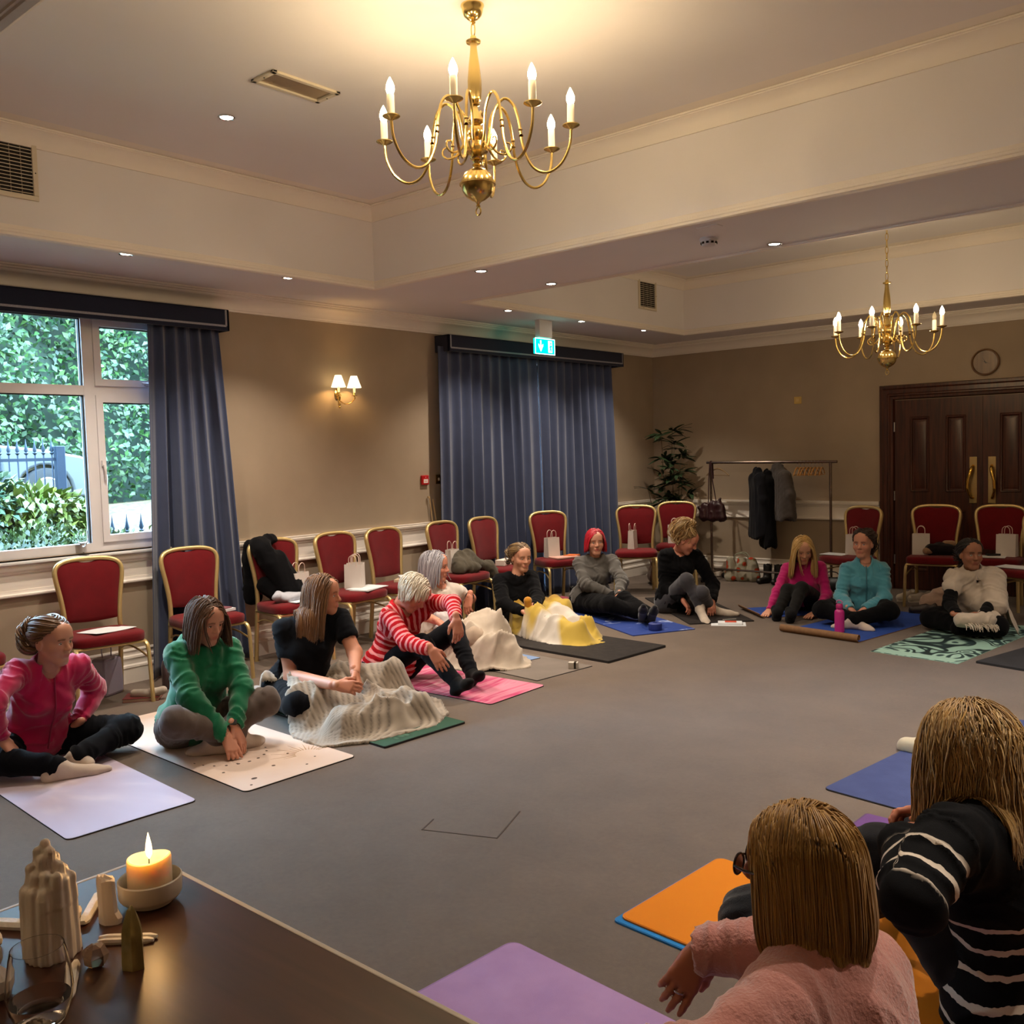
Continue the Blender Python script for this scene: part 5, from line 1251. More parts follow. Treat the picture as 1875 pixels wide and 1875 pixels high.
    if t.get('vee'): f.cutcap(J.neck+J.fwd*.06+J.spine*.03, J.neck+J.fwd*.13-J.spine*t['vee'], .055, .014, .008)
    for s in 'LR':   # open cuffs
        sh, el, wr = getattr(J, 'sh'+s), getattr(J, 'el'+s), getattr(J, 'wr'+s)
        if sl > 1: e = lerp(el, wr, sl-1); d = unit(wr-el); rr = (.037-.012*(sl-1))*st.get('armb', 1.)+oo*.8
        else: e = lerp(sh, el, sl); d = unit(el-sh); rr = (.048-.011*sl)*st.get('armb', 1.)+oo
        f.cutcap(e+d*rr*1.2, e+d*rr*1.5, rr*1.12, rr*1.12, .004)
    top = garment(f, J, t.get('name', 'sweater'), t['mat'], root, org, bonelist(J), t.get('amp', .007), st.get('seed', 1)*7, t.get('sc', (26, 7)), 1, None, t.get('stripe'))
    if t.get('clabel'): top['label'] = t['clabel']
    t = st['legs']; hg = t.get('h', .010)
    keys = ('pel', 'hipL', 'hipR', 'knL', 'knR', 'anL', 'anR', 'waist'); lo, hi = bounds(J, .2, keys); f = SDF(lo, hi, hg)
    f.cap(J.hipL, J.hipR, .118*b, None, .06); f.cap(J.pel, lerp(J.pel, J.waist, .7), .124*b, .114*b, .05, J.fwd, 1.1)
    for s in 'LR': leg(f, J, s, t.get('o', .010), st.get('legb', 1.), t.get('t', 1.95), .035, t.get('flare', 0.))
    garment(f, J, t.get('name', 'trousers'), t['mat'], root, org, bonelist(J, False, True, False), t.get('amp', .006), st.get('seed', 1)*7+2, t.get('sc', (22, 6)))
    if st.get('foot', None) not in (None, 'bare'):
        for s in 'LR':
            an = getattr(J, 'an'+s); kn = getattr(J, 'kn'+s); f = foot_sdf(an, getattr(J, 'to'+s), .007, st.get('footr', 1.05), False, st.get('sole'), kn)
            f.cap(an, lerp(an, kn, st.get('sock', .12)), .036, .040, .02); f.floor(.005); V, F = f.mesh(); V = relax(V, F, 1)
            mesh_obj(st.get('fname', 'sock'), V-org, F, st['foot'], root, True, 180)
    return root, J, R, org
def stripemat(name, c0, c1, freq, duty):
    m, N, L, b = newmat(name)
    a = N.new('ShaderNodeAttribute'); a.attribute_name = 'along'; k = N.new('ShaderNodeAttribute'); k.attribute_name = 'stripe'
    mu = N.new('ShaderNodeMath'); mu.operation = 'MULTIPLY'; mu.inputs[1].default_value = freq; fr_ = N.new('ShaderNodeMath'); fr_.operation = 'FRACT'
    nz = N.new('ShaderNodeTexNoise'); nz.inputs['Scale'].default_value = 14; ad = N.new('ShaderNodeMath'); ad.operation = 'MULTIPLY_ADD'; ad.inputs[1].default_value = .35
    L.new(a.outputs['Fac'], mu.inputs[0]); L.new(nz.outputs['Fac'], ad.inputs[0]); L.new(mu.outputs[0], ad.inputs[2]); L.new(ad.outputs[0], fr_.inputs[0])
    gt = N.new('ShaderNodeMath'); gt.operation = 'GREATER_THAN'; gt.inputs[1].default_value = duty; L.new(fr_.outputs[0], gt.inputs[0])
    ml = N.new('ShaderNodeMath'); ml.operation = 'MULTIPLY'; L.new(gt.outputs[0], ml.inputs[0]); L.new(k.outputs['Fac'], ml.inputs[1])
    mx = N.new('ShaderNodeMix'); mx.data_type = 'RGBA'; mx.inputs[6].default_value = C(c0); mx.inputs[7].default_value = C(c1); L.new(ml.outputs[0], mx.inputs[0]); L.new(mx.outputs[2], b.inputs['Base Color'])
    n2 = N.new('ShaderNodeTexNoise'); n2.inputs['Scale'].default_value = 330; bp = N.new('ShaderNodeBump'); bp.inputs['Strength'].default_value = .25; bp.inputs['Distance'].default_value = .004
    L.new(n2.outputs['Fac'], bp.inputs['Height']); L.new(bp.outputs[0], b.inputs['Normal']); b.inputs['Roughness'].default_value = .9; b.inputs['Specular IOR Level'].default_value = .15
    return m
def fab(name, col, **k):
    d = dict(rough=.92, var=.09, vscale=12, bump=.3, bscale=320, sheen=.3, spec=.2); d.update(k); return mat(name, col, **d)
def sub(root, org, name, mb, m, ang=40, label=None):
    o = mb.build(name, m, root, True, ang); o.data.transform(Matrix.Translation(-Vector(org)))
    if label: o['label'] = label
    return o
M_blackcloth = fab('black_cloth', '#09090c', sheen=.04, spec=.1); M_navy = fab('navy_cloth', '#0b0d14', sheen=.05, spec=.1); M_sockw = fab('white_sock', '#c9b9ac'); M_blacksock = fab('black_sock', '#0b0b0e', sheen=.05)
HB = dict(mode='back', len=.26, r=.0050, n=520, mess=.02, vol=.007, step=.014)
p1 = person('p1', 'woman in a bright pink fleece sitting cross-legged at the left edge', dict(seed=1, skin='#c48f78', look=(.90, .34, -.12), brow='#5b4129', eyes=.42,
    hair=dict(HB, tie=(0, -.105, .04), tail=.11, nt=60, rt=.004, tail_dir=(0, -.6, -.8), cols=['#4a3323', '#6b4a30', '#8a6642'], root='#5a3f29'),
    top=dict(mat=fab('pink_fleece', '#b20f4c', sheen=.5), name='fleece', o=.020, collar=.035, neck=.060, vee=.04, amp=.011), legs=dict(mat=M_navy, o=.016, amp=.009), foot=M_sockw, handL=dict(curl=.3), handR=dict(curl=.3)))
p2 = person('p2', 'woman in a green hoodie reaching down to a cream printed mat', dict(seed=2, skin='#c6907a', look=(.88, .08, -.26), eyes=.26, brow='#4a3526',
    hair=dict(facew=.078, facey=.01, len=.27, cut=-.155, cols=['#3b281d', '#543a2a', '#6b4c36'], n=900, part=.0, r=.0040, step=.016, sides=4, vol=.016),
    top=dict(mat=fab('green_fleece', '#0c6a48', sheen=.4), name='hoodie', o=.024, hood=True, neck=.066, amp=.012), legs=dict(mat=fab('taupe_cord', '#574a44'), o=.016, amp=.008), foot=M_sockw, handL=dict(curl=.18, n=(.3, .1, 1)), handR=dict(curl=.18, n=(.3, -.1, 1))))
p3 = person('p3', 'woman in a black T-shirt with long auburn hair and a ribbed blanket', dict(seed=3, skin='#c68a70', look=(.83, .50, -.05), build=1.16, armb=1.22, legb=1.1, bare_arm=True, belly=.9, eyes=.42, brow='#7a5638',
    hair=dict(len=.40, cols=['#4f3320', '#6e4a2c', '#875f3c'], n=900, part=.01, r=.0040, step=.016, sides=4, vol=.014, cut=-.30),
    top=dict(mat=M_navy, name='t_shirt', o=.016, sleeve=.52, neck=.066, amp=.006), legs=dict(mat=M_navy, o=.014), foot=None, handL=dict(curl=.55, n=(.5, .6, .5)), handR=dict(curl=.5, n=(.3, -.7, .5))))
STR = lambda V, al, wh: np.ones(len(V))
p4 = person('p4', 'white-haired woman in a red and white striped top bending over her knees', dict(seed=4, skin='#c98d78', look=(.62, .20, -.62), eyes=.15, brow='#b0a596',
    hair=dict(len=.085, cols=['#cfc6b6', '#e2dacb', '#a99f90', '#d9cdb8'], n=900, part=-.02, r=.0045, vol=.014, sweep=-.5, face=True),
    top=dict(mat=stripemat('red_stripes', '#a90f1b', '#dd8d90', 23., .58), name='striped_top', o=.018, neck=.064, vee=.05, amp=.007, sleeve=1.9, stripe=STR), legs=dict(mat=M_navy, o=.012), foot=M_blacksock, sole=None, handL=dict(curl=.42, n=(.6, -.2, .7)), handR=dict(curl=.15, n=(.5, -.6, .6))))
p5 = person('p5', 'grey-haired woman in a white T-shirt with a cream blanket and bare feet', dict(seed=5, skin='#c78770', look=(.85, .46, -.08), build=1.05, armb=1.1, bare_arm=True, eyes=.25, brow='#8a7a70',
    hair=dict(len=.26, cols=['#77757d', '#a9a6ad', '#5d5a63', '#bdb9be'], n=900, part=.0, r=.0040, step=.016, sides=4, vol=.016, cut=-.17),
    top=dict(mat=fab('white_jersey', '#cfc3b8'), name='t_shirt', o=.014, sleeve=.45, scoop=.05, neck=.066), legs=dict(mat=fab('sand_trousers', '#a3907e'), o=.028, amp=.012, t=1.9), foot='bare', handL=dict(curl=.4), handR=dict(curl=.4)))
p6 = person('p6', 'smiling woman in a black sweater with a yellow and white blanket on her legs', dict(seed=6, skin='#c99379', look=(.90, -.36, -.12), eyes=.34, brow='#6b5038',
    hair=dict(HB, tie=(0, -.112, .01), bun=.034, cols=['#5d472f', '#86693f', '#443321', '#9a7d52'], root='#6b5238'),
    top=dict(mat=M_blackcloth, o=.022, neck=.064, amp=.008), legs=dict(mat=M_blackcloth), foot=None, handL=dict(curl=.3), handR=dict(curl=.4)))
p7 = person('p7', 'red-haired woman in a grey sweatshirt with her legs stretched out', dict(seed=7, skin='#d29a82', look=(.73, -.68, -.04), eyes=.46, brow='#8a4a3c', lip='#a8454a',
    hair=dict(len=.2, cut=-.10, cols=['#8e0d20', '#b3142a', '#c91c34'], n=900, part=-.015, r=.0040, step=.016, sides=4, vol=.012),
    top=dict(mat=fab('grey_marl', '#55524f'), name='sweatshirt', o=.022, neck=.062, amp=.011), legs=dict(mat=M_blackcloth, o=.018), foot=fab('patterned_sock', '#17181f'), handL=dict(curl=.45, n=(.5, -.5, .7)), handR=dict(curl=.45, n=(.4, -.6, .7))))
p8 = person('p8', 'woman with a messy blonde bun and black jumper, one knee drawn up', dict(seed=8, skin='#c98a72', look=(.80, .25, -.50), eyes=.15, brow='#8a6a44',
    hair=dict(HB, tie=(0, -.045, .12), bun=.052, bun_off=(0, -.01, .03), nt=90, cols=['#a07c4c', '#c4a06a', '#6f5132', '#d5b985'], root='#7d5f3c', mess=.06),
    top=dict(mat=M_blackcloth, name='jumper', o=.024, scoop=.065, neck=.070, amp=.009), legs=dict(mat=fab('grey_leggings', '#3b3a40'), o=.004, amp=.003), foot=fab('cream_sock', '#b9ab9c'), sock=.3, handL=dict(curl=.3), handR=dict(curl=.4)))
p9 = person('p9', 'long-haired blonde woman in a pink top leaning on one hand', dict(seed=9, skin='#d19c80', look=(.52, -.74, -.36), eyes=.16, brow='#a07c50',
    hair=dict(len=.34, cols=['#b98f4c', '#d8b26a', '#94703a', '#e2c68a'], n=900, part=0., r=.0040, step=.016, sides=4, vol=.010, cut=-.29),
    top=dict(mat=fab('pink_sport', '#b31a68'), o=.010, neck=.060, collar=.03, amp=.006), legs=dict(mat=fab('charcoal_leggings', '#100f0f', sheen=.05), o=.004, amp=.003), foot=M_blacksock, handL=dict(curl=.15), handR=dict(curl=.08)))
p10 = person('p10', 'woman in a light blue zip fleece with a dark pony tail, pink bottle before her', dict(seed=10, skin='#cf957c', look=(.06, -.96, -.04), eyes=.4, brow='#3c281e', gaze=(-.25, 0),
    hair=dict(HB, tie=(0, -.108, .055), tail=.22, nt=150, rt=.006, tail_dir=(-.3, -1, .1), cols=['#2a1a14', '#40281c', '#1d120e'], root='#2d1c15'),
    top=dict(mat=fab('blue_fleece', '#4d93a6', sheen=.5), name='fleece', o=.020, collar=.028, neck=.060, vee=.035, amp=.009), legs=dict(mat=M_blackcloth, o=.016), foot=M_sockw, handL=dict(curl=.5), handR=dict(curl=.5)))
p11 = person('p11', 'dark-haired woman wrapped in a white shawl sitting cross-legged', dict(seed=11, skin='#9c6b52', look=(.60, -.79, -.04), eyes=.42, brow='#17100d', lip='#7a3a34',
    hair=dict(HB, tie=(0, -.105, -.02), bun=.03, cols=['#0d0a0a', '#1a1414', '#241b19'], root='#120d0d'),
    top=dict(mat=M_blackcloth, o=.014, neck=.064), legs=dict(mat=M_blackcloth, o=.02), foot=None, handL=dict(curl=.3, n=(.3, -.4, .8)), handR=dict(curl=.3, n=(.3, -.4, .8))))
p12 = person('p12', 'woman in a pink sherpa jacket and glasses seen from behind', dict(seed=12, near=True, skin='#b5765c', look=(-.97, -.10, -.05), eyes=.4, brow='#6b4c2c',
    hair=dict(len=.30, cut=-.165, cutvar=.012, cols=['#6b4a22', '#966c32', '#b0853f', '#7f5928', '#c39a55'], n=5200, part=.005, r=.0019, vol=.013, step=.014, mess=.02, sides=3, curl=.5),
    top=dict(mat=fab('pink_sherpa', '#b57a72', bump=.9, bscale=130, sheen=.6), name='sherpa_jacket', o=.036, h=.008, collar=.085, neck=.070, amp=.008), legs=dict(mat=fab('dark_jeans', '#10141f'), o=.016), foot=None,
    handL=None, handR=dict(curl=[.10, .16, .2, .26], n=(.62, -.72, .30), spread=.12, thumb=.9, floor=False)))
def STR13(V, al, wh):
    return np.where(wh == 0, np.clip((.34-al)/.02, 0, 1), np.where(wh == 1, 0, np.clip((al-1.06)/.02, 0, 1)*np.clip((1.46-al)/.02, 0, 1)))
p13 = person('p13', 'woman with wavy blonde hair in a black sweater with white stripes, seen from behind', dict(seed=13, near=True, skin='#b97a60', look=(-.93, .30, -.22), eyes=.4, brow='#6b4c2c',
    hair=dict(len=.36, cut=-.235, cutvar=.02, cols=['#5c4020', '#8f6a32', '#bb9150', '#dcc088', '#7a5729'], n=5200, part=.01, r=.0021, vol=.030, wave=.17, wfreq=48, step=.015, mess=.05, sides=3, clump=.6, root='#6b4c28', rootlen=.07),
    top=dict(mat=stripemat('navy_stripes', '#07080c', '#c4b9ac', 15.5, .76), o=.034, h=.008, neck=.066, amp=.010, low=True, stripe=STR13), legs=dict(mat=fab('dark_grey_trousers', '#16161b', sheen=.05), o=.02), foot=None,
    handL=dict(curl=.6, n=(-.2, -.4, .9), floor=False), handR=dict(curl=.6, n=(-.2, .4, .9), floor=False)))
p14 = person('p14', 'person in a burgundy quilted jacket, only one shoulder showing at the right edge', dict(seed=14, skin='#b97a60', look=(-.95, .1, -.1), eyes=.4,
    hair=dict(len=.2, cut=-.1, cols=['#3b281d', '#543a2a'], n=300, r=.006), top=dict(mat=fab('burgundy_quilt', '#4a2329', sheen=.1), name='quilted_jacket', o=.055, neck=.075, amp=.020, sc=(16, 3)), legs=dict(mat=M_navy), foot=None))
# ================================================================== DRAPED CLOTH
def drape(label, m, obst, outline, h=.012, sag=.0006, folds=.02, seed=0, fs=(7., 3.), ribs=None, it=260, th=.010, cat='blanket', name='blanket', group=None, attr=None):
    """membrane laid over obstacles: obst = (a, b, ra, rb) capsules, outline = xy polygon of the cloth on the floor"""
    O = np.asarray(outline, float); lo = O.min(0)-.03; hi = O.max(0)+.03
    nx, ny = (np.ceil((hi-lo)/h).astype(int)+1)
    X, Y = np.meshgrid(lo[0]+np.arange(nx)*h, lo[1]+np.arange(ny)*h, indexing='ij')
    Q = np.stack([X.ravel(), Y.ravel(), 0*X.ravel()], 1)
    w1 = vnoise(Q, 4, seed+1); w2 = vnoise(Q, 4, seed+2)
    H0 = np.full(X.shape, th)
    for a, b, ra, rb in obst:
        a = np.asarray(a, float); b = np.asarray(b, float); ab = b[:2]-a[:2]; L2 = ab@ab+1e-9
        t = np.clip(((X-a[0])*ab[0]+(Y-a[1])*ab[1])/L2, 0, 1); r = ra+(rb-ra)*t
        dd = (X-a[0]-t*ab[0])**2+(Y-a[1]-t*ab[1])**2; z = a[2]+(b[2]-a[2])*t
        H0 = np.maximum(H0, np.where(dd < r*r, z+np.sqrt(np.maximum(r*r-dd, 0)), 0))
    # point in polygon with a wavy edge
    Xw = X+.02*w1.reshape(X.shape); Yw = Y+.02*w2.reshape(X.shape); inside = np.zeros(X.shape, bool); j = len(O)-1
    for i in range(len(O)):
        c = ((O[i, 1] > Yw) != (O[j, 1] > Yw)) & (Xw < (O[j, 0]-O[i, 0])*(Yw-O[i, 1])/(O[j, 1]-O[i, 1]+1e-12)+O[i, 0]); inside ^= c; j = i
    H = H0.copy()
    for k in range(it):
        A = np.pad(H, 1, mode='edge'); mean = (A[2:, 1:-1]+A[:-2, 1:-1]+A[1:-1, 2:]+A[1:-1, :-2])*.25
        H = np.maximum(H0, mean-sag); H[~inside] = np.minimum(H[~inside], np.maximum(H0[~inside]*0+th, mean[~inside]-.006))
    H = np.maximum(H, th)
    W = Q+.16*np.stack([vnoise(Q, 2.3, seed+5), vnoise(Q, 2.3, seed+6), 0*w1], 1)
    a = 1.1*seed; u = W[:, 0]*math.cos(a)+W[:, 1]*math.sin(a); v = -W[:, 0]*math.sin(a)+W[:, 1]*math.cos(a)
    r1 = 1-np.abs(vnoise(np.stack([u*fs[0], v*fs[1], 0*u+seed], 1), 1, seed)); r2 = 1-np.abs(vnoise(np.stack([u*fs[0]*.9+v*2, v*fs[0]*.5, 0*u], 1), 1.3, seed+3)); r3 = vnoise(Q, 26, seed+8)
    rimd = np.clip((H.ravel()-th)/.06, .25, 1)
    F_ = rimd*folds*(1.5*r1**3+1.0*r2**3-.25)+folds*.12*r3
    Z = H.ravel()+np.maximum(F_, -.004)
    A = {}; 
    if ribs:
        uu = W[:, 0]*math.cos(ribs[2])+W[:, 1]*math.sin(ribs[2])+.55*(Z-.01); s = np.abs(np.sin(uu*math.pi/ribs[0])); Z = Z+ribs[1]*(s**.6-.5); A['rib'] = s
    A['fold'] = attr(X.ravel(), Y.ravel(), W) if attr else vnoise(W, 3.1, seed+4)*.5+.5
    px = .35*F_*np.cos(a+1.5); 
    V = np.stack([X.ravel()+px, Y.ravel()+.35*F_*np.sin(a+1.5), np.maximum(Z, .006)], 1)
    I = np.arange(nx*ny).reshape(nx, ny); q = np.stack([I[:-1, :-1], I[1:, :-1], I[1:, 1:], I[:-1, 1:]], -1).reshape(-1, 4); q = q[inside.ravel()[q].all(1)]
    # drop the rim to the floor so that the cloth has an edge
    ed = {}
    for f in q:
        for k in range(4):
            e = (f[k], f[(k+1) % 4]); 
            if (e[1], e[0]) in ed: del ed[(e[1], e[0])]
            else: ed[e] = 1
    rim = sorted({i for e in ed for i in e}); mp = {i: nx*ny+k for k, i in enumerate(rim)}
    low = V[rim].copy(); low[:, 2] = np.maximum(low[:, 2]-.016, .002)
    V = np.concatenate([V, low]); q = np.concatenate([q, np.array([(b, a_, mp[a_], mp[b]) for a_, b in ed])])
    used = np.unique(q); re = np.full(len(V), -1); re[used] = np.arange(len(used)); 
    A = {k: ('FLOAT', np.concatenate([v_, v_[rim]])[used]) for k, v_ in A.items()}
    V = V[used]; q = re[q]; org = np.array((*V[:, :2].mean(0), 0.))
    o = mesh_obj(name, V-org, q, m, None, True, 180, 0, tuple(org), A)
    return tag(o, label, cat, group)
# ================================================================== MATS ON THE CARPET
def rr_poly(w, l, r, n=5):
    P = []
    for cx, cy, a0 in ((w-r, l-r, 0), (r, l-r, 90), (r, r, 180), (w-r, r, 270)):
        for i in range(n+1):
            a = math.radians(a0+90*i/n); P.append((cx+r*math.cos(a), cy+r*math.sin(a)))
    return P
def node_mat(name, build, rough=.75, bump=.15, bscale=500, spec=.25):
    m, N, L, b = newmat(name); tc = N.new('ShaderNodeTexCoord')
    build(N, L, b, tc)
    n2 = N.new('ShaderNodeTexNoise'); n2.inputs['Scale'].default_value = bscale
    bp = N.new('ShaderNodeBump'); bp.inputs['Strength'].default_value = bump; bp.inputs['Distance'].default_value = .003
    L.new(tc.outputs['Object'], n2.inputs['Vector']); L.new(n2.outputs['Fac'], bp.inputs['Height']); L.new(bp.outputs[0], b.inputs['Normal'])
    b.inputs['Roughness'].default_value = rough; b.inputs['Specular IOR Level'].default_value = spec
    return m
def ramp(N, stops, const=False):
    rp = N.new('ShaderNodeValToRGB'); e = rp.color_ramp.elements; rp.color_ramp.interpolation = 'CONSTANT' if const else 'LINEAR'
    while len(e) < len(stops): e.new(.5)
    for q, (p, c) in zip(e, stops): q.position = p; q.color = C(c)
    return rp
def tex(kind, stops, scale=3., mapping=(1, 1, 1), dist=0., detail=4, const=False, rough_=.5, rot=0):
    def f(N, L, b, tc):
        mp = N.new('ShaderNodeMapping'); mp.inputs['Scale'].default_value = mapping; mp.inputs['Rotation'].default_value = (0, 0, rot); L.new(tc.outputs['Object'], mp.inputs[0])
        t = N.new({'noise': 'ShaderNodeTexNoise', 'wave': 'ShaderNodeTexWave', 'voronoi': 'ShaderNodeTexVoronoi'}[kind]); t.inputs['Scale'].default_value = scale
        if kind == 'noise': t.inputs['Detail'].default_value = detail; t.inputs['Distortion'].default_value = dist; t.inputs['Roughness'].default_value = rough_
        if kind == 'wave': t.inputs['Distortion'].default_value = dist; t.inputs['Detail'].default_value = detail; t.inputs['Detail Scale'].default_value = 1.2
        L.new(mp.outputs[0], t.inputs['Vector']); rp = ramp(N, stops, const); L.new(t.outputs['Distance' if kind == 'voronoi' else 'Fac'], rp.inputs[0]); L.new(rp.outputs[0], b.inputs['Base Color'])
    return f
def mat_thing(label, corner, wdir, w, l, m, r=.03, h=.006, z=0., edge='#1d1a1c', ldir=None, name='yoga_mat'):
    """corner = one corner on the floor, wdir = heading of the short side in degrees; the mat runs to its left"""
    o = thing(name, label, 'yoga mat', (corner[0], corner[1], z), math.radians(wdir), 'exercise mats laid out in a circle')
    P = rr_poly(w, l, r)
    MB().prism(P, h-.0012).build('backing', mat('mat_edge_'+edge, edge, .8, var=0), o, smooth=False)
    c = np.array((w/2, l/2)); q = [tuple(c+(np.array(p)-c)*(1-.006/l)) for p in P]
    MB().prism(q, .0016, None, (0, 0, h-.0014)).build('top_layer', m, o, smooth=False)
    return o
def flat(o, polys, m, z, name='print'):
    mb = MB()
    for P in polys: mb.prism(P, .0006, None, (0, 0, z))
    return mb.build(name, m, o, smooth=False)
mm1 = node_mat('mat_lilac_marble', tex('noise', [(.30, '#b3a5ba'), (.50, '#bcafc2'), (.60, '#cabcc8'), (.68, '#d8cdca'), (.74, '#c4b6c4')], 1.3, (1, .45, 1), 2.2, 3, rot=.7))
mat_thing('lilac marbled mat under the woman in the bright pink fleece', (2.509, -8.60), 87, .585, 1.73, mm1)
mm2 = node_mat('mat_cream', tex('noise', [(.3, '#d2bcb0'), (.7, '#d8c5ba')], 4))
o2 = mat_thing('cream mat printed with a sun and moons under the green hoodie', (2.630, -7.82), 88.5, .66, 1.72, mm2)
ink = mat('mat_ink', '#4b3a33', .8, var=.1); gold_ink = mat('mat_gold_ink', '#a5835c', .7, var=.1)
def disc(x, y, rx, ry=None, n=12): return [(x+rx*math.cos(2*math.pi*i/n), y+(ry or rx)*math.sin(2*math.pi*i/n)) for i in range(n)]
dots = [disc(.26-.20*math.cos(math.radians(a)), .60-.22*math.sin(math.radians(a)), .010*(1-abs(a-90)/130), .008) for a in range(5, 180, 17)]
dots += [disc(.13, .13, .016, .012), disc(.30, .22, .010), disc(.08, .33, .008), disc(.42, .10, .007), disc(.52, .17, .006), disc(.20, .40, .006), disc(.46, .33, .007), disc(.07, .06, .007)]
flat(o2, dots, ink, .0062, 'moon_print')
rays = []
for i in range(15):
    a = math.radians(8+i*11.5); c_, s_ = math.cos(a), math.sin(a); r0, r1 = .07, (.20 if i % 2 else .14); x0, y0 = .53, .24
    rays.append([(x0+r0*c_-.003*s_, y0+r0*s_+.003*c_), (x0+r0*c_+.003*s_, y0+r0*s_-.003*c_), (x0+r1*c_, y0+r1*s_)])
flat(o2, rays, gold_ink, .0062, 'sun_print')
mm3 = node_mat('mat_green_leaf', tex('voronoi', [(.0, '#5c7a68'), (.30, '#3d5f4e'), (.36, '#234436'), (.6, '#2c5040')], 16, (1, .6, 1)))
mat_thing('dark green leaf-patterned mat under the ribbed blanket', (2.666, -6.98), 87, .60, 1.75, mm3, .012, .012)
mm4 = node_mat('mat_pink', tex('noise', [(.30, '#c56a86'), (.45, '#cf8398'), (.53, '#b83668'), (.60, '#d08a9c'), (.75, '#d9a3ac')], 2.0, (.5, 3.2, 1), 1.2, 3))
mat_thing('pink streaked mat under the red-striped top', (2.552, -6.0), 92, .57, 1.70, mm4)
mat_thing('thin grey mat beside the small white box, under the bare feet', (2.403, -5.36), 84.5, .575, 1.55, node_mat('mat_grey', tex('noise', [(.3, '#6b625b'), (.7, '#766c65')], 5)), .01, .005)
mat_thing('thick black mat under the yellow and white blanket', (2.503, -4.65), 86, .72, 1.5, node_mat('mat_black', tex('noise', [(.3, '#1b1716'), (.7, '#2a2422')], 20), bump=.5, bscale=200), .008, .018)
def blue_print(N, L, b, tc):
    tex('noise', [(.0, '#1f3474'), (.60, '#243c86'), (.66, '#9aa8d0'), (.70, '#27408c')], 3.2, (1, 2.2, 1), 1.5, 2)(N, L, b, tc)
mat_thing('blue mat with pale streaks under the red-haired woman', (2.092, -3.705), 62, .61, 1.45, node_mat('mat_blue_print', blue_print), .01, .008, edge='#20357c')
mat_thing('black mat under the woman with the messy bun', (2.225, -3.0), 47.5, .60, 1.55, MATS['mat_black'], .01, .010)
M_cork = mat('cork_back', '#7b5a3c', .85, var=.12, vscale=40)
M_blue = node_mat('mat_royal', tex('noise', [(.3, '#24408a'), (.7, '#2c4b9a')], 6))
o9 = mat_thing('blue mat with a tan underside beneath the long-haired blonde', (2.644, -2.36), 137.5, .54, 1.05, M_blue, .01, .007, edge='#7b5a3c'); o9.rotation_euler = (0, 0, math.radians(-42.5)); o9.location = (2.245, -1.99, 0)
cu = MB(); G = np.array([[(x, -.01-.055*math.sin(t), .006+.045*(1-math.cos(t))*.9) for x in np.linspace(0, .54, 8)] for t in np.linspace(0, 1.5, 8)]); cu.grid(G, .006); cu.build('curled_end', M_cork, o9)
o10 = mat_thing('blue mat with a rolled-up tan end below the light blue fleece', (3.03, -2.86), -9, .70, 1.5, M_blue, .01, .007, edge='#7b5a3c')
rl = MB(); th = np.linspace(0, 2.3*2*math.pi, 46); G = np.array([[(x, .005-(.034-.0011*i)*math.sin(t), .037-(.034-.0011*i*.7)*math.cos(t)) for x in np.linspace(-.01, .70, 6)] for i, t in enumerate(th)]); rl.grid(G, .004); rl.build('rolled_end', M_cork, o10, ang=60)
def swirl(N, L, b, tc):
    tex('noise', [(.0, '#8fb3a8'), (.40, '#90b5aa'), (.415, '#1b2a2c'), (.455, '#22363a'), (.47, '#8fb3a8'), (.50, '#9dc0b4'), (.51, '#30484a'), (.545, '#253a3c'), (.555, '#9dc0b4'), (.60, '#8fb3a8'), (.61, '#24383a'), (.66, '#94b8ad')], 2.3, (1., .8, 1), 1.6, 1.5)(N, L, b, tc)
o11 = mat_thing('mint mat with dark swirling print under the shawl wearer', (3.906, -3.235), -6.5, .645, 1.72, node_mat('mat_swirl', swirl), .006, .004, edge='#8fb3a8')
flat(o11, [[(.02, .012), (.60, .012), (.60, .14), (.02, .14)]], node_mat('mat_mint', tex('noise', [(.3, '#93b6ab'), (.7, '#9cbfb3')], 5)), .0043, 'plain_border')
mat_thing('dark grey thick mat at the right picture edge', (4.635, -3.21), -14, .66, 1.7, node_mat('mat_charcoal', tex('noise', [(.3, '#2a2b30'), (.7, '#33343a')], 8)), .006, .016)
M_navymat = node_mat('mat_slate_blue', tex('noise', [(.3, '#343f6d'), (.7, '#3d4978')], 8), bump=.4, bscale=160)
mat_thing('slate blue mat beyond the striped sweater, curled at one corner', (4.763, -6.19), 82, .57, 1.7, M_navymat, .03, .007).rotation_euler = (0, 0, math.radians(-8))
o = mat_thing('dull purple mat between the two women seen from behind', (5.0, -6.95), -2, 1.7, .59, node_mat('mat_purple', tex('noise', [(.3, '#5a3a72'), (.7, '#64427e')], 8)), .012, .006, edge='#4a2f60')
o = mat_thing('bright blue mat lying under the orange one', (4.692, -7.765), -4, 1.70, .60, node_mat('mat_sky', tex('noise', [(.3, '#1f6fae'), (.7, '#2a7dbd')], 8)), .02, .008, edge='#1f6fae')
def orange_worn(N, L, b, tc):
    tex('noise', [(.0, '#c4700f'), (.62, '#cf7a14'), (.78, '#d28a3c')], 2.5, (1, 1, 1), .5, 6)(N, L, b, tc)
mat_thing('orange mat under the striped sweater, worn pale at its edge', (4.705, -7.745), -4, 1.70, .61, node_mat('mat_orange', orange_worn, bump=.3), .03, .007, z=.009, edge='#c4700f')
mat_thing('lilac mat in the foreground under the pink sherpa jacket', (4.465, -8.68), -4.5, 1.70, .615, node_mat('mat_lilac', tex('noise', [(.3, '#9a7aa8'), (.7, '#a585b2')], 8), bump=.3), .035, .008, edge='#8a6b98')
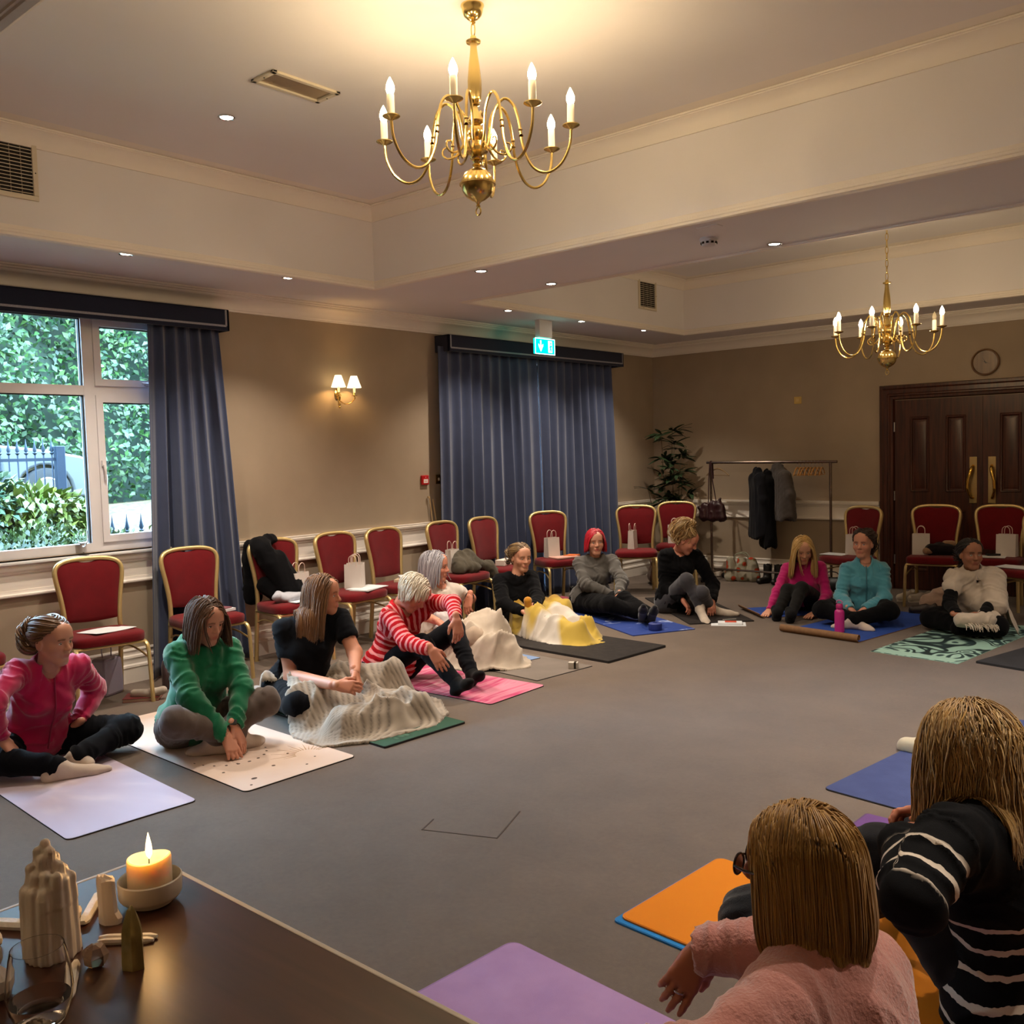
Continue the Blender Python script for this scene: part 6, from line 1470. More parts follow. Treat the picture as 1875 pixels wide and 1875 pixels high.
mat_thing('pale blue mat end under the grey-haired woman', (1.93, -5.30), 84, .5, .9, node_mat('mat_pale_blue', tex('noise', [(.3, '#6f86ad'), (.7, '#7b92b8')], 6)), .01, .004, z=.0055)
# ================================================================== BLANKETS AND SOFT THINGS
def soft(name, label, cat, m, prims, h=.011, amp=.018, seed=0, sc=(9, 7), parent=None, org=None, cuts=(), ribs=None, floor=.004, group=None, relaxn=2, squash=None):
    """crumpled cloth: prims (a, b, ra, rb, k) merged, ridged folds pushed into the surface"""
    P = np.array([p for q in prims for p in q[:2]]); R = max(max(q[2], q[3]) for q in prims)+.08
    f = SDF(P.min(0)-R, P.max(0)+R, h)
    for q in prims:
        if len(q) > 5: f.cap(*q[:5], n=q[5], sq=q[6])
        else: f.cap(*q)
    for q in cuts: f.cutcap(*q)
    if floor is not None: f.floor(floor)
    V, F = f.mesh(); V = relax(V, F, relaxn); N = vnormals(V, F)
    W = V+.05*np.stack([vnoise(V, 5, seed+9), vnoise(V, 5, seed+10), vnoise(V, 5, seed+11)], 1)
    a = math.radians(30+seed*40); d = W[:, 0]*math.cos(a)+W[:, 1]*math.sin(a)
    q = np.stack([d*sc[0], W[:, 2]*sc[1], (W[:, 1]-W[:, 0])*sc[1]*.5], 1)
    r1 = 1-np.abs(vnoise(q, 1, seed)); r2 = 1-np.abs(vnoise(q*2.1+4, 1, seed+1))
    disp = amp*((r1**2-.4)*1.4+.5*(r2**2-.4))
    A = {}
    if ribs:
        b_ = ribs.get('dir', a+1.2); u = (W[:, 0]*math.cos(b_)+W[:, 1]*math.sin(b_)+W[:, 2]*ribs.get('z', .6))+.06*vnoise(V, 4, seed+20)
        s = np.abs(np.sin(u*math.pi/ribs['w'])); disp = disp+ribs['amp']*(s**.6-.6); A['rib'] = ('FLOAT', s)
    A['fold'] = ('FLOAT', (vnoise(V, 3.0, seed+5)*.5+.5))
    V = V+N*disp[:, None]
    if floor is not None: V[:, 2] = np.maximum(V[:, 2], floor)
    if org is None: org = np.array((*V[:, :2].mean(0), 0.))
    o = mesh_obj(name, V-org, F, m, parent, True, 180, 0, None if parent is not None else tuple(org), A)
    if parent is None: tag(o, label, cat, group)
    return o
def pt(*a): return np.array(a, float)
J3 = p3[1]; J5 = p5[1]; J6 = p6[1]
M_ribbed = attrmat('ribbed_plush', [(0, '#5f554b'), (.45, '#8b7f72'), (1, '#a89b8c')], 'rib', const=False, sheen=.5)
up = pt(0, 0, 1)
caps3 = [(J3.hipL, J3.knL, .135, .105), (J3.knL, J3.anL, .10, .085), (J3.hipR+pt(.12, .02, 0), J3.knR+pt(-.02, .05, 0), .13, .10), (J3.knR+pt(.0, .06, 0), J3.anR, .10, .09), (J3.pel+pt(.12, 0, -.02), J3.pel+pt(.30, 0, -.02), .11, .10), (pt(2.16, -6.62, .05), pt(2.42, -6.50, .05), .13, .10), (pt(2.30, -6.95, .05), pt(2.40, -6.70, .06), .10, .10), (J3.pel+pt(-.03, -.14, .02), J3.pel+pt(.06, -.16, .0), .09, .08)]
drape('beige ribbed plush blanket heaped over the legs of the woman in black T-shirt', M_ribbed, caps3, [(1.50, -7.02), (1.70, -6.86), (1.82, -7.00), (2.10, -7.16), (2.38, -7.18), (2.55, -6.95), (2.62, -6.55), (2.50, -6.28), (2.25, -6.12), (1.95, -6.10), (1.75, -6.30), (1.66, -6.58), (1.50, -6.78)], .010, .0005, .027, 3, (8, 4.5), (.030, .010, .5))
M_creamfl = fab('cream_fleece', '#b3a595', sheen=.3)
c5 = (J5.knL+J5.knR)/2
caps5 = [(J5.hipL+pt(.1, 0, 0), J5.knL, .09, .08), (J5.hipR+pt(.15, 0, 0), J5.knR, .08, .075), (J5.knL, J5.anL, .07, .05), (J5.knR, lerp(J5.knR, J5.anR, .5), .07, .06), (c5+pt(-.05, .12, .06), c5+pt(.12, .16, .06), .09, .08), (c5+pt(.15, .02, -.04), c5+pt(.28, .10, -.06), .09, .07)]
drape('cream fleece blanket piled on the legs of the grey-haired woman', M_creamfl, caps5, [tuple((c5+pt(*q, 0))[:2]) for q in ((-.38, -.10), (-.10, -.20), (.14, -.20), (.36, -.06), (.46, .14), (.30, .34), (.0, .36), (-.28, .22))], .010, .0006, .050, 5, (8, 5))
M_white_hood = fab('white_towel', '#b9b3b4')
soft('towel', 'white cloth gathered in the lap of the grey-haired woman', 'towel', M_white_hood, [(J5.waist+J5.fwd*.16+J5.side*-.10, J5.waist+J5.fwd*.24-J5.side*.02-up*.08, .07, .08, .04), (J5.waist+J5.fwd*.22-J5.side*.16-up*.10, J5.waist+J5.fwd*.40-J5.side*.12-up*.14, .06, .05, .04)], .010, .012, 6, (14, 10))
M_yellow = attrmat('yellow_check', [(0, '#8a6814'), (.34, '#a07a1e'), (.40, '#b3932f'), (.60, '#b89a3a'), (.64, '#c2b8ac'), (.78, '#c4bcb2'), (.82, '#b89c3c')], 'fold', const=False, sheen=.2)
c6 = (J6.knL+J6.knR)/2; a6 = (J6.anL+J6.anR)/2
caps6 = [(J6.hipL, J6.knL, .10, .085), (J6.hipR, J6.knR, .095, .085), (J6.knL, J6.anL, .08, .06), (J6.knR, J6.anR, .08, .06), (J6.anL, J6.toL, .05, .04), (J6.anR, J6.toR, .05, .04), (J6.hipL+pt(.10, .18, .0), J6.hipL+pt(.30, .12, .02), .12, .10)]
drape('yellow and white fleece blanket over the outstretched legs', M_yellow, caps6, [tuple(p_) for p_ in ((J6.pel+pt(.10, -.30, 0))[:2], (J6.pel+pt(.45, -.46, 0))[:2], (a6+pt(.0, -.34, 0))[:2], (a6+pt(.22, -.30, 0))[:2], (a6+pt(.30, -.02, 0))[:2], (a6+pt(.10, .22, 0))[:2], (c6+pt(.1, .32, 0))[:2], (J6.pel+pt(.35, .36, 0))[:2], (J6.pel+pt(.10, .26, 0))[:2])], .010, .0004, .034, 8, (7, 4), attr=lambda X_, Y_, W_: np.clip(((X_-J6.pel[0])*(a6-J6.pel)[0]+(Y_-J6.pel[1])*(a6-J6.pel)[1])/((a6-J6.pel)[:2]@(a6-J6.pel)[:2])*.72+.10+.35*vnoise(W_, 2.6, 12), 0, 1))
# hot-water-bottle cover in her lap
soft('bottle_cover', 'mustard knitted hot water bottle neck held in the lap', 'hot water bottle', fab('mustard_knit', '#b3781a'), [(J6.wrR+pt(.03, .03, .03), J6.wrR+pt(.03, .03, .09), .030, .036, .01), (J6.wrR+pt(.03, .03, .0), J6.wrR+pt(.05, .05, -.04), .03, .05, .02)], .006, .004, 2)
# shawl of the woman on the mint mat: a cape shell with hanging corner and a fringe in the lap
J = p11[1]; M_shawl = fab('white_shawl', '#b8aa9a', sheen=.4); root, _, R11, org = p11
lo, hi = bounds(J, .25, ('neck', 'chest', 'shL', 'shR', 'elL', 'elR', 'waist')); f = SDF(lo, hi, .009)
torso(f, J, .030, 1.0, 1., .06)
for s in 'LR': arm(f, J, s, .030, 1., .95 if s == 'L' else .45, .05)
f.cap(J.neck+J.fwd*.03-J.spine*.01, J.neck-J.fwd*.02+J.spine*.015, .085, .082, .03)
f.cap(J.shL+J.spine*.0, lerp(J.elL, J.wrL, .2)+J.side*.05, .075, .085, .06)
f.cap(J.chest+J.fwd*.12-J.side*.02, J.waist+J.fwd*.17-J.side*.01, .06, .07, .05)
nd = unit(J.head-J.neck); f.cutcap(J.neck+J.fwd*.02, J.neck+nd*.2, .058, .07, .01); f.cutcap(J.neck+J.fwd*.06, J.neck+J.fwd*.10-J.spine*.03, .045, .02, .01)
f.cutcap(J.pel-J.spine*.30-J.side*.1, J.pel-J.spine*.13+J.side*.1, .26, .26, .02); f.cutcap(lerp(J.elR, J.shR, .35)-J.side*.09-J.spine*.05, J.elR-J.side*.05-J.spine*.10, .085, .10, .02)
Bs = [(J.shR+J.spine*.05, J.waist+J.side*.1+J.fwd*.1, 0.), (J.shL, J.elL, 1.)]
garment(f, J, 'shawl', M_shawl, root, org, Bs, .012, 77, (30, 5))
soft('shawl_end', None, None, M_shawl, [(J.wrR+pt(.03, -.02, -.03), J.wrL+pt(.03, -.0, -.04), .055, .06, .04), (J.wrL+pt(.0, .05, -.02), J.wrL+pt(.05, .12, -.03), .06, .05, .04)], .009, .010, 4, (16, 10), parent=root, org=org)
fr = MB(); rng = random.Random(4)
for i in range(46):
    t = i/45; a = lerp(J.wrR+pt(.08, -.05, -.055), J.wrL+pt(.10, -.03, -.065), t)+pt(rng.uniform(-.01, .01), rng.uniform(-.01, .01), rng.uniform(-.01, .008)); e = a+pt(.03+rng.uniform(-.015, .015), -.03+rng.uniform(-.015, .015), -.035+rng.uniform(-.012, .01)); e[2] = max(e[2], .02)
    fr.tube([a, lerp(a, e, .5)+pt(.004, 0, .006), e], [.004, .0035, .0015], 4)
sub(root, org, 'fringe', fr, M_shawl)
tl = MB(); G = []
for i in range(10):
    row = []
    for j in range(12):
        u, v = i/9, j/11; p = lerp(J.elL+J.side*.085+pt(0, 0, .02), J.elL+J.side*.17+pt(.02, -.02, -.20), v)+J.fwd*(u-.5)*(.12+.10*v)+J.side*.02*math.sin(u*9+v*3)
        row.append(p)
    G.append(row)
tl.grid(np.array(G), .004); sub(root, org, 'shawl_corner', tl, M_shawl, 180)

# ---------------------------------------------------------------- worn and held small things (each its own object)
M_dark = mat('black_plastic', '#101012', .3, var=0); M_silver = mat('silver', '#c9c7c2', .25, 1., var=0)
def ring_mb(c, d, r, t, n=20, wide=1.):
    Rm = frame(d); th = np.arange(n)*2*math.pi/n
    return MB().tube([c+Rm[:, 0]*r*math.cos(q)+Rm[:, 2]*r*math.sin(q) for q in th], t, 6, closed=True, sx=wide, up=tuple(unit(d)))
def watch(label, w, el, col='#0f1013', face=True, name='wrist_watch'):
    d = unit(w-el); c = w-d*.012; o = thing(name, label, 'watch', tuple(c))
    q = ring_mb(c, d, .0285, .0045, wide=2.0); q.build('strap', mat('strap'+col, col, .5, var=0), o).data.transform(Matrix.Translation(-Vector(c)))
    if face:
        Rm = frame(d, (.5, -.55, .67)); n = Rm[:, 2]; fb = MB().box((-.016, -.018, .026), (.016, .018, .038), Rm, c); fo = fb.build('watch_case', M_dark, o, smooth=False, bevel=.003); fo.data.transform(Matrix.Translation(-Vector(c)))
    return o
watch('black smart watch on the wrist of the green hoodie wearer', p2[1].wrL, p2[1].elL)
watch('thin dark watch on the arm of the grey-haired woman', J5.wrL, J5.elL, '#2b2422')
watch('dark wrist band on the red-striped sleeve', p4[1].wrL, p4[1].elL, '#15131a', False, 'wrist_band')
watch('black bead bracelet of the red-haired woman', p7[1].wrR, p7[1].elR, '#120f10', False, 'bracelet')
J = p12[1]; d = unit(J.wrR-J.elR); c = J.wrR-d*.004; o = thing('bracelet', 'stacked grey bead bracelets at the sherpa cuff', 'bracelet', tuple(c))
for k in range(3):
    Rm = frame(d)
    for q in range(16):
        a = q*math.pi/8+k*.2; pb = c+d*(.009*k-.006)+(Rm[:, 0]*math.cos(a)+Rm[:, 2]*math.sin(a))*.034-np.array(c)
        bo = MB().lathe([(.001, -.0045), (.0035, -.003), (.0046, 0), (.0035, .003), (.001, .0045)], 8, at=pb).build('bead', mat('bead%d' % k, ('#6d7a6e', '#a9a59a', '#39424a')[k], .3, var=.1), o)
Rm = frame(unit(J.tipR-J.wrR), (-.55, .1, .85)); rc = J.wrR+unit(J.tipR-J.wrR)*.105-Rm[:, 0]*.010-Rm[:, 2]*.006
o = ring_mb(rc, unit(J.tipR-J.wrR)-Rm[:, 2]*.3, .0105, .0022).build('finger_ring', M_silver); tag(o, 'silver ring on the hanging hand of the sherpa wearer', 'ring')
# spectacles of the sherpa wearer
R = p12[2]; hc = J.head; o = thing('spectacles', 'dark framed glasses on the woman in pink sherpa', 'glasses', tuple(hc))
def hl(x, y, z): return R@np.array((x, y, z))
for s in (-1, 1):
    th = np.arange(20)*2*math.pi/20; MB().tube([hl(s*.033+.026*math.cos(t), .112-.10*abs(.026*math.cos(t)*s+.0)*.2, .004+.019*math.sin(t)) for t in th], .0026, 6, closed=True).build('rim', mat('tortoise', '#20120e', .25, var=.2, vscale=60), o)
    MB().prism([(.024*math.cos(t), .017*math.sin(t)) for t in th], .001, R@np.array(((1, 0, 0), (0, 0, 1), (0, 1, 0))), hl(s*.033, .111, .004)).build('lens', pane_mat('lens_glass') if 'lens_glass' not in MATS else MATS['lens_glass'], o, smooth=False)
    MB().tube([hl(s*.060, .110, .010), hl(s*.078, .085, .012), hl(s*.084, .02, .008), hl(s*.082, -.02, -.01)], .0028, 6).build('temple', MATS['tortoise'], o)
MB().tube([hl(-.008, .113, .008), hl(0, .116, .011), hl(.008, .113, .008)], .0024, 6).build('bridge', MATS['tortoise'], o)
# fleece details of the first two: zip, small chest marks
def mark(root, org, J, name, polys, m, off, upv=None):
    """small flat mark lying on the chest; polys in (across, up) metres"""
    sgn = off[0]; c = J.chest+J.fwd*off[2]+J.side*off[0]+J.spine*off[1]; mb = MB()
    Rm = np.stack([-J.side, J.spine, J.fwd], 1)
    for P in polys: mb.prism(P, .0015, Rm, c)
    sub(root, org, name, mb, m)
for pp, m in ((p1, mat('zip_pink', '#8d0a3c', .5, var=0)), (p10, mat('zip_blue', '#356c7c', .5, var=0))):
    root, J, R, org = pp; z = MB(); P = [J.neck+J.fwd*.085-J.spine*.01, J.chest+J.fwd*(.158), J.waist+J.fwd*.150, J.pel+J.fwd*.165+J.spine*.05]
    z.tube(smooth_path(P, 5), .005, 6); sub(root, org, 'zip', z, m)
# drinking bottle
r = thing('water_bottle', 'bright pink metal water bottle with loop lid on the blue mat', 'bottle', (3.445, -2.66, .0075))
MB().lathe([(.036, 0), (.040, .004), (.040, .165), (.036, .180), (.022, .192), (.022, .200)], 24).build('flask', mat('hot_pink', '#bf2a80', .35, var=.02), r)
MB().lathe([(.026, .196), (.028, .200), (.028, .228), (.022, .236), (.001, .238)], 20).build('lid', mat('hot_pink_lid', '#b0246f', .4, var=0), r)
th = np.linspace(-.3, math.pi+.3, 12); MB().tube([(.024*math.cos(t), 0, .246+.020*math.sin(t)) for t in th], .005, 8).build('carry_loop', mat('loop_pink', '#b779a6', .4, var=0), r)
# ================================================================== FOREGROUND TABLE
TX0, TX1, TY0, TY1, TZ = 4.60, 6.15, -10.02, -9.305, .745
r = thing('table', 'dark wood table in the foreground with a pale edge strip', 'table', ((TX0+TX1)/2, (TY0+TY1)/2, 0))
cx, cy = (TX0+TX1)/2, (TY0+TY1)/2; hx, hy = (TX1-TX0)/2, (TY1-TY0)/2
M_top = wood_mat('table_walnut', '#331a12', '#4f2d20', 'X', 2.2, .36, 9)
MB().box((-hx+.008, -hy+.008, TZ-.022), (hx-.008, hy-.008, TZ)).build('table_top', M_top, r, smooth=False)
e = MB()
for lo, hi in (((-hx, -hy, TZ-.026), (hx, -hy+.010, TZ+.001)), ((-hx, hy-.010, TZ-.026), (hx, hy, TZ+.001)), ((-hx, -hy+.01, TZ-.026), (-hx+.010, hy-.01, TZ+.001)), ((hx-.010, -hy+.01, TZ-.026), (hx, hy-.01, TZ+.001))): e.box(lo, hi)
e.build('edge_strip', mat('edge_grey', '#c9bfb4', .4, var=.03), r, smooth=False, bevel=.002)
M_tleg = mat('table_leg', '#3a3a3c', .4, .8, var=0)
for sx in (-1, 1):
    for sy in (-1, 1): MB().tube([(sx*(hx-.09), sy*(hy-.08), 0), (sx*(hx-.09), sy*(hy-.08), TZ-.03)], .018, 10).build('leg', M_tleg, r)
MB().box((-hx+.1, -hy+.09, TZ-.06), (hx-.1, -hy+.11, TZ-.022)).box((-hx+.1, hy-.11, TZ-.06), (hx-.1, hy-.09, TZ-.022)).build('apron', M_tleg, r, smooth=False)

# candle in a bowl
M_bowl = mat('stoneware', '#d5ccbd', .4, var=.05, vscale=30)
bx, by = 4.80, -9.412
r = thing('candle_bowl', 'low cream ceramic bowl holding the lit candle', 'bowl', (bx, by, TZ))
MB().lathe([(.036, 0), (.040, .002), (.041, .007), (.052, .012), (.0565, .019), (.0575, .048), (.0555, .050), (.0535, .047), (.0525, .024), (.046, .0155), (.002, .014)], 40).build('bowl', M_bowl, r)
r = thing('candle', 'lit cream pillar candle standing in the ceramic bowl', 'candle', (bx, by, TZ+.0145))
def lean(V): V = V.copy(); V[:, 2] += np.where(V[:, 2] > .05, .002*V[:, 0]/.04+.002*np.sin(np.arctan2(V[:, 1], V[:, 0])*2), 0); return V
MW, N, L, b = newmat('candle_wax'); b.inputs['Base Color'].default_value = C('#e8dabc'); b.inputs['Roughness'].default_value = .45; b.inputs['Subsurface Weight'].default_value = .85; b.inputs['Subsurface Radius'].default_value = (.02, .014, .008); b.inputs['Subsurface Scale'].default_value = 1.
MB().lathe([(.038, 0), (.040, .003), (.040, .066), (.039, .072), (.036, .074), (.032, .070), (.028, .060), (.020, .055), (.002, .054)], 36, wob=lean).build('wax', MW, r)
MB().tube([(0, 0, .054), (.001, 0, .070), (.003, 0, .076)], .0012, 6).build('wick', mat('wick', '#1c1410', .9, var=0), r)
MB().lathe([(.0005, .070), (.0050, .078), (.0062, .086), (.0050, .098), (.0025, .110), (.0003, .120)], 14, at=(.002, 0, 0)).build('flame', emis('flame', (1.0, .62, .22, 1), 9.0), r)
cl_ = bpy.data.lights.new('candle_light', 'POINT'); cl_.energy = .30; cl_.color = (1.0, .55, .20); cl_.shadow_soft_size = .012
co = bpy.data.objects.new('candle_light', cl_); COL.objects.link(co); co.parent = r; co.location = (.002, 0, .135)

# crystals
def selenite_mat(name, col, tr=.0, sss=.5, rough=.4):
    m = mat(name, col, rough, var=.14, vscale=22, bump=.5, bscale=60, stretch=(1, 1, .18)); b = m.node_tree.nodes['Principled BSDF']; b.inputs['Subsurface Weight'].default_value = sss; b.inputs['Subsurface Radius'].default_value = (.03, .025, .02); b.inputs['Transmission Weight'].default_value = tr
    return m
M_sel = selenite_mat('selenite', '#e0d4c8'); M_selw = selenite_mat('selenite_white', '#e6e0d8')
def crystal(name, label, loc, V, F, m, rz=0, ang=25): 
    o = mesh_obj(name, V, F, m, None, True, ang, 0, loc); o.rotation_euler = (0, 0, rz); return tag(o, label, 'crystal', 'crystals on the foreground table')
def column(levels, n=14, seed=0, jag=.06):
    """stacked irregular rings: levels (z, rx, ry, dx, dy)"""
    rng = np.random.RandomState(seed); th = np.arange(n)*2*math.pi/n; k = 1+jag*rng.uniform(-1, 1, n); V = []
    for z, rx, ry, dx, dy in levels:
        kk = k*(1+jag*.4*rng.uniform(-1, 1, n)); V += [(dx+rx*kk[i]*math.cos(th[i]), dy+ry*kk[i]*math.sin(th[i]), z+.003*rng.uniform(-1, 1)*(z > .01)) for i in range(n)]
    m = len(levels); F = [(i*n+q, i*n+(q+1) % n, (i+1)*n+(q+1) % n, (i+1)*n+q) for i in range(m-1) for q in range(n)]+[tuple(range(n-1, -1, -1)), tuple((m-1)*n+q for q in range(n))]
    return np.array(V), F
# tall tower with stepped ledges and a broken summit
f = SDF((-.07, -.07, -.01), (.07, .07, .22), .0028)
rng = np.random.RandomState(5); rings = [(0, 1), (.013, 6), (.026, 11), (.037, 16)]
f.cap((0, 0, .0), (0, 0, .10), .040, .036, .003)
for R_, n_ in rings:
    for i in range(n_):
        a = 2*math.pi*i/n_+rng.uniform(-.15, .15); x, y = R_*math.cos(a), R_*math.sin(a); hgt = .186-1.75*max(0, R_-.004)-(.022*rng.rand() if R_ else 0)+.012*math.sin(a*1.5+1)
        hgt = .012*round(hgt/.012)
        f.cap((x, y, 0), (x*.96, y*.96, hgt), .0092, .0076, .008)
f.cutcap((0, 0, -.05), (0, 0, -.045), .05, .05, .002); f.floor(0.)
V, F = f.mesh(); N_ = vnormals(V, F); an = np.arctan2(V[:, 1], V[:, 0]); V = V+N_*(.0005*np.sin(an*23)+.0012*vnoise(V*np.array((1, 1, .3)), 90, 3)+.0018*np.abs(vnoise(V, 45, 4))*(V[:, 2] > .09))[:, None]; V[:, 2] = np.maximum(V[:, 2], 0)
crystal('selenite_tower', 'tall translucent selenite tower with a stepped craggy top', (4.842, -9.612, TZ), V, F, M_sel, 0, 50)
V, F = column([(0, .020, .012, .003, 0), (.010, .021, .012, .003, 0), (.022, .017, .011, 0, 0), (.060, .0165, .010, -.002, 0), (.078, .016, .010, -.002, 0), (.084, .014, .008, -.003, 0), (.088, .006, .004, -.010, 0)], 10, 3, .10)
crystal('selenite_slab', 'pinkish flat crystal slab standing left of the candle bowl', (4.815, -9.500, TZ), V, F, M_sel, .7)
V, F = column([(0, .020, .016, 0, 0), (.012, .0205, .0165, 0, 0), (.062, .018, .0155, 0, 0), (.078, .014, .012, 0, 0), (.096, .007, .006, .001, 0), (.104, .0015, .0012, .002, 0)], 6, 4, .05)
msq = mat('smoky_quartz', '#bca96c', .12, var=.35, vscale=40, trans=.35, stretch=(1, 1, .5))
crystal('smoky_quartz', 'upright smoky yellow quartz point nearest the candle', (4.992, -9.545, TZ), V, F, msq, .4, 20)
V, F = column([(0, .010, .008, 0, 0), (.008, .021, .018, 0, 0), (.022, .023, .020, 0, 0), (.034, .014, .013, .003, 0), (.038, .004, .004, .003, 0)], 7, 8, .14)
crystal('quartz_chunk', 'small faceted clear quartz lump on the table', (4.938, -9.585, TZ), V, F, mat('rose_quartz', '#bfa08c', .1, var=.15, vscale=40, trans=.5), .2, 15)
def stick(label, a, b_, w, h_, m=M_selw, seed=1):
    a = np.array(a, float); b_ = np.array(b_, float); L = np.linalg.norm(b_-a); an = math.atan2(*(b_-a)[::-1]); rng = np.random.RandomState(seed); n = 9; mb = MB(); rings = []
    for i in range(n):
        t = i/(n-1); k = 1-.10*rng.rand(); e = .55 if i in (0, n-1) else 1.
        rings.append([(t*L, w*k*e*c_, h_*.5+h_*.5*k*e*s_) for c_, s_ in ((-.5, -1), (.5, -1), (.5+.1, 0), (.35, 1), (-.35, 1), (-.6, 0))])
    V = np.array(rings).reshape(-1, 3); F = [(i*6+q, i*6+(q+1) % 6, (i+1)*6+(q+1) % 6, (i+1)*6+q) for i in range(n-1) for q in range(6)]+[tuple(range(5, -1, -1)), tuple((n-1)*6+q for q in range(6))]
    V[:, 2] -= V[:, 2].min(); return crystal('selenite_stick', label, (a[0], a[1], TZ), V, F, m, an, 25)
stick('white selenite stick lying behind the quartz point, upper of two', (4.862, -9.540), (4.938, -9.474), .010, .010)
stick('white selenite stick lying behind the quartz point, lower of two', (4.872, -9.548), (4.944, -9.484), .010, .009, seed=3)
stick('white selenite stick leaning between tower and slab', (4.790, -9.536), (4.700, -9.462), .018, .014, seed=4)
stick('broad white selenite stick at the left picture edge', (4.62, -9.66), (4.74, -9.585), .022, .014, seed=5)
stick('thin white selenite stick behind the drinking glass', (4.905, -9.600), (5.005, -9.655), .014, .010, seed=6)
stick('short selenite stick beside the tower foot', (4.775, -9.578), (4.735, -9.518), .02, .02, M_sel, 9)
for i, (x, y, s, lb) in enumerate(((4.80, -9.705, .030, 'cream crystal rock at the left edge, upper one'), (4.90, -9.728, .034, 'cream crystal rock at the left edge beside the glass'), (4.735, -9.668, .020, 'small pink crystal rock peeping in at the left edge'))):
    V, F = column([(0, s*.7, s*.6, 0, 0), (s*.4, s, s*.85, 0, 0), (s*.9, s*.85, s*.8, .002, 0), (s*1.35, s*.45, s*.4, 0, .002), (s*1.5, s*.1, s*.1, 0, 0)], 9, 20+i, .18)
    crystal('crystal_rock', lb, (x, y, TZ), V, F, M_sel, i, 20)
# stemless glass with a little water
gx, gy = 5.032, -9.708
r = thing('drinking_glass', 'stemless wine glass with water in the bottom left corner', 'glass', (gx, gy, TZ))
MB().lathe([(.001, .002), (.028, .0), (.034, .006), (.043, .030), (.0465, .052), (.044, .080), (.039, .108), (.0365, .118), (.0355, .118), (.0375, .107), (.0425, .080), (.045, .052), (.0415, .031), (.032, .0085), (.001, .007)], 40).build('glass', M_clear, r)
MB().lathe([(.001, .0085), (.031, .010), (.041, .032), (.0425, .040), (.001, .040)], 36).build('water', mat('water', (.9, .8, .76, 1), .0, var=0, trans=1.), r)
MATS['water'].node_tree.nodes['Principled BSDF'].inputs['IOR'].default_value = 1.2
# ================================================================== COATS, BAGS, PLANT, SHOES
def coat(label, x, rot, ztop, zhem, wid, m, thick=.055, sleeve=True, seed=1, amp=.010, slen=.52, name='coat', flare=.06):
    w = np.array((math.cos(rot), math.sin(rot), 0)); c = np.array((x, RYK, 0)); up = np.array((0, 0, 1.)); n = np.cross(w, up)
    P = lambda a, z, o=0: c+w*a+n*o+up*z
    f = SDF(P(0, zhem)-np.array((.42, .42, .05)), P(0, ztop)+np.array((.42, .42, .10)), .010)
    f.cap(P(-.05, ztop-.01), P(.05, ztop-.01), .035, None, .02); f.cap(P(0, ztop-.02), P(-wid*.8, ztop-.10), .045, .045, .03); f.cap(P(0, ztop-.02), P(wid*.8, ztop-.10), .045, .045, .03)
    for a in (-.8, -.4, 0, .4, .8): f.cap(P(a*wid, ztop-.14), P(a*(wid+flare), zhem), thick+.005, thick+.02, .05, n, 1.0)
    if sleeve:
        for s in (-1, 1): f.cap(P(s*wid, ztop-.11), P(s*(wid+.07), ztop-slen*.55, .02), .060, .055, .03); f.cap(P(s*(wid+.07), ztop-slen*.55, .02), P(s*(wid+.05), ztop-slen-.08, .05), .055, .046, .03)
    f.cutcap(P(-.03, ztop+.02, .02), P(.03, ztop+.02, .02), .022, None, .01)
    f.cutcap(P(-wid-.2, zhem-.06), P(wid+.2, zhem-.06), .055, None, .01)
    V, F = f.mesh(); V = relax(V, F, 2); N_ = vnormals(V, F)
    q = np.stack([(V-c)@w*22, V[:, 2]*3, (V-c)@n*10], 1); V = V+N_*(amp*((1-np.abs(vnoise(q, 1, seed)))**2-.4)*1.4)[:, None]
    if amp < .006: V = V+N_*(.004*(np.abs(np.sin(V[:, 2]*50+((V-c)@w)*50))*np.abs(np.sin(V[:, 2]*50-((V-c)@w)*50)))**.5)[:, None]
    org = np.array((x, RYK, zhem)); o = mesh_obj(name, V-org, F, m, None, True, 180, 0, tuple(org)); return tag(o, label, 'coat', 'coats on the clothes rail')
coat('long dark navy coat on the clothes rail', 1.615, 2.25, 1.31, .56, .15, fab('navy_wool', '#0e0f16', sheen=.05), .05, seed=3, slen=.62)
coat('black coat hanging behind the quilted jacket', 1.74, 2.2, 1.28, .46, .13, M_blackcloth, .05, False, 5)
coat('grey quilted jacket on the clothes rail', 1.86, 2.45, 1.345, .78, .19, fab('grey_quilt', '#4a4441', sheen=.15), .06, seed=7, amp=.005, slen=.58, name='jacket')
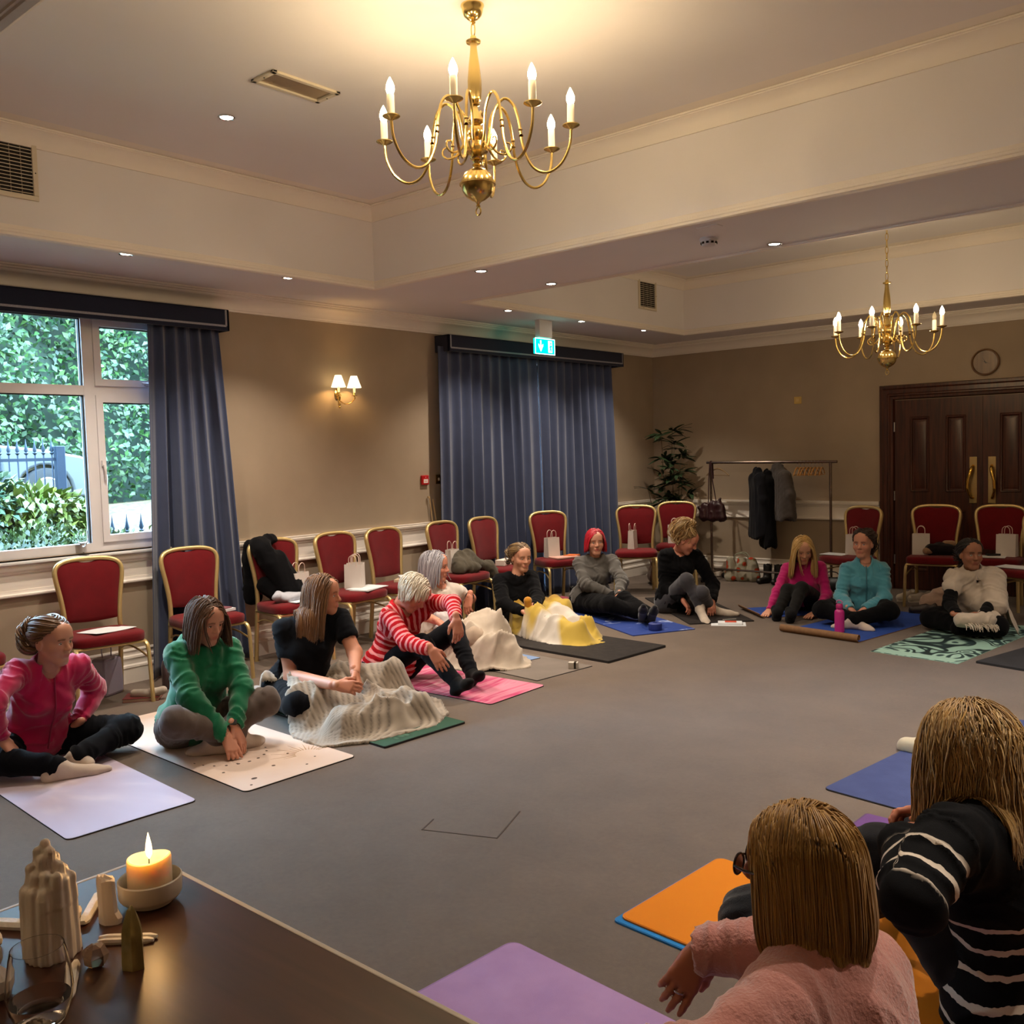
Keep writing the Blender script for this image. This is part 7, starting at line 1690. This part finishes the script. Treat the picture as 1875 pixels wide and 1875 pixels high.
# handbag on long straps at the left post
M_bagl = mat('plum_leather', '#2c1014', .45, var=.15, vscale=20, bump=.3, bscale=90)
r = thing('handbag', 'dark plum leather handbag hanging by long straps from the rail', 'handbag', (1.06, RYK-.03, .70))
f = SDF((-.22, -.14, -.06), (.22, .14, .32), .008)
for a in (-.10, 0, .10): f.cap((a, 0, .20-abs(a)*.2), (a*1.15, 0, .06), .045, .062, .05, (0, 1, 0), 1.15)
f.cap((.06, 0, .19), (.10, 0, .27), .035, .012, .04); f.cap((-.13, 0, .12), (-.17, -.03, .17), .02, .018, .02)
V, F = f.mesh(); V = relax(V, F, 2); V = V+vnormals(V, F)*(.010*((1-np.abs(vnoise(V*np.array((1, 1, .5)), 26, 3)))**2-.4))[:, None]; mesh_obj('bag_body', V, F, M_bagl, r, True, 180)
for x0, x1 in ((-.05, -.035), (.055, -.022)): MB().tube([(x0, -.01, .22), (lerp(np.array((x0,)), np.array((x1,)), .6)[0], -.01, .48), (x1, .01, .70), (x1, .03, .712), (x1+.004, .05, .68), (x1+.01, .05, .5)], .007, 6, sx=.5).build('strap', M_bagl, r)
MB().lathe([(.012, -.003), (.012, .003)], 12, M=rotm('X', math.pi/2), at=(-.16, -.05, .16)).build('tassel_disc', M_silver, r)
# strawberry print tote, boots, carrier
def tote_tex(N, L, b, tc):
    vo = N.new('ShaderNodeTexVoronoi'); vo.inputs['Scale'].default_value = 11; L.new(tc.outputs['Object'], vo.inputs['Vector'])
    rp = ramp(N, [(0, '#a8361f'), (.30, '#b5432a'), (.33, '#6f7f5a'), (.42, '#a79f8e'), (1, '#9c9a86')]); L.new(vo.outputs['Distance'], rp.inputs[0]); L.new(rp.outputs[0], b.inputs['Base Color'])
r = thing('tote_bag', 'pale shopping tote printed with red strawberries below the rail', 'tote bag', (1.36, -.30, 0), .25)
f = SDF((-.25, -.16, -.02), (.25, .16, .36), .009)
for a in (-.13, 0, .13): f.cap((a, 0, .06), (a*.95, -.01, .26), .075, .045, .03, (0, 1, 0), 1.0)
f.cutcap((-.2, 0, .33), (.2, 0, .33), .055, None, .01); f.floor(.003)
V, F = f.mesh(); V = V+vnormals(V, F)*(.014*((1-np.abs(vnoise(V*np.array((1, 1, .6)), 12, 3)))**2-.4))[:, None]; V[:, 2] = np.maximum(V[:, 2], .003); mesh_obj('bag_body', V, F, node_mat('strawberry_print', tote_tex), r, True, 180)
for s in (-1, 1): MB().tube(smooth_path([(-.09, s*.03, .26), (-.06, s*.05, .32), (.03, s*.06, .33), (.09, s*.03, .27)], 4), .006, 6).build('handle', mat('tote_handle', '#8f927c', .7), r)
def boot(label, x, y, rz, h=.17, m=None, name='boot'):
    f = SDF((-.09, -.16, -.02), (.09, .22, h+.05), .008); f.cap((0, -.02, .05), (0, -.03, h), .045, .05, .02); f.cap((0, -.03, .04), (0, .12, .035), .042, .036, .03, (0, 0, 1), 1.1); f.cutcap((0, -.03, h+.01), (0, -.03, h+.1), .042, .045, .005); f.floor(0.)
    V, F = f.mesh(); V = relax(V, F, 1); o = mesh_obj(name, V, F, m or M_blackcloth, None, True, 180, 0, (x, y, 0)); o.rotation_euler = (0, 0, rz); return tag(o, label, 'boot')
boot('left of a pair of black ankle boots under the hanging coats', 1.66, -.30, 2.9, .20, mat('black_boot', '#0d0c0c', .5)); boot('right of a pair of black ankle boots under the hanging coats', 1.80, -.30, 3.2, .20, MATS['black_boot'])
r = thing('bag', 'black shoulder bag on the floor below the second chair by the doors', 'bag', (2.53, -.55, 0))
f = SDF((-.2, -.12, -.02), (.2, .12, .22), .009); f.cap((-.09, 0, .06), (.09, 0, .06), .065, None, .03); f.cap((-.07, 0, .10), (.07, 0, .11), .05, None, .03); f.floor(.002); V, F = f.mesh(); V = V+vnormals(V, F)*(.006*vnoise(V, 22, 2))[:, None]; mesh_obj('bag_body', V, F, mat('black_bag', '#0d0d10', .5), r, True, 180)
MB().tube(smooth_path([(-.1, 0, .12), (-.06, .02, .2), (.05, .02, .2), (.1, 0, .12)], 4), .006, 6).build('strap', MATS['black_bag'], r)

# tall bamboo-like plant in the corner
r = thing('potted_plant', 'tall dark green bamboo-like plant in the room corner', 'plant', (.50, -.44, 0))
MB().lathe([(.10, 0), (.13, .02), (.15, .26), (.16, .28), (.15, .29), (.14, .26), (.001, .25)], 24).build('pot', mat('dark_pot', '#241c18', .5), r)
M_leaf = mat('bamboo_leaf', '#22351b', .5, var=.3, vscale=9); M_cane = mat('cane', '#5b5140', .6, var=.2)
rng = random.Random(11); L_ = .17
lv = MB(); G = np.zeros((7, 3, 3))
for i in range(7):
    t = i/6; w = .017*math.sin(math.pi*min(1, t*.9+.08))**.8
    for j, s in enumerate((-1, 0, 1)): G[i, j] = (s*w, t*L_, -.035*t*t+.004*abs(s))
lv.grid(G); leaf0 = None; nl = 0
canes = [((-.03, 0), (-.10, -.03), 1.72), ((.03, .02), (.02, .03), 1.78), ((.0, -.04), (.09, -.05), 1.62), ((-.05, .03), (-.14, .05), 1.45), ((.05, -.02), (.20, -.02), 1.30), ((-.02, -.05), (-.28, -.06), 1.08), ((.04, .03), (.13, .05), 1.5)]
for (bx_, by_), (tx, ty), zt in canes:
    P = smooth_path([(bx_, by_, .25), (bx_*1.2+tx*.2, by_+ty*.2, .7), (tx*.75, ty*.75, zt*.75), (tx, ty, zt)], 5); MB().tube(P, np.linspace(.008, .003, len(P)), 6).build('cane', M_cane, r)
    for k in range(6 if zt > 1.2 else 4):
        t = rng.uniform(.42, 1.0) if k else 1.; p = np.array([np.interp(t, np.linspace(0, 1, len(P)), P[:, q]) for q in range(3)]); a0 = rng.uniform(0, 6.28); d = np.array((math.cos(a0), math.sin(a0), .3))*rng.uniform(.05, .13)*(0.2 if t == 1. else 1); e_ = p+d
        for q in range(7):
            if nl >= 290: break
            a = a0+rng.uniform(-1.9, 1.9); el = rng.uniform(-.35, .75); s_ = rng.uniform(.75, 1.2)
            if leaf0 is None: leaf0 = lv.build('leaf', M_leaf, r); lo = leaf0
            else: lo = leaf0.copy(); COL.objects.link(lo)
            lo.location = tuple(p+(e_-p)*rng.uniform(.2, 1)); lo.rotation_euler = (el, rng.uniform(-.5, .5), a-math.pi/2); lo.scale = (s_*1.25, s_, s_); nl += 1

# ---------------------------------------------------------------- things on and under the chairs
(wx, wy, wz), a = on_chair('c3', -.10, -.16, .95)
o3 = ch['c3']; a = o3.rotation_euler.z; Rz = np.array(Matrix.Rotation(a, 3, 'Z')); O3 = np.array(o3.location)
Lc = lambda x, y, z: O3+Rz@np.array((-x, y, z))
soft('coat', 'black coat slung over the chair back beside the gift bag', 'coat', M_blackcloth, [(Lc(-.16, -.16, .93), Lc(-.02, -.18, .95), .05, .045, .03), (Lc(-.14, -.12, .88), Lc(.02, -.02, .56), .075, .085, .04), (Lc(-.02, -.08, .80), Lc(.07, .0, .54), .06, .07, .04), (Lc(-.17, -.26, .90), Lc(-.15, -.28, .50), .05, .07, .04), (Lc(-.12, -.14, .60), Lc(-.08, -.08, .53), .06, .05, .03)], .009, .010, 2, (12, 9), floor=None)
soft('cloth', 'folded pale scarf on the seat in front of the black coat', 'scarf', fab('pale_scarf', '#aeb0bb'), [(Lc(-.12, .06, .515), Lc(.06, .05, .52), .035, .03, .03), (Lc(-.10, .10, .51), Lc(.10, .09, .51), .03, .028, .03), (Lc(-.16, .08, .53), Lc(-.12, .04, .54), .03, .03, .02)], .007, .009, 4, (18, 12), floor=None)
o6 = ch['c6']; R6 = np.array(Matrix.Rotation(o6.rotation_euler.z, 3, 'Z')); O6 = np.array(o6.location); L6 = lambda x, y, z: O6+R6@np.array((-x, y, z))
soft('jacket', 'crumpled olive grey jacket trailing over two chair seats', 'jacket', fab('olive_cloth', '#4c463b', sheen=.1), [(L6(-.06, .06, .55), L6(.12, .04, .55), .08, .07, .04), (L6(.0, .0, .60), L6(.10, .02, .62), .07, .06, .04), (L6(.12, .06, .54), L6(.30, .12, .50), .06, .05, .04), (L6(.30, .12, .50), L6(.40, .20, .38), .05, .05, .03), (L6(-.10, .10, .53), L6(.06, .14, .52), .05, .05, .03)], .009, .016, 6, (13, 9), floor=None)
o12 = ch['c12']; R12 = np.array(Matrix.Rotation(o12.rotation_euler.z, 3, 'Z')); O12 = np.array(o12.location); L12 = lambda x, y, z: O12+R12@np.array((-x, y, z))
soft('rolled_bag', 'dark rolled jacket with a burgundy fold on the chair seat', 'jacket', fab('dark_roll', '#171014', sheen=.08), [(L12(-.02, .05, .54), L12(.16, .02, .53), .055, .045, .03), (L12(.05, .0, .55), L12(.18, -.06, .52), .05, .04, .03)], .008, .010, 3, (16, 10), floor=None)
tag(soft('pouch', 'small tan pouch end beside the rolled jacket', 'pouch', fab('tan_cloth', '#94755c'), [(L12(-.055, .10, .525), L12(-.02, .08, .525), .035, .03, .02), (L12(.10, -.02, .59), L12(.16, -.04, .59), .03, .03, .02)], .007, .004, 3, floor=None))
# shoes under the doors' chairs
M_trainer = mat('white_trainer', '#c4b9a8', .6, var=.05)
def shoe(label, x, y, rz, m=M_trainer, sole='#d2c8b8', inner='#3a2f2a'):
    r = thing('shoe', label, 'shoe', (x, y, 0), rz, 'shoes left by the doors')
    f = SDF((-.07, -.15, -.01), (.07, .18, .13), .006); f.cap((0, -.075, .045), (0, .09, .035), .040, .038, .03, (0, 0, 1), .95); f.cap((0, -.08, .05), (0, -.08, .075), .036, .034, .02); f.cap((0, .0, .05), (0, -.02, .075), .034, .032, .03); f.cutcap((0, -.065, .09), (0, -.01, .105), .028, .026, .006); f.floor(.012)
    V, F = f.mesh(); mesh_obj('upper', relax(V, F, 1), F, m, r, True, 180)
    MB().prism([(.042*math.cos(t)*(1-.12*(math.sin(t) < 0)), .008+.118*math.sin(t)) for t in np.arange(20)*2*math.pi/20], .018).build('sole', mat('sole'+sole, sole, .6, var=0), r)
    for k in range(3): MB().tube([(-.018, .015+.02*k, .072-.008*k), (0, .018+.02*k, .078-.008*k), (.018, .015+.02*k, .072-.008*k)], .003, 5).build('lace', mat('lace', '#d8d0c4', .8, var=0), r)
shoe('left white trainer below the chair by the doors', 3.36, -.74, 2.75); shoe('right white trainer below the chair by the doors', 3.50, -.76, 2.35)
shoe('dark brown shoe on the carpet beside the shawl wearer', 3.735, -1.42, 1.9, mat('brown_shoe', '#2a1f1b', .5), '#1b1614')
boot('black boot on the floor under the chair before the curtain', .50, -2.36, -1.0, .12, MATS['black_boot']); boot('second black boot under the chair before the curtain', .62, -2.30, -.8, .10, MATS['black_boot'])
soft('scarf', 'red and grey patterned scarf heaped behind the red-haired woman', 'scarf', fab('red_scarf', '#7a2a3a', var=.5, vscale=40), [(pt(.72, -2.95, .05), pt(.86, -3.02, .06), .07, .08, .04), (pt(.80, -3.08, .04), pt(.92, -3.12, .04), .06, .05, .03)], .009, .014, 3, (16, 10))
r = thing('leather_bag', 'brown leather bag on the floor behind the chair left of the plant', 'bag', (.60, -.98, 0), -.9)
f = SDF((-.22, -.14, -.02), (.22, .14, .30), .009); f.cap((-.11, 0, .08), (.11, 0, .08), .085, None, .03, (0, 1, 0), 1.1); f.cap((-.10, 0, .16), (.10, 0, .16), .06, None, .03); f.floor(.002); V, F = f.mesh(); mesh_obj('bag_body', V, F, mat('tan_leather', '#4a2615', .45, var=.2, vscale=16), r, True, 180)
for s in (-1, 1): MB().tube(smooth_path([(-.06, s*.03, .2), (-.05, s*.05, .27), (.05, s*.05, .27), (.06, s*.03, .2)], 4), .006, 6).build('handle', MATS['tan_leather'], r)
MB().lathe([(.018, -.002), (.018, .002)], 12, M=rotm('X', math.pi/2), at=(-.05, -.09, .1)).build('buckle', M_silver, r)
soft('cloth_bag', 'pale pink cloth bag on the floor behind the light blue fleece', 'bag', fab('pink_canvas', '#a58b7d'), [(pt(3.70, -1.18, .07), pt(3.84, -1.10, .07), .08, .07, .04), (pt(3.76, -1.13, .15), pt(3.80, -1.12, .16), .05, .05, .04)], .009, .012, 3, (14, 10))
soft('blanket', 'royal blue cloth folded behind the two women near the clothes rail', 'blanket', fab('royal_cloth', '#1b3472'), [(pt(3.10, -1.34, .06), pt(3.22, -1.28, .08), .09, .08, .04), (pt(3.12, -1.32, .14), pt(3.18, -1.28, .16), .07, .06, .04)], .009, .010, 2, (12, 8))
# steel bottle and bag below the window chair; red book with a cloth
tag(MB().lathe([(.030, 0), (.033, .004), (.033, .16), (.026, .19), (.018, .205), (.018, .215), (.021, .217), (.021, .245), (.001, .248)], 20).build('steel_bottle', mat('steel_flask', '#6b6064', .3, .7, var=.03), loc=(.40, -6.98, 0)), 'steel drinking bottle standing beside the window chair leg', 'bottle')
r = thing('shopping_bag', 'translucent pale bag standing under the chair below the window', 'bag', (.20, -7.30, 0), .4)
MB().box((-.06, -.09, 0), (.06, .09, .26)).build('bag_body', mat('milky_plastic', '#9a93a5', .3, var=.05), r, smooth=False, bevel=.02); MB().tube(smooth_path([(0, -.04, .25), (0, -.04, .33), (0, .04, .33), (0, .04, .25)], 4), .004, 6).build('handle', mat('bag_cord', '#aaa4ae', .6), r)
r = thing('book', 'red-covered book lying on the carpet under the window chair', 'book', (.52, -7.22, 0), .9)
MB().box((-.11, -.08, .002), (.11, .08, .022)).build('pages', mat('book_pages', '#b39a86', .8), r, smooth=False); MB().box((-.114, -.084, 0), (.114, .084, .003)).box((-.114, -.084, .021), (.114, .084, .025)).build('cover', mat('red_cover', '#6b2320', .6), r, smooth=False)
soft('sock', 'cream sock lying on the red book', 'sock', fab('cream_cloth', '#a99d90'), [(pt(.50, -7.27, .045), pt(.60, -7.20, .045), .024, .03, .02), (pt(.60, -7.20, .045), pt(.64, -7.14, .06), .028, .026, .02)], .007, .004, 3)
soft('towel', 'white towel spread on the floor behind the woman in black T-shirt', 'towel', fab('pale_towel', '#a9adb8'), [(pt(1.02, -6.80, .012), pt(1.30, -6.98, .012), .05, .05, .03), (pt(1.06, -6.70, .012), pt(1.36, -6.86, .012), .05, .05, .03), (pt(1.1, -6.64, .012), pt(1.36, -6.70, .012), .05, .05, .03)], .009, .008, 2)
# papers and markers by the woman with the bun, small box on the grey mat
r = thing('notebook', 'white notebook with an orange label on the carpet beside the black mat', 'book', (2.50, -2.80, 0), .5)
MB().box((-.15, -.09, 0), (.15, .09, .004)).build('sheet', M_sheet, r, smooth=False); MB().box((-.09, -.06, .004), (.12, .06, .022)).build('pages', M_sheet, r, smooth=False, bevel=.003); MB().box((-.03, -.03, .022), (.07, .02, .030)).build('orange_tag', mat('orange_label', '#c4472a', .6, var=0), r, smooth=False, bevel=.004)
r = thing('pen', 'pale pen lying at the tip of the drawn-up sock', 'pen', (2.42, -2.62, .0), .9); MB().tube([(-.07, 0, .007), (.06, 0, .007)], .006, 8).build('barrel', mat('pen_white', '#b9b4ac', .4, var=0), r); MB().tube([(.06, 0, .007), (.075, 0, .007)], .0045, 8).build('cap', M_dark, r)
r = thing('small_box', 'tiny white box with a black band at the corner of the grey mat', 'box', (2.39, -4.93, .006), .5)
MB().box((-.035, -.024, 0), (.035, .024, .045)).build('carton', mat('tiny_box', '#b3aca2', .6, var=.03), r, smooth=False, bevel=.003); MB().box((.006, -.0245, -.0), (.022, .0245, .0455)).build('band', M_dark, r, smooth=False)
tag(MB().lathe([(.020, 0), (.055, .002), (.058, .012), (.058, .056), (.050, .062), (.020, .062), (.018, .05), (.018, .01)], 28).build('tape_roll', mat('blue_strap', '#1d2f78', .6, var=.05), loc=(2.12, -3.40, .009)), 'coiled royal blue strap on the blue mat by the feet', 'strap')
# folded cream cloth and the rightmost sitter's coat, purple bolster
soft('cloth', 'cream folded cloth on the carpet beyond the wavy blonde hair', 'cloth', fab('cream_fold', '#b1a792'), [(pt(4.88, -5.42, .02), pt(5.08, -5.44, .03), .05, .06, .03), (pt(4.95, -5.36, .03), pt(5.10, -5.38, .03), .05, .05, .03)], .009, .008, 3)
soft('bolster', 'dark purple bolster at the right picture edge near the mint mat', 'cushion', fab('purple_cloth', '#2a1c4a'), [(pt(4.90, -2.25, .075), pt(5.25, -2.20, .075), .075, .075, .03)], .010, .004, 2)
# ================================================================== OUTSIDE THE WINDOW
M_hleaf = None
def leafy(name, label, pts, nrm, size, cols, seed, kind_stuff=True, cat='hedge', parent=None, asp=.55):
    """thousands of small two-triangle leaves joined in one object"""
    rng = np.random.RandomState(seed); n = len(pts)
    d = rng.normal(size=(n, 3)); d[:, 2] -= .5; d += nrm*.4; d /= np.linalg.norm(d, axis=1)[:, None]
    nn = nrm+rng.normal(size=(n, 3))*.55+np.array((.2, -.1, .5)); s = np.cross(d, nn); s /= np.linalg.norm(s, axis=1)[:, None]+1e-9
    L = (size*rng.uniform(.6, 1.25, n))[:, None]; bend = np.cross(s, d)*L*.18
    V = np.stack([pts, pts+d*L*.45+s*L*asp*.5+bend, pts+d*L, pts+d*L*.45-s*L*asp*.5+bend], 1).reshape(-1, 3)
    F = np.arange(4*n).reshape(n, 4)
    cc = np.array([C(c)[:3] for c in cols]); w = rng.dirichlet(np.ones(len(cc))*.5, n); K = np.repeat(w@cc*.25, 4, 0)
    o = mesh_obj(name, V, F, leaf_mat, parent, False, 180, 0, None, {'Col': ('FLOAT_COLOR', rgba(K))})
    o['kind'] = 'stuff'
    if label: tag(o, label, cat)
    return o
leaf_mat = colmat('leaf_colours', .38, 0, spec=.5)
leaf_mat.node_tree.nodes['Principled BSDF'].inputs['Transmission Weight'].default_value = 0.
def ground_z(x, y): return np.where(x > -1.6, .15, np.where(x < -4.6, .92, .15+(-1.6-x)/3.0*.77))
xs = np.linspace(-.22, -14, 40); ysg = np.linspace(-16, 6, 44); G = np.array([[(x, y, float(ground_z(x, y))+.03*math.sin(x*3+y*2)) for y in ysg] for x in xs])
M_ground = node_mat('bank_litter', tex('noise', [(.35, '#33291c'), (.5, '#4d4430'), (.62, '#5f583f'), (.7, '#2c331c')], 14, (1, 1, 1), .6, 8), bump=.8, bscale=40)
o = MB().grid(G[:, ::-1]).build('ground_outside', M_ground, ang=180); o['kind'] = 'structure'
# tall laurel hedge behind the car
rng = np.random.RandomState(2); n = 26000
y = rng.uniform(-13, 3.0, n); z = .95+rng.uniform(0, 1, n)**.9*4.6; bx_ = -9.0+.55*vnoise(np.stack([y*.9, z*.9, 0*y], 1), 1, 3)+.35*vnoise(np.stack([y*2.3, z*2.3, 0*y+5], 1), 1, 4)+.25*rng.uniform(-1, .3, n)-.10*(z-1)
pts = np.stack([bx_, y, z], 1)
leafy('hedge', 'tall laurel hedge filling the view outside the window', pts, np.tile((1., -.2, .3), (n, 1)), .13, ['#3d7a3a', '#5fa04a', '#2c5f3c', '#86b85a', '#245046'], 3)
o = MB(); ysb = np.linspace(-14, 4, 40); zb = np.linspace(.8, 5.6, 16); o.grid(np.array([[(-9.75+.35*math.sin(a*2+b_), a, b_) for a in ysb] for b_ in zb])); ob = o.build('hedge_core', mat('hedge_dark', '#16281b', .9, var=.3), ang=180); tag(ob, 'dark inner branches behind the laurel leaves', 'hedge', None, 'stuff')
# low bushes in front of the railing
def bush(label, c, r, n, size, cols, seed):
    rng = np.random.RandomState(seed); u = rng.normal(size=(n, 3)); u[:, 2] = np.abs(u[:, 2]); u /= np.linalg.norm(u, axis=1)[:, None]; k = rng.uniform(.75, 1.05, (n, 1))*(1+.18*vnoise(u*3, 1, seed)[:, None])
    p = np.array(c)+u*k*np.array(r); root = thing('bush', label, 'bush', (c[0], c[1], float(ground_z(c[0], c[1]))))
    org = np.array(root.location); lo = leafy('foliage', None, p-org, u, size, cols, seed, parent=root)
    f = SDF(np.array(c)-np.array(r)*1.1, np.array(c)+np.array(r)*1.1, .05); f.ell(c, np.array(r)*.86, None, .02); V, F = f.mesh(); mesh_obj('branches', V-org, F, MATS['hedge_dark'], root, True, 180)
bush('feathery dark green bush at the lower left of the window', (-2.0, -7.05, .35), (.8, 1.0, .70), 7000, .055, ['#3f6b2e', '#6f9a45', '#8fae62', '#2c4f2a'], 5)
bush('dark low bush close under the window sill', (-1.2, -6.6, .30), (.55, .9, .62), 5000, .05, ['#2f5230', '#54803f', '#7fa060', '#9aae6a'], 6)
bush('bright yellow-green leafy shrub before the parked car', (-3.0, -6.45, .75), (.55, .6, .62), 2600, .12, ['#9ab53a', '#c2cc52', '#6fa040', '#b9d070'], 7)
bush('pale blue-green shrub at the left window edge', (-3.1, -7.0, .95), (.5, .5, .6), 1600, .12, ['#7fae8a', '#a5c9a0', '#5c9070'], 8)
# railing with spear tops along the bank, and a lower one past the post
M_iron = mat('railing_iron', '#1d2a3c', .45, .4, var=.1)
def railing(label, x, y0, y1, z0, z1, n, cat='railing'):
    r = thing('railing', label, cat, (x, y0, z0))
    L_ = y1-y0; H = z1-z0
    bar = MB(); bar.tube([(0, 0, -.1), (0, 0, H-.06)], .0085, 6); bar.lathe([(.009, H-.07), (.024, H-.05), (.012, H-.04), (.020, H-.02), (.008, H+.04), (.001, H+.10)], 6); b0 = None
    for i in range(n):
        if b0 is None: b0 = bar.build('bar', M_iron, r); o = b0
        else: o = b0.copy(); COL.objects.link(o)
        o.location = (0, L_*(i+.5)/n, 0)
    for zz in (.10, H-.12): MB().box((-.006, 0, zz-.016), (.006, L_, zz+.016)).build('rail', M_iron, r, smooth=False)
    MB().box((-.045, L_-.01, -.4), (.045, L_+.08, H+.02)).build('post', M_iron, r, smooth=False, bevel=.006)
railing('spear-topped iron railing in front of the parked car', -3.75, -9.5, -5.86, .62, 1.76, 42)
railing('lower spear-topped railing outside the right window pane', -1.5, -6.45, -4.6, .45, 1.03, 14)
tk = MB(); tk.tube(smooth_path([(-4.15, -6.35, .7), (-4.12, -6.33, 1.2), (-4.18, -6.32, 1.72)], 4), [.10]*4+[.09]*4+[.07], 10)
tag(tk.build('tree_stump', mat('bark', '#2a3036', .9, var=.3, vscale=14, bump=.8, bscale=30)), 'ivy-dark stump standing behind the railing', 'tree stump')
# parked pale car, nose to the right
CX, CY, CZ = -6.35, -5.25, .95
r = thing('car', 'pale silver car parked beyond the railing', 'car', (CX, CY, CZ))
prof = [(-3.3, .30), (-3.25, .72), (-2.95, .92), (-2.50, 1.22), (-1.9, 1.30), (-1.45, 1.27), (-.62, .90), (-.10, .84), (.45, .74), (.72, .62), (.80, .48), (.80, .26)]
def arch(cx_): return [(cx_+.34*math.cos(t), .30+.34*math.sin(t)) for t in np.linspace(-.25, math.pi+.25, 12)]
out = prof[:11]+[(.79, .24)]+arch(0.)+[(-.5, .20), (-1.9, .20)]+arch(-2.55)+[(-3.1, .22)]
Mx = np.array(((0, 0, 1), (1, 0, 0), (0, 1, 0)))
MB().prism(out, 1.7, Mx, (-.85, 0, 0)).build('car_body', mat('car_paint', '#55585a', .25, .1, var=0), r, ang=30, bevel=.03)
gl_ = [(-2.45, .92), (-2.2, 1.17), (-1.85, 1.24), (-1.45, 1.21), (-.78, .90)]
MB().prism(gl_, 1.72, Mx, (-.86, 0, 0)).build('side_glass', mat('car_glass', '#5f8a94', .08, var=0), r, smooth=False)
MB().add([(.80, -1.40, 1.262), (-.80, -1.40, 1.262), (-.80, -.66, .93), (.80, -.66, .93)], [(0, 1, 2, 3)]).build('windscreen', MATS['car_glass'], r, smooth=False)
for yy in (0., -2.55):
    w_ = MB().lathe([(.10, -.10), (.20, -.11), (.29, -.10), (.30, -.06), (.30, .06), (.29, .10), (.20, .11), (.10, .10)], 28, M=rotm('Y', math.pi/2), at=(.80, yy, .30)).build('wheel', mat('tyre', '#15171c', .7, var=0), r)
    MB().lathe([(.19, .105), (.17, .12), (.05, .10), (.01, .11)], 20, M=rotm('Y', math.pi/2), at=(.80, yy, .30)).build('hub_cap', M_silver, w_)
MB().box((.83, -.86, .84), (1.0, -.72, .96)).build('wing_mirror', MATS['car_paint'], r, smooth=False, bevel=.03)
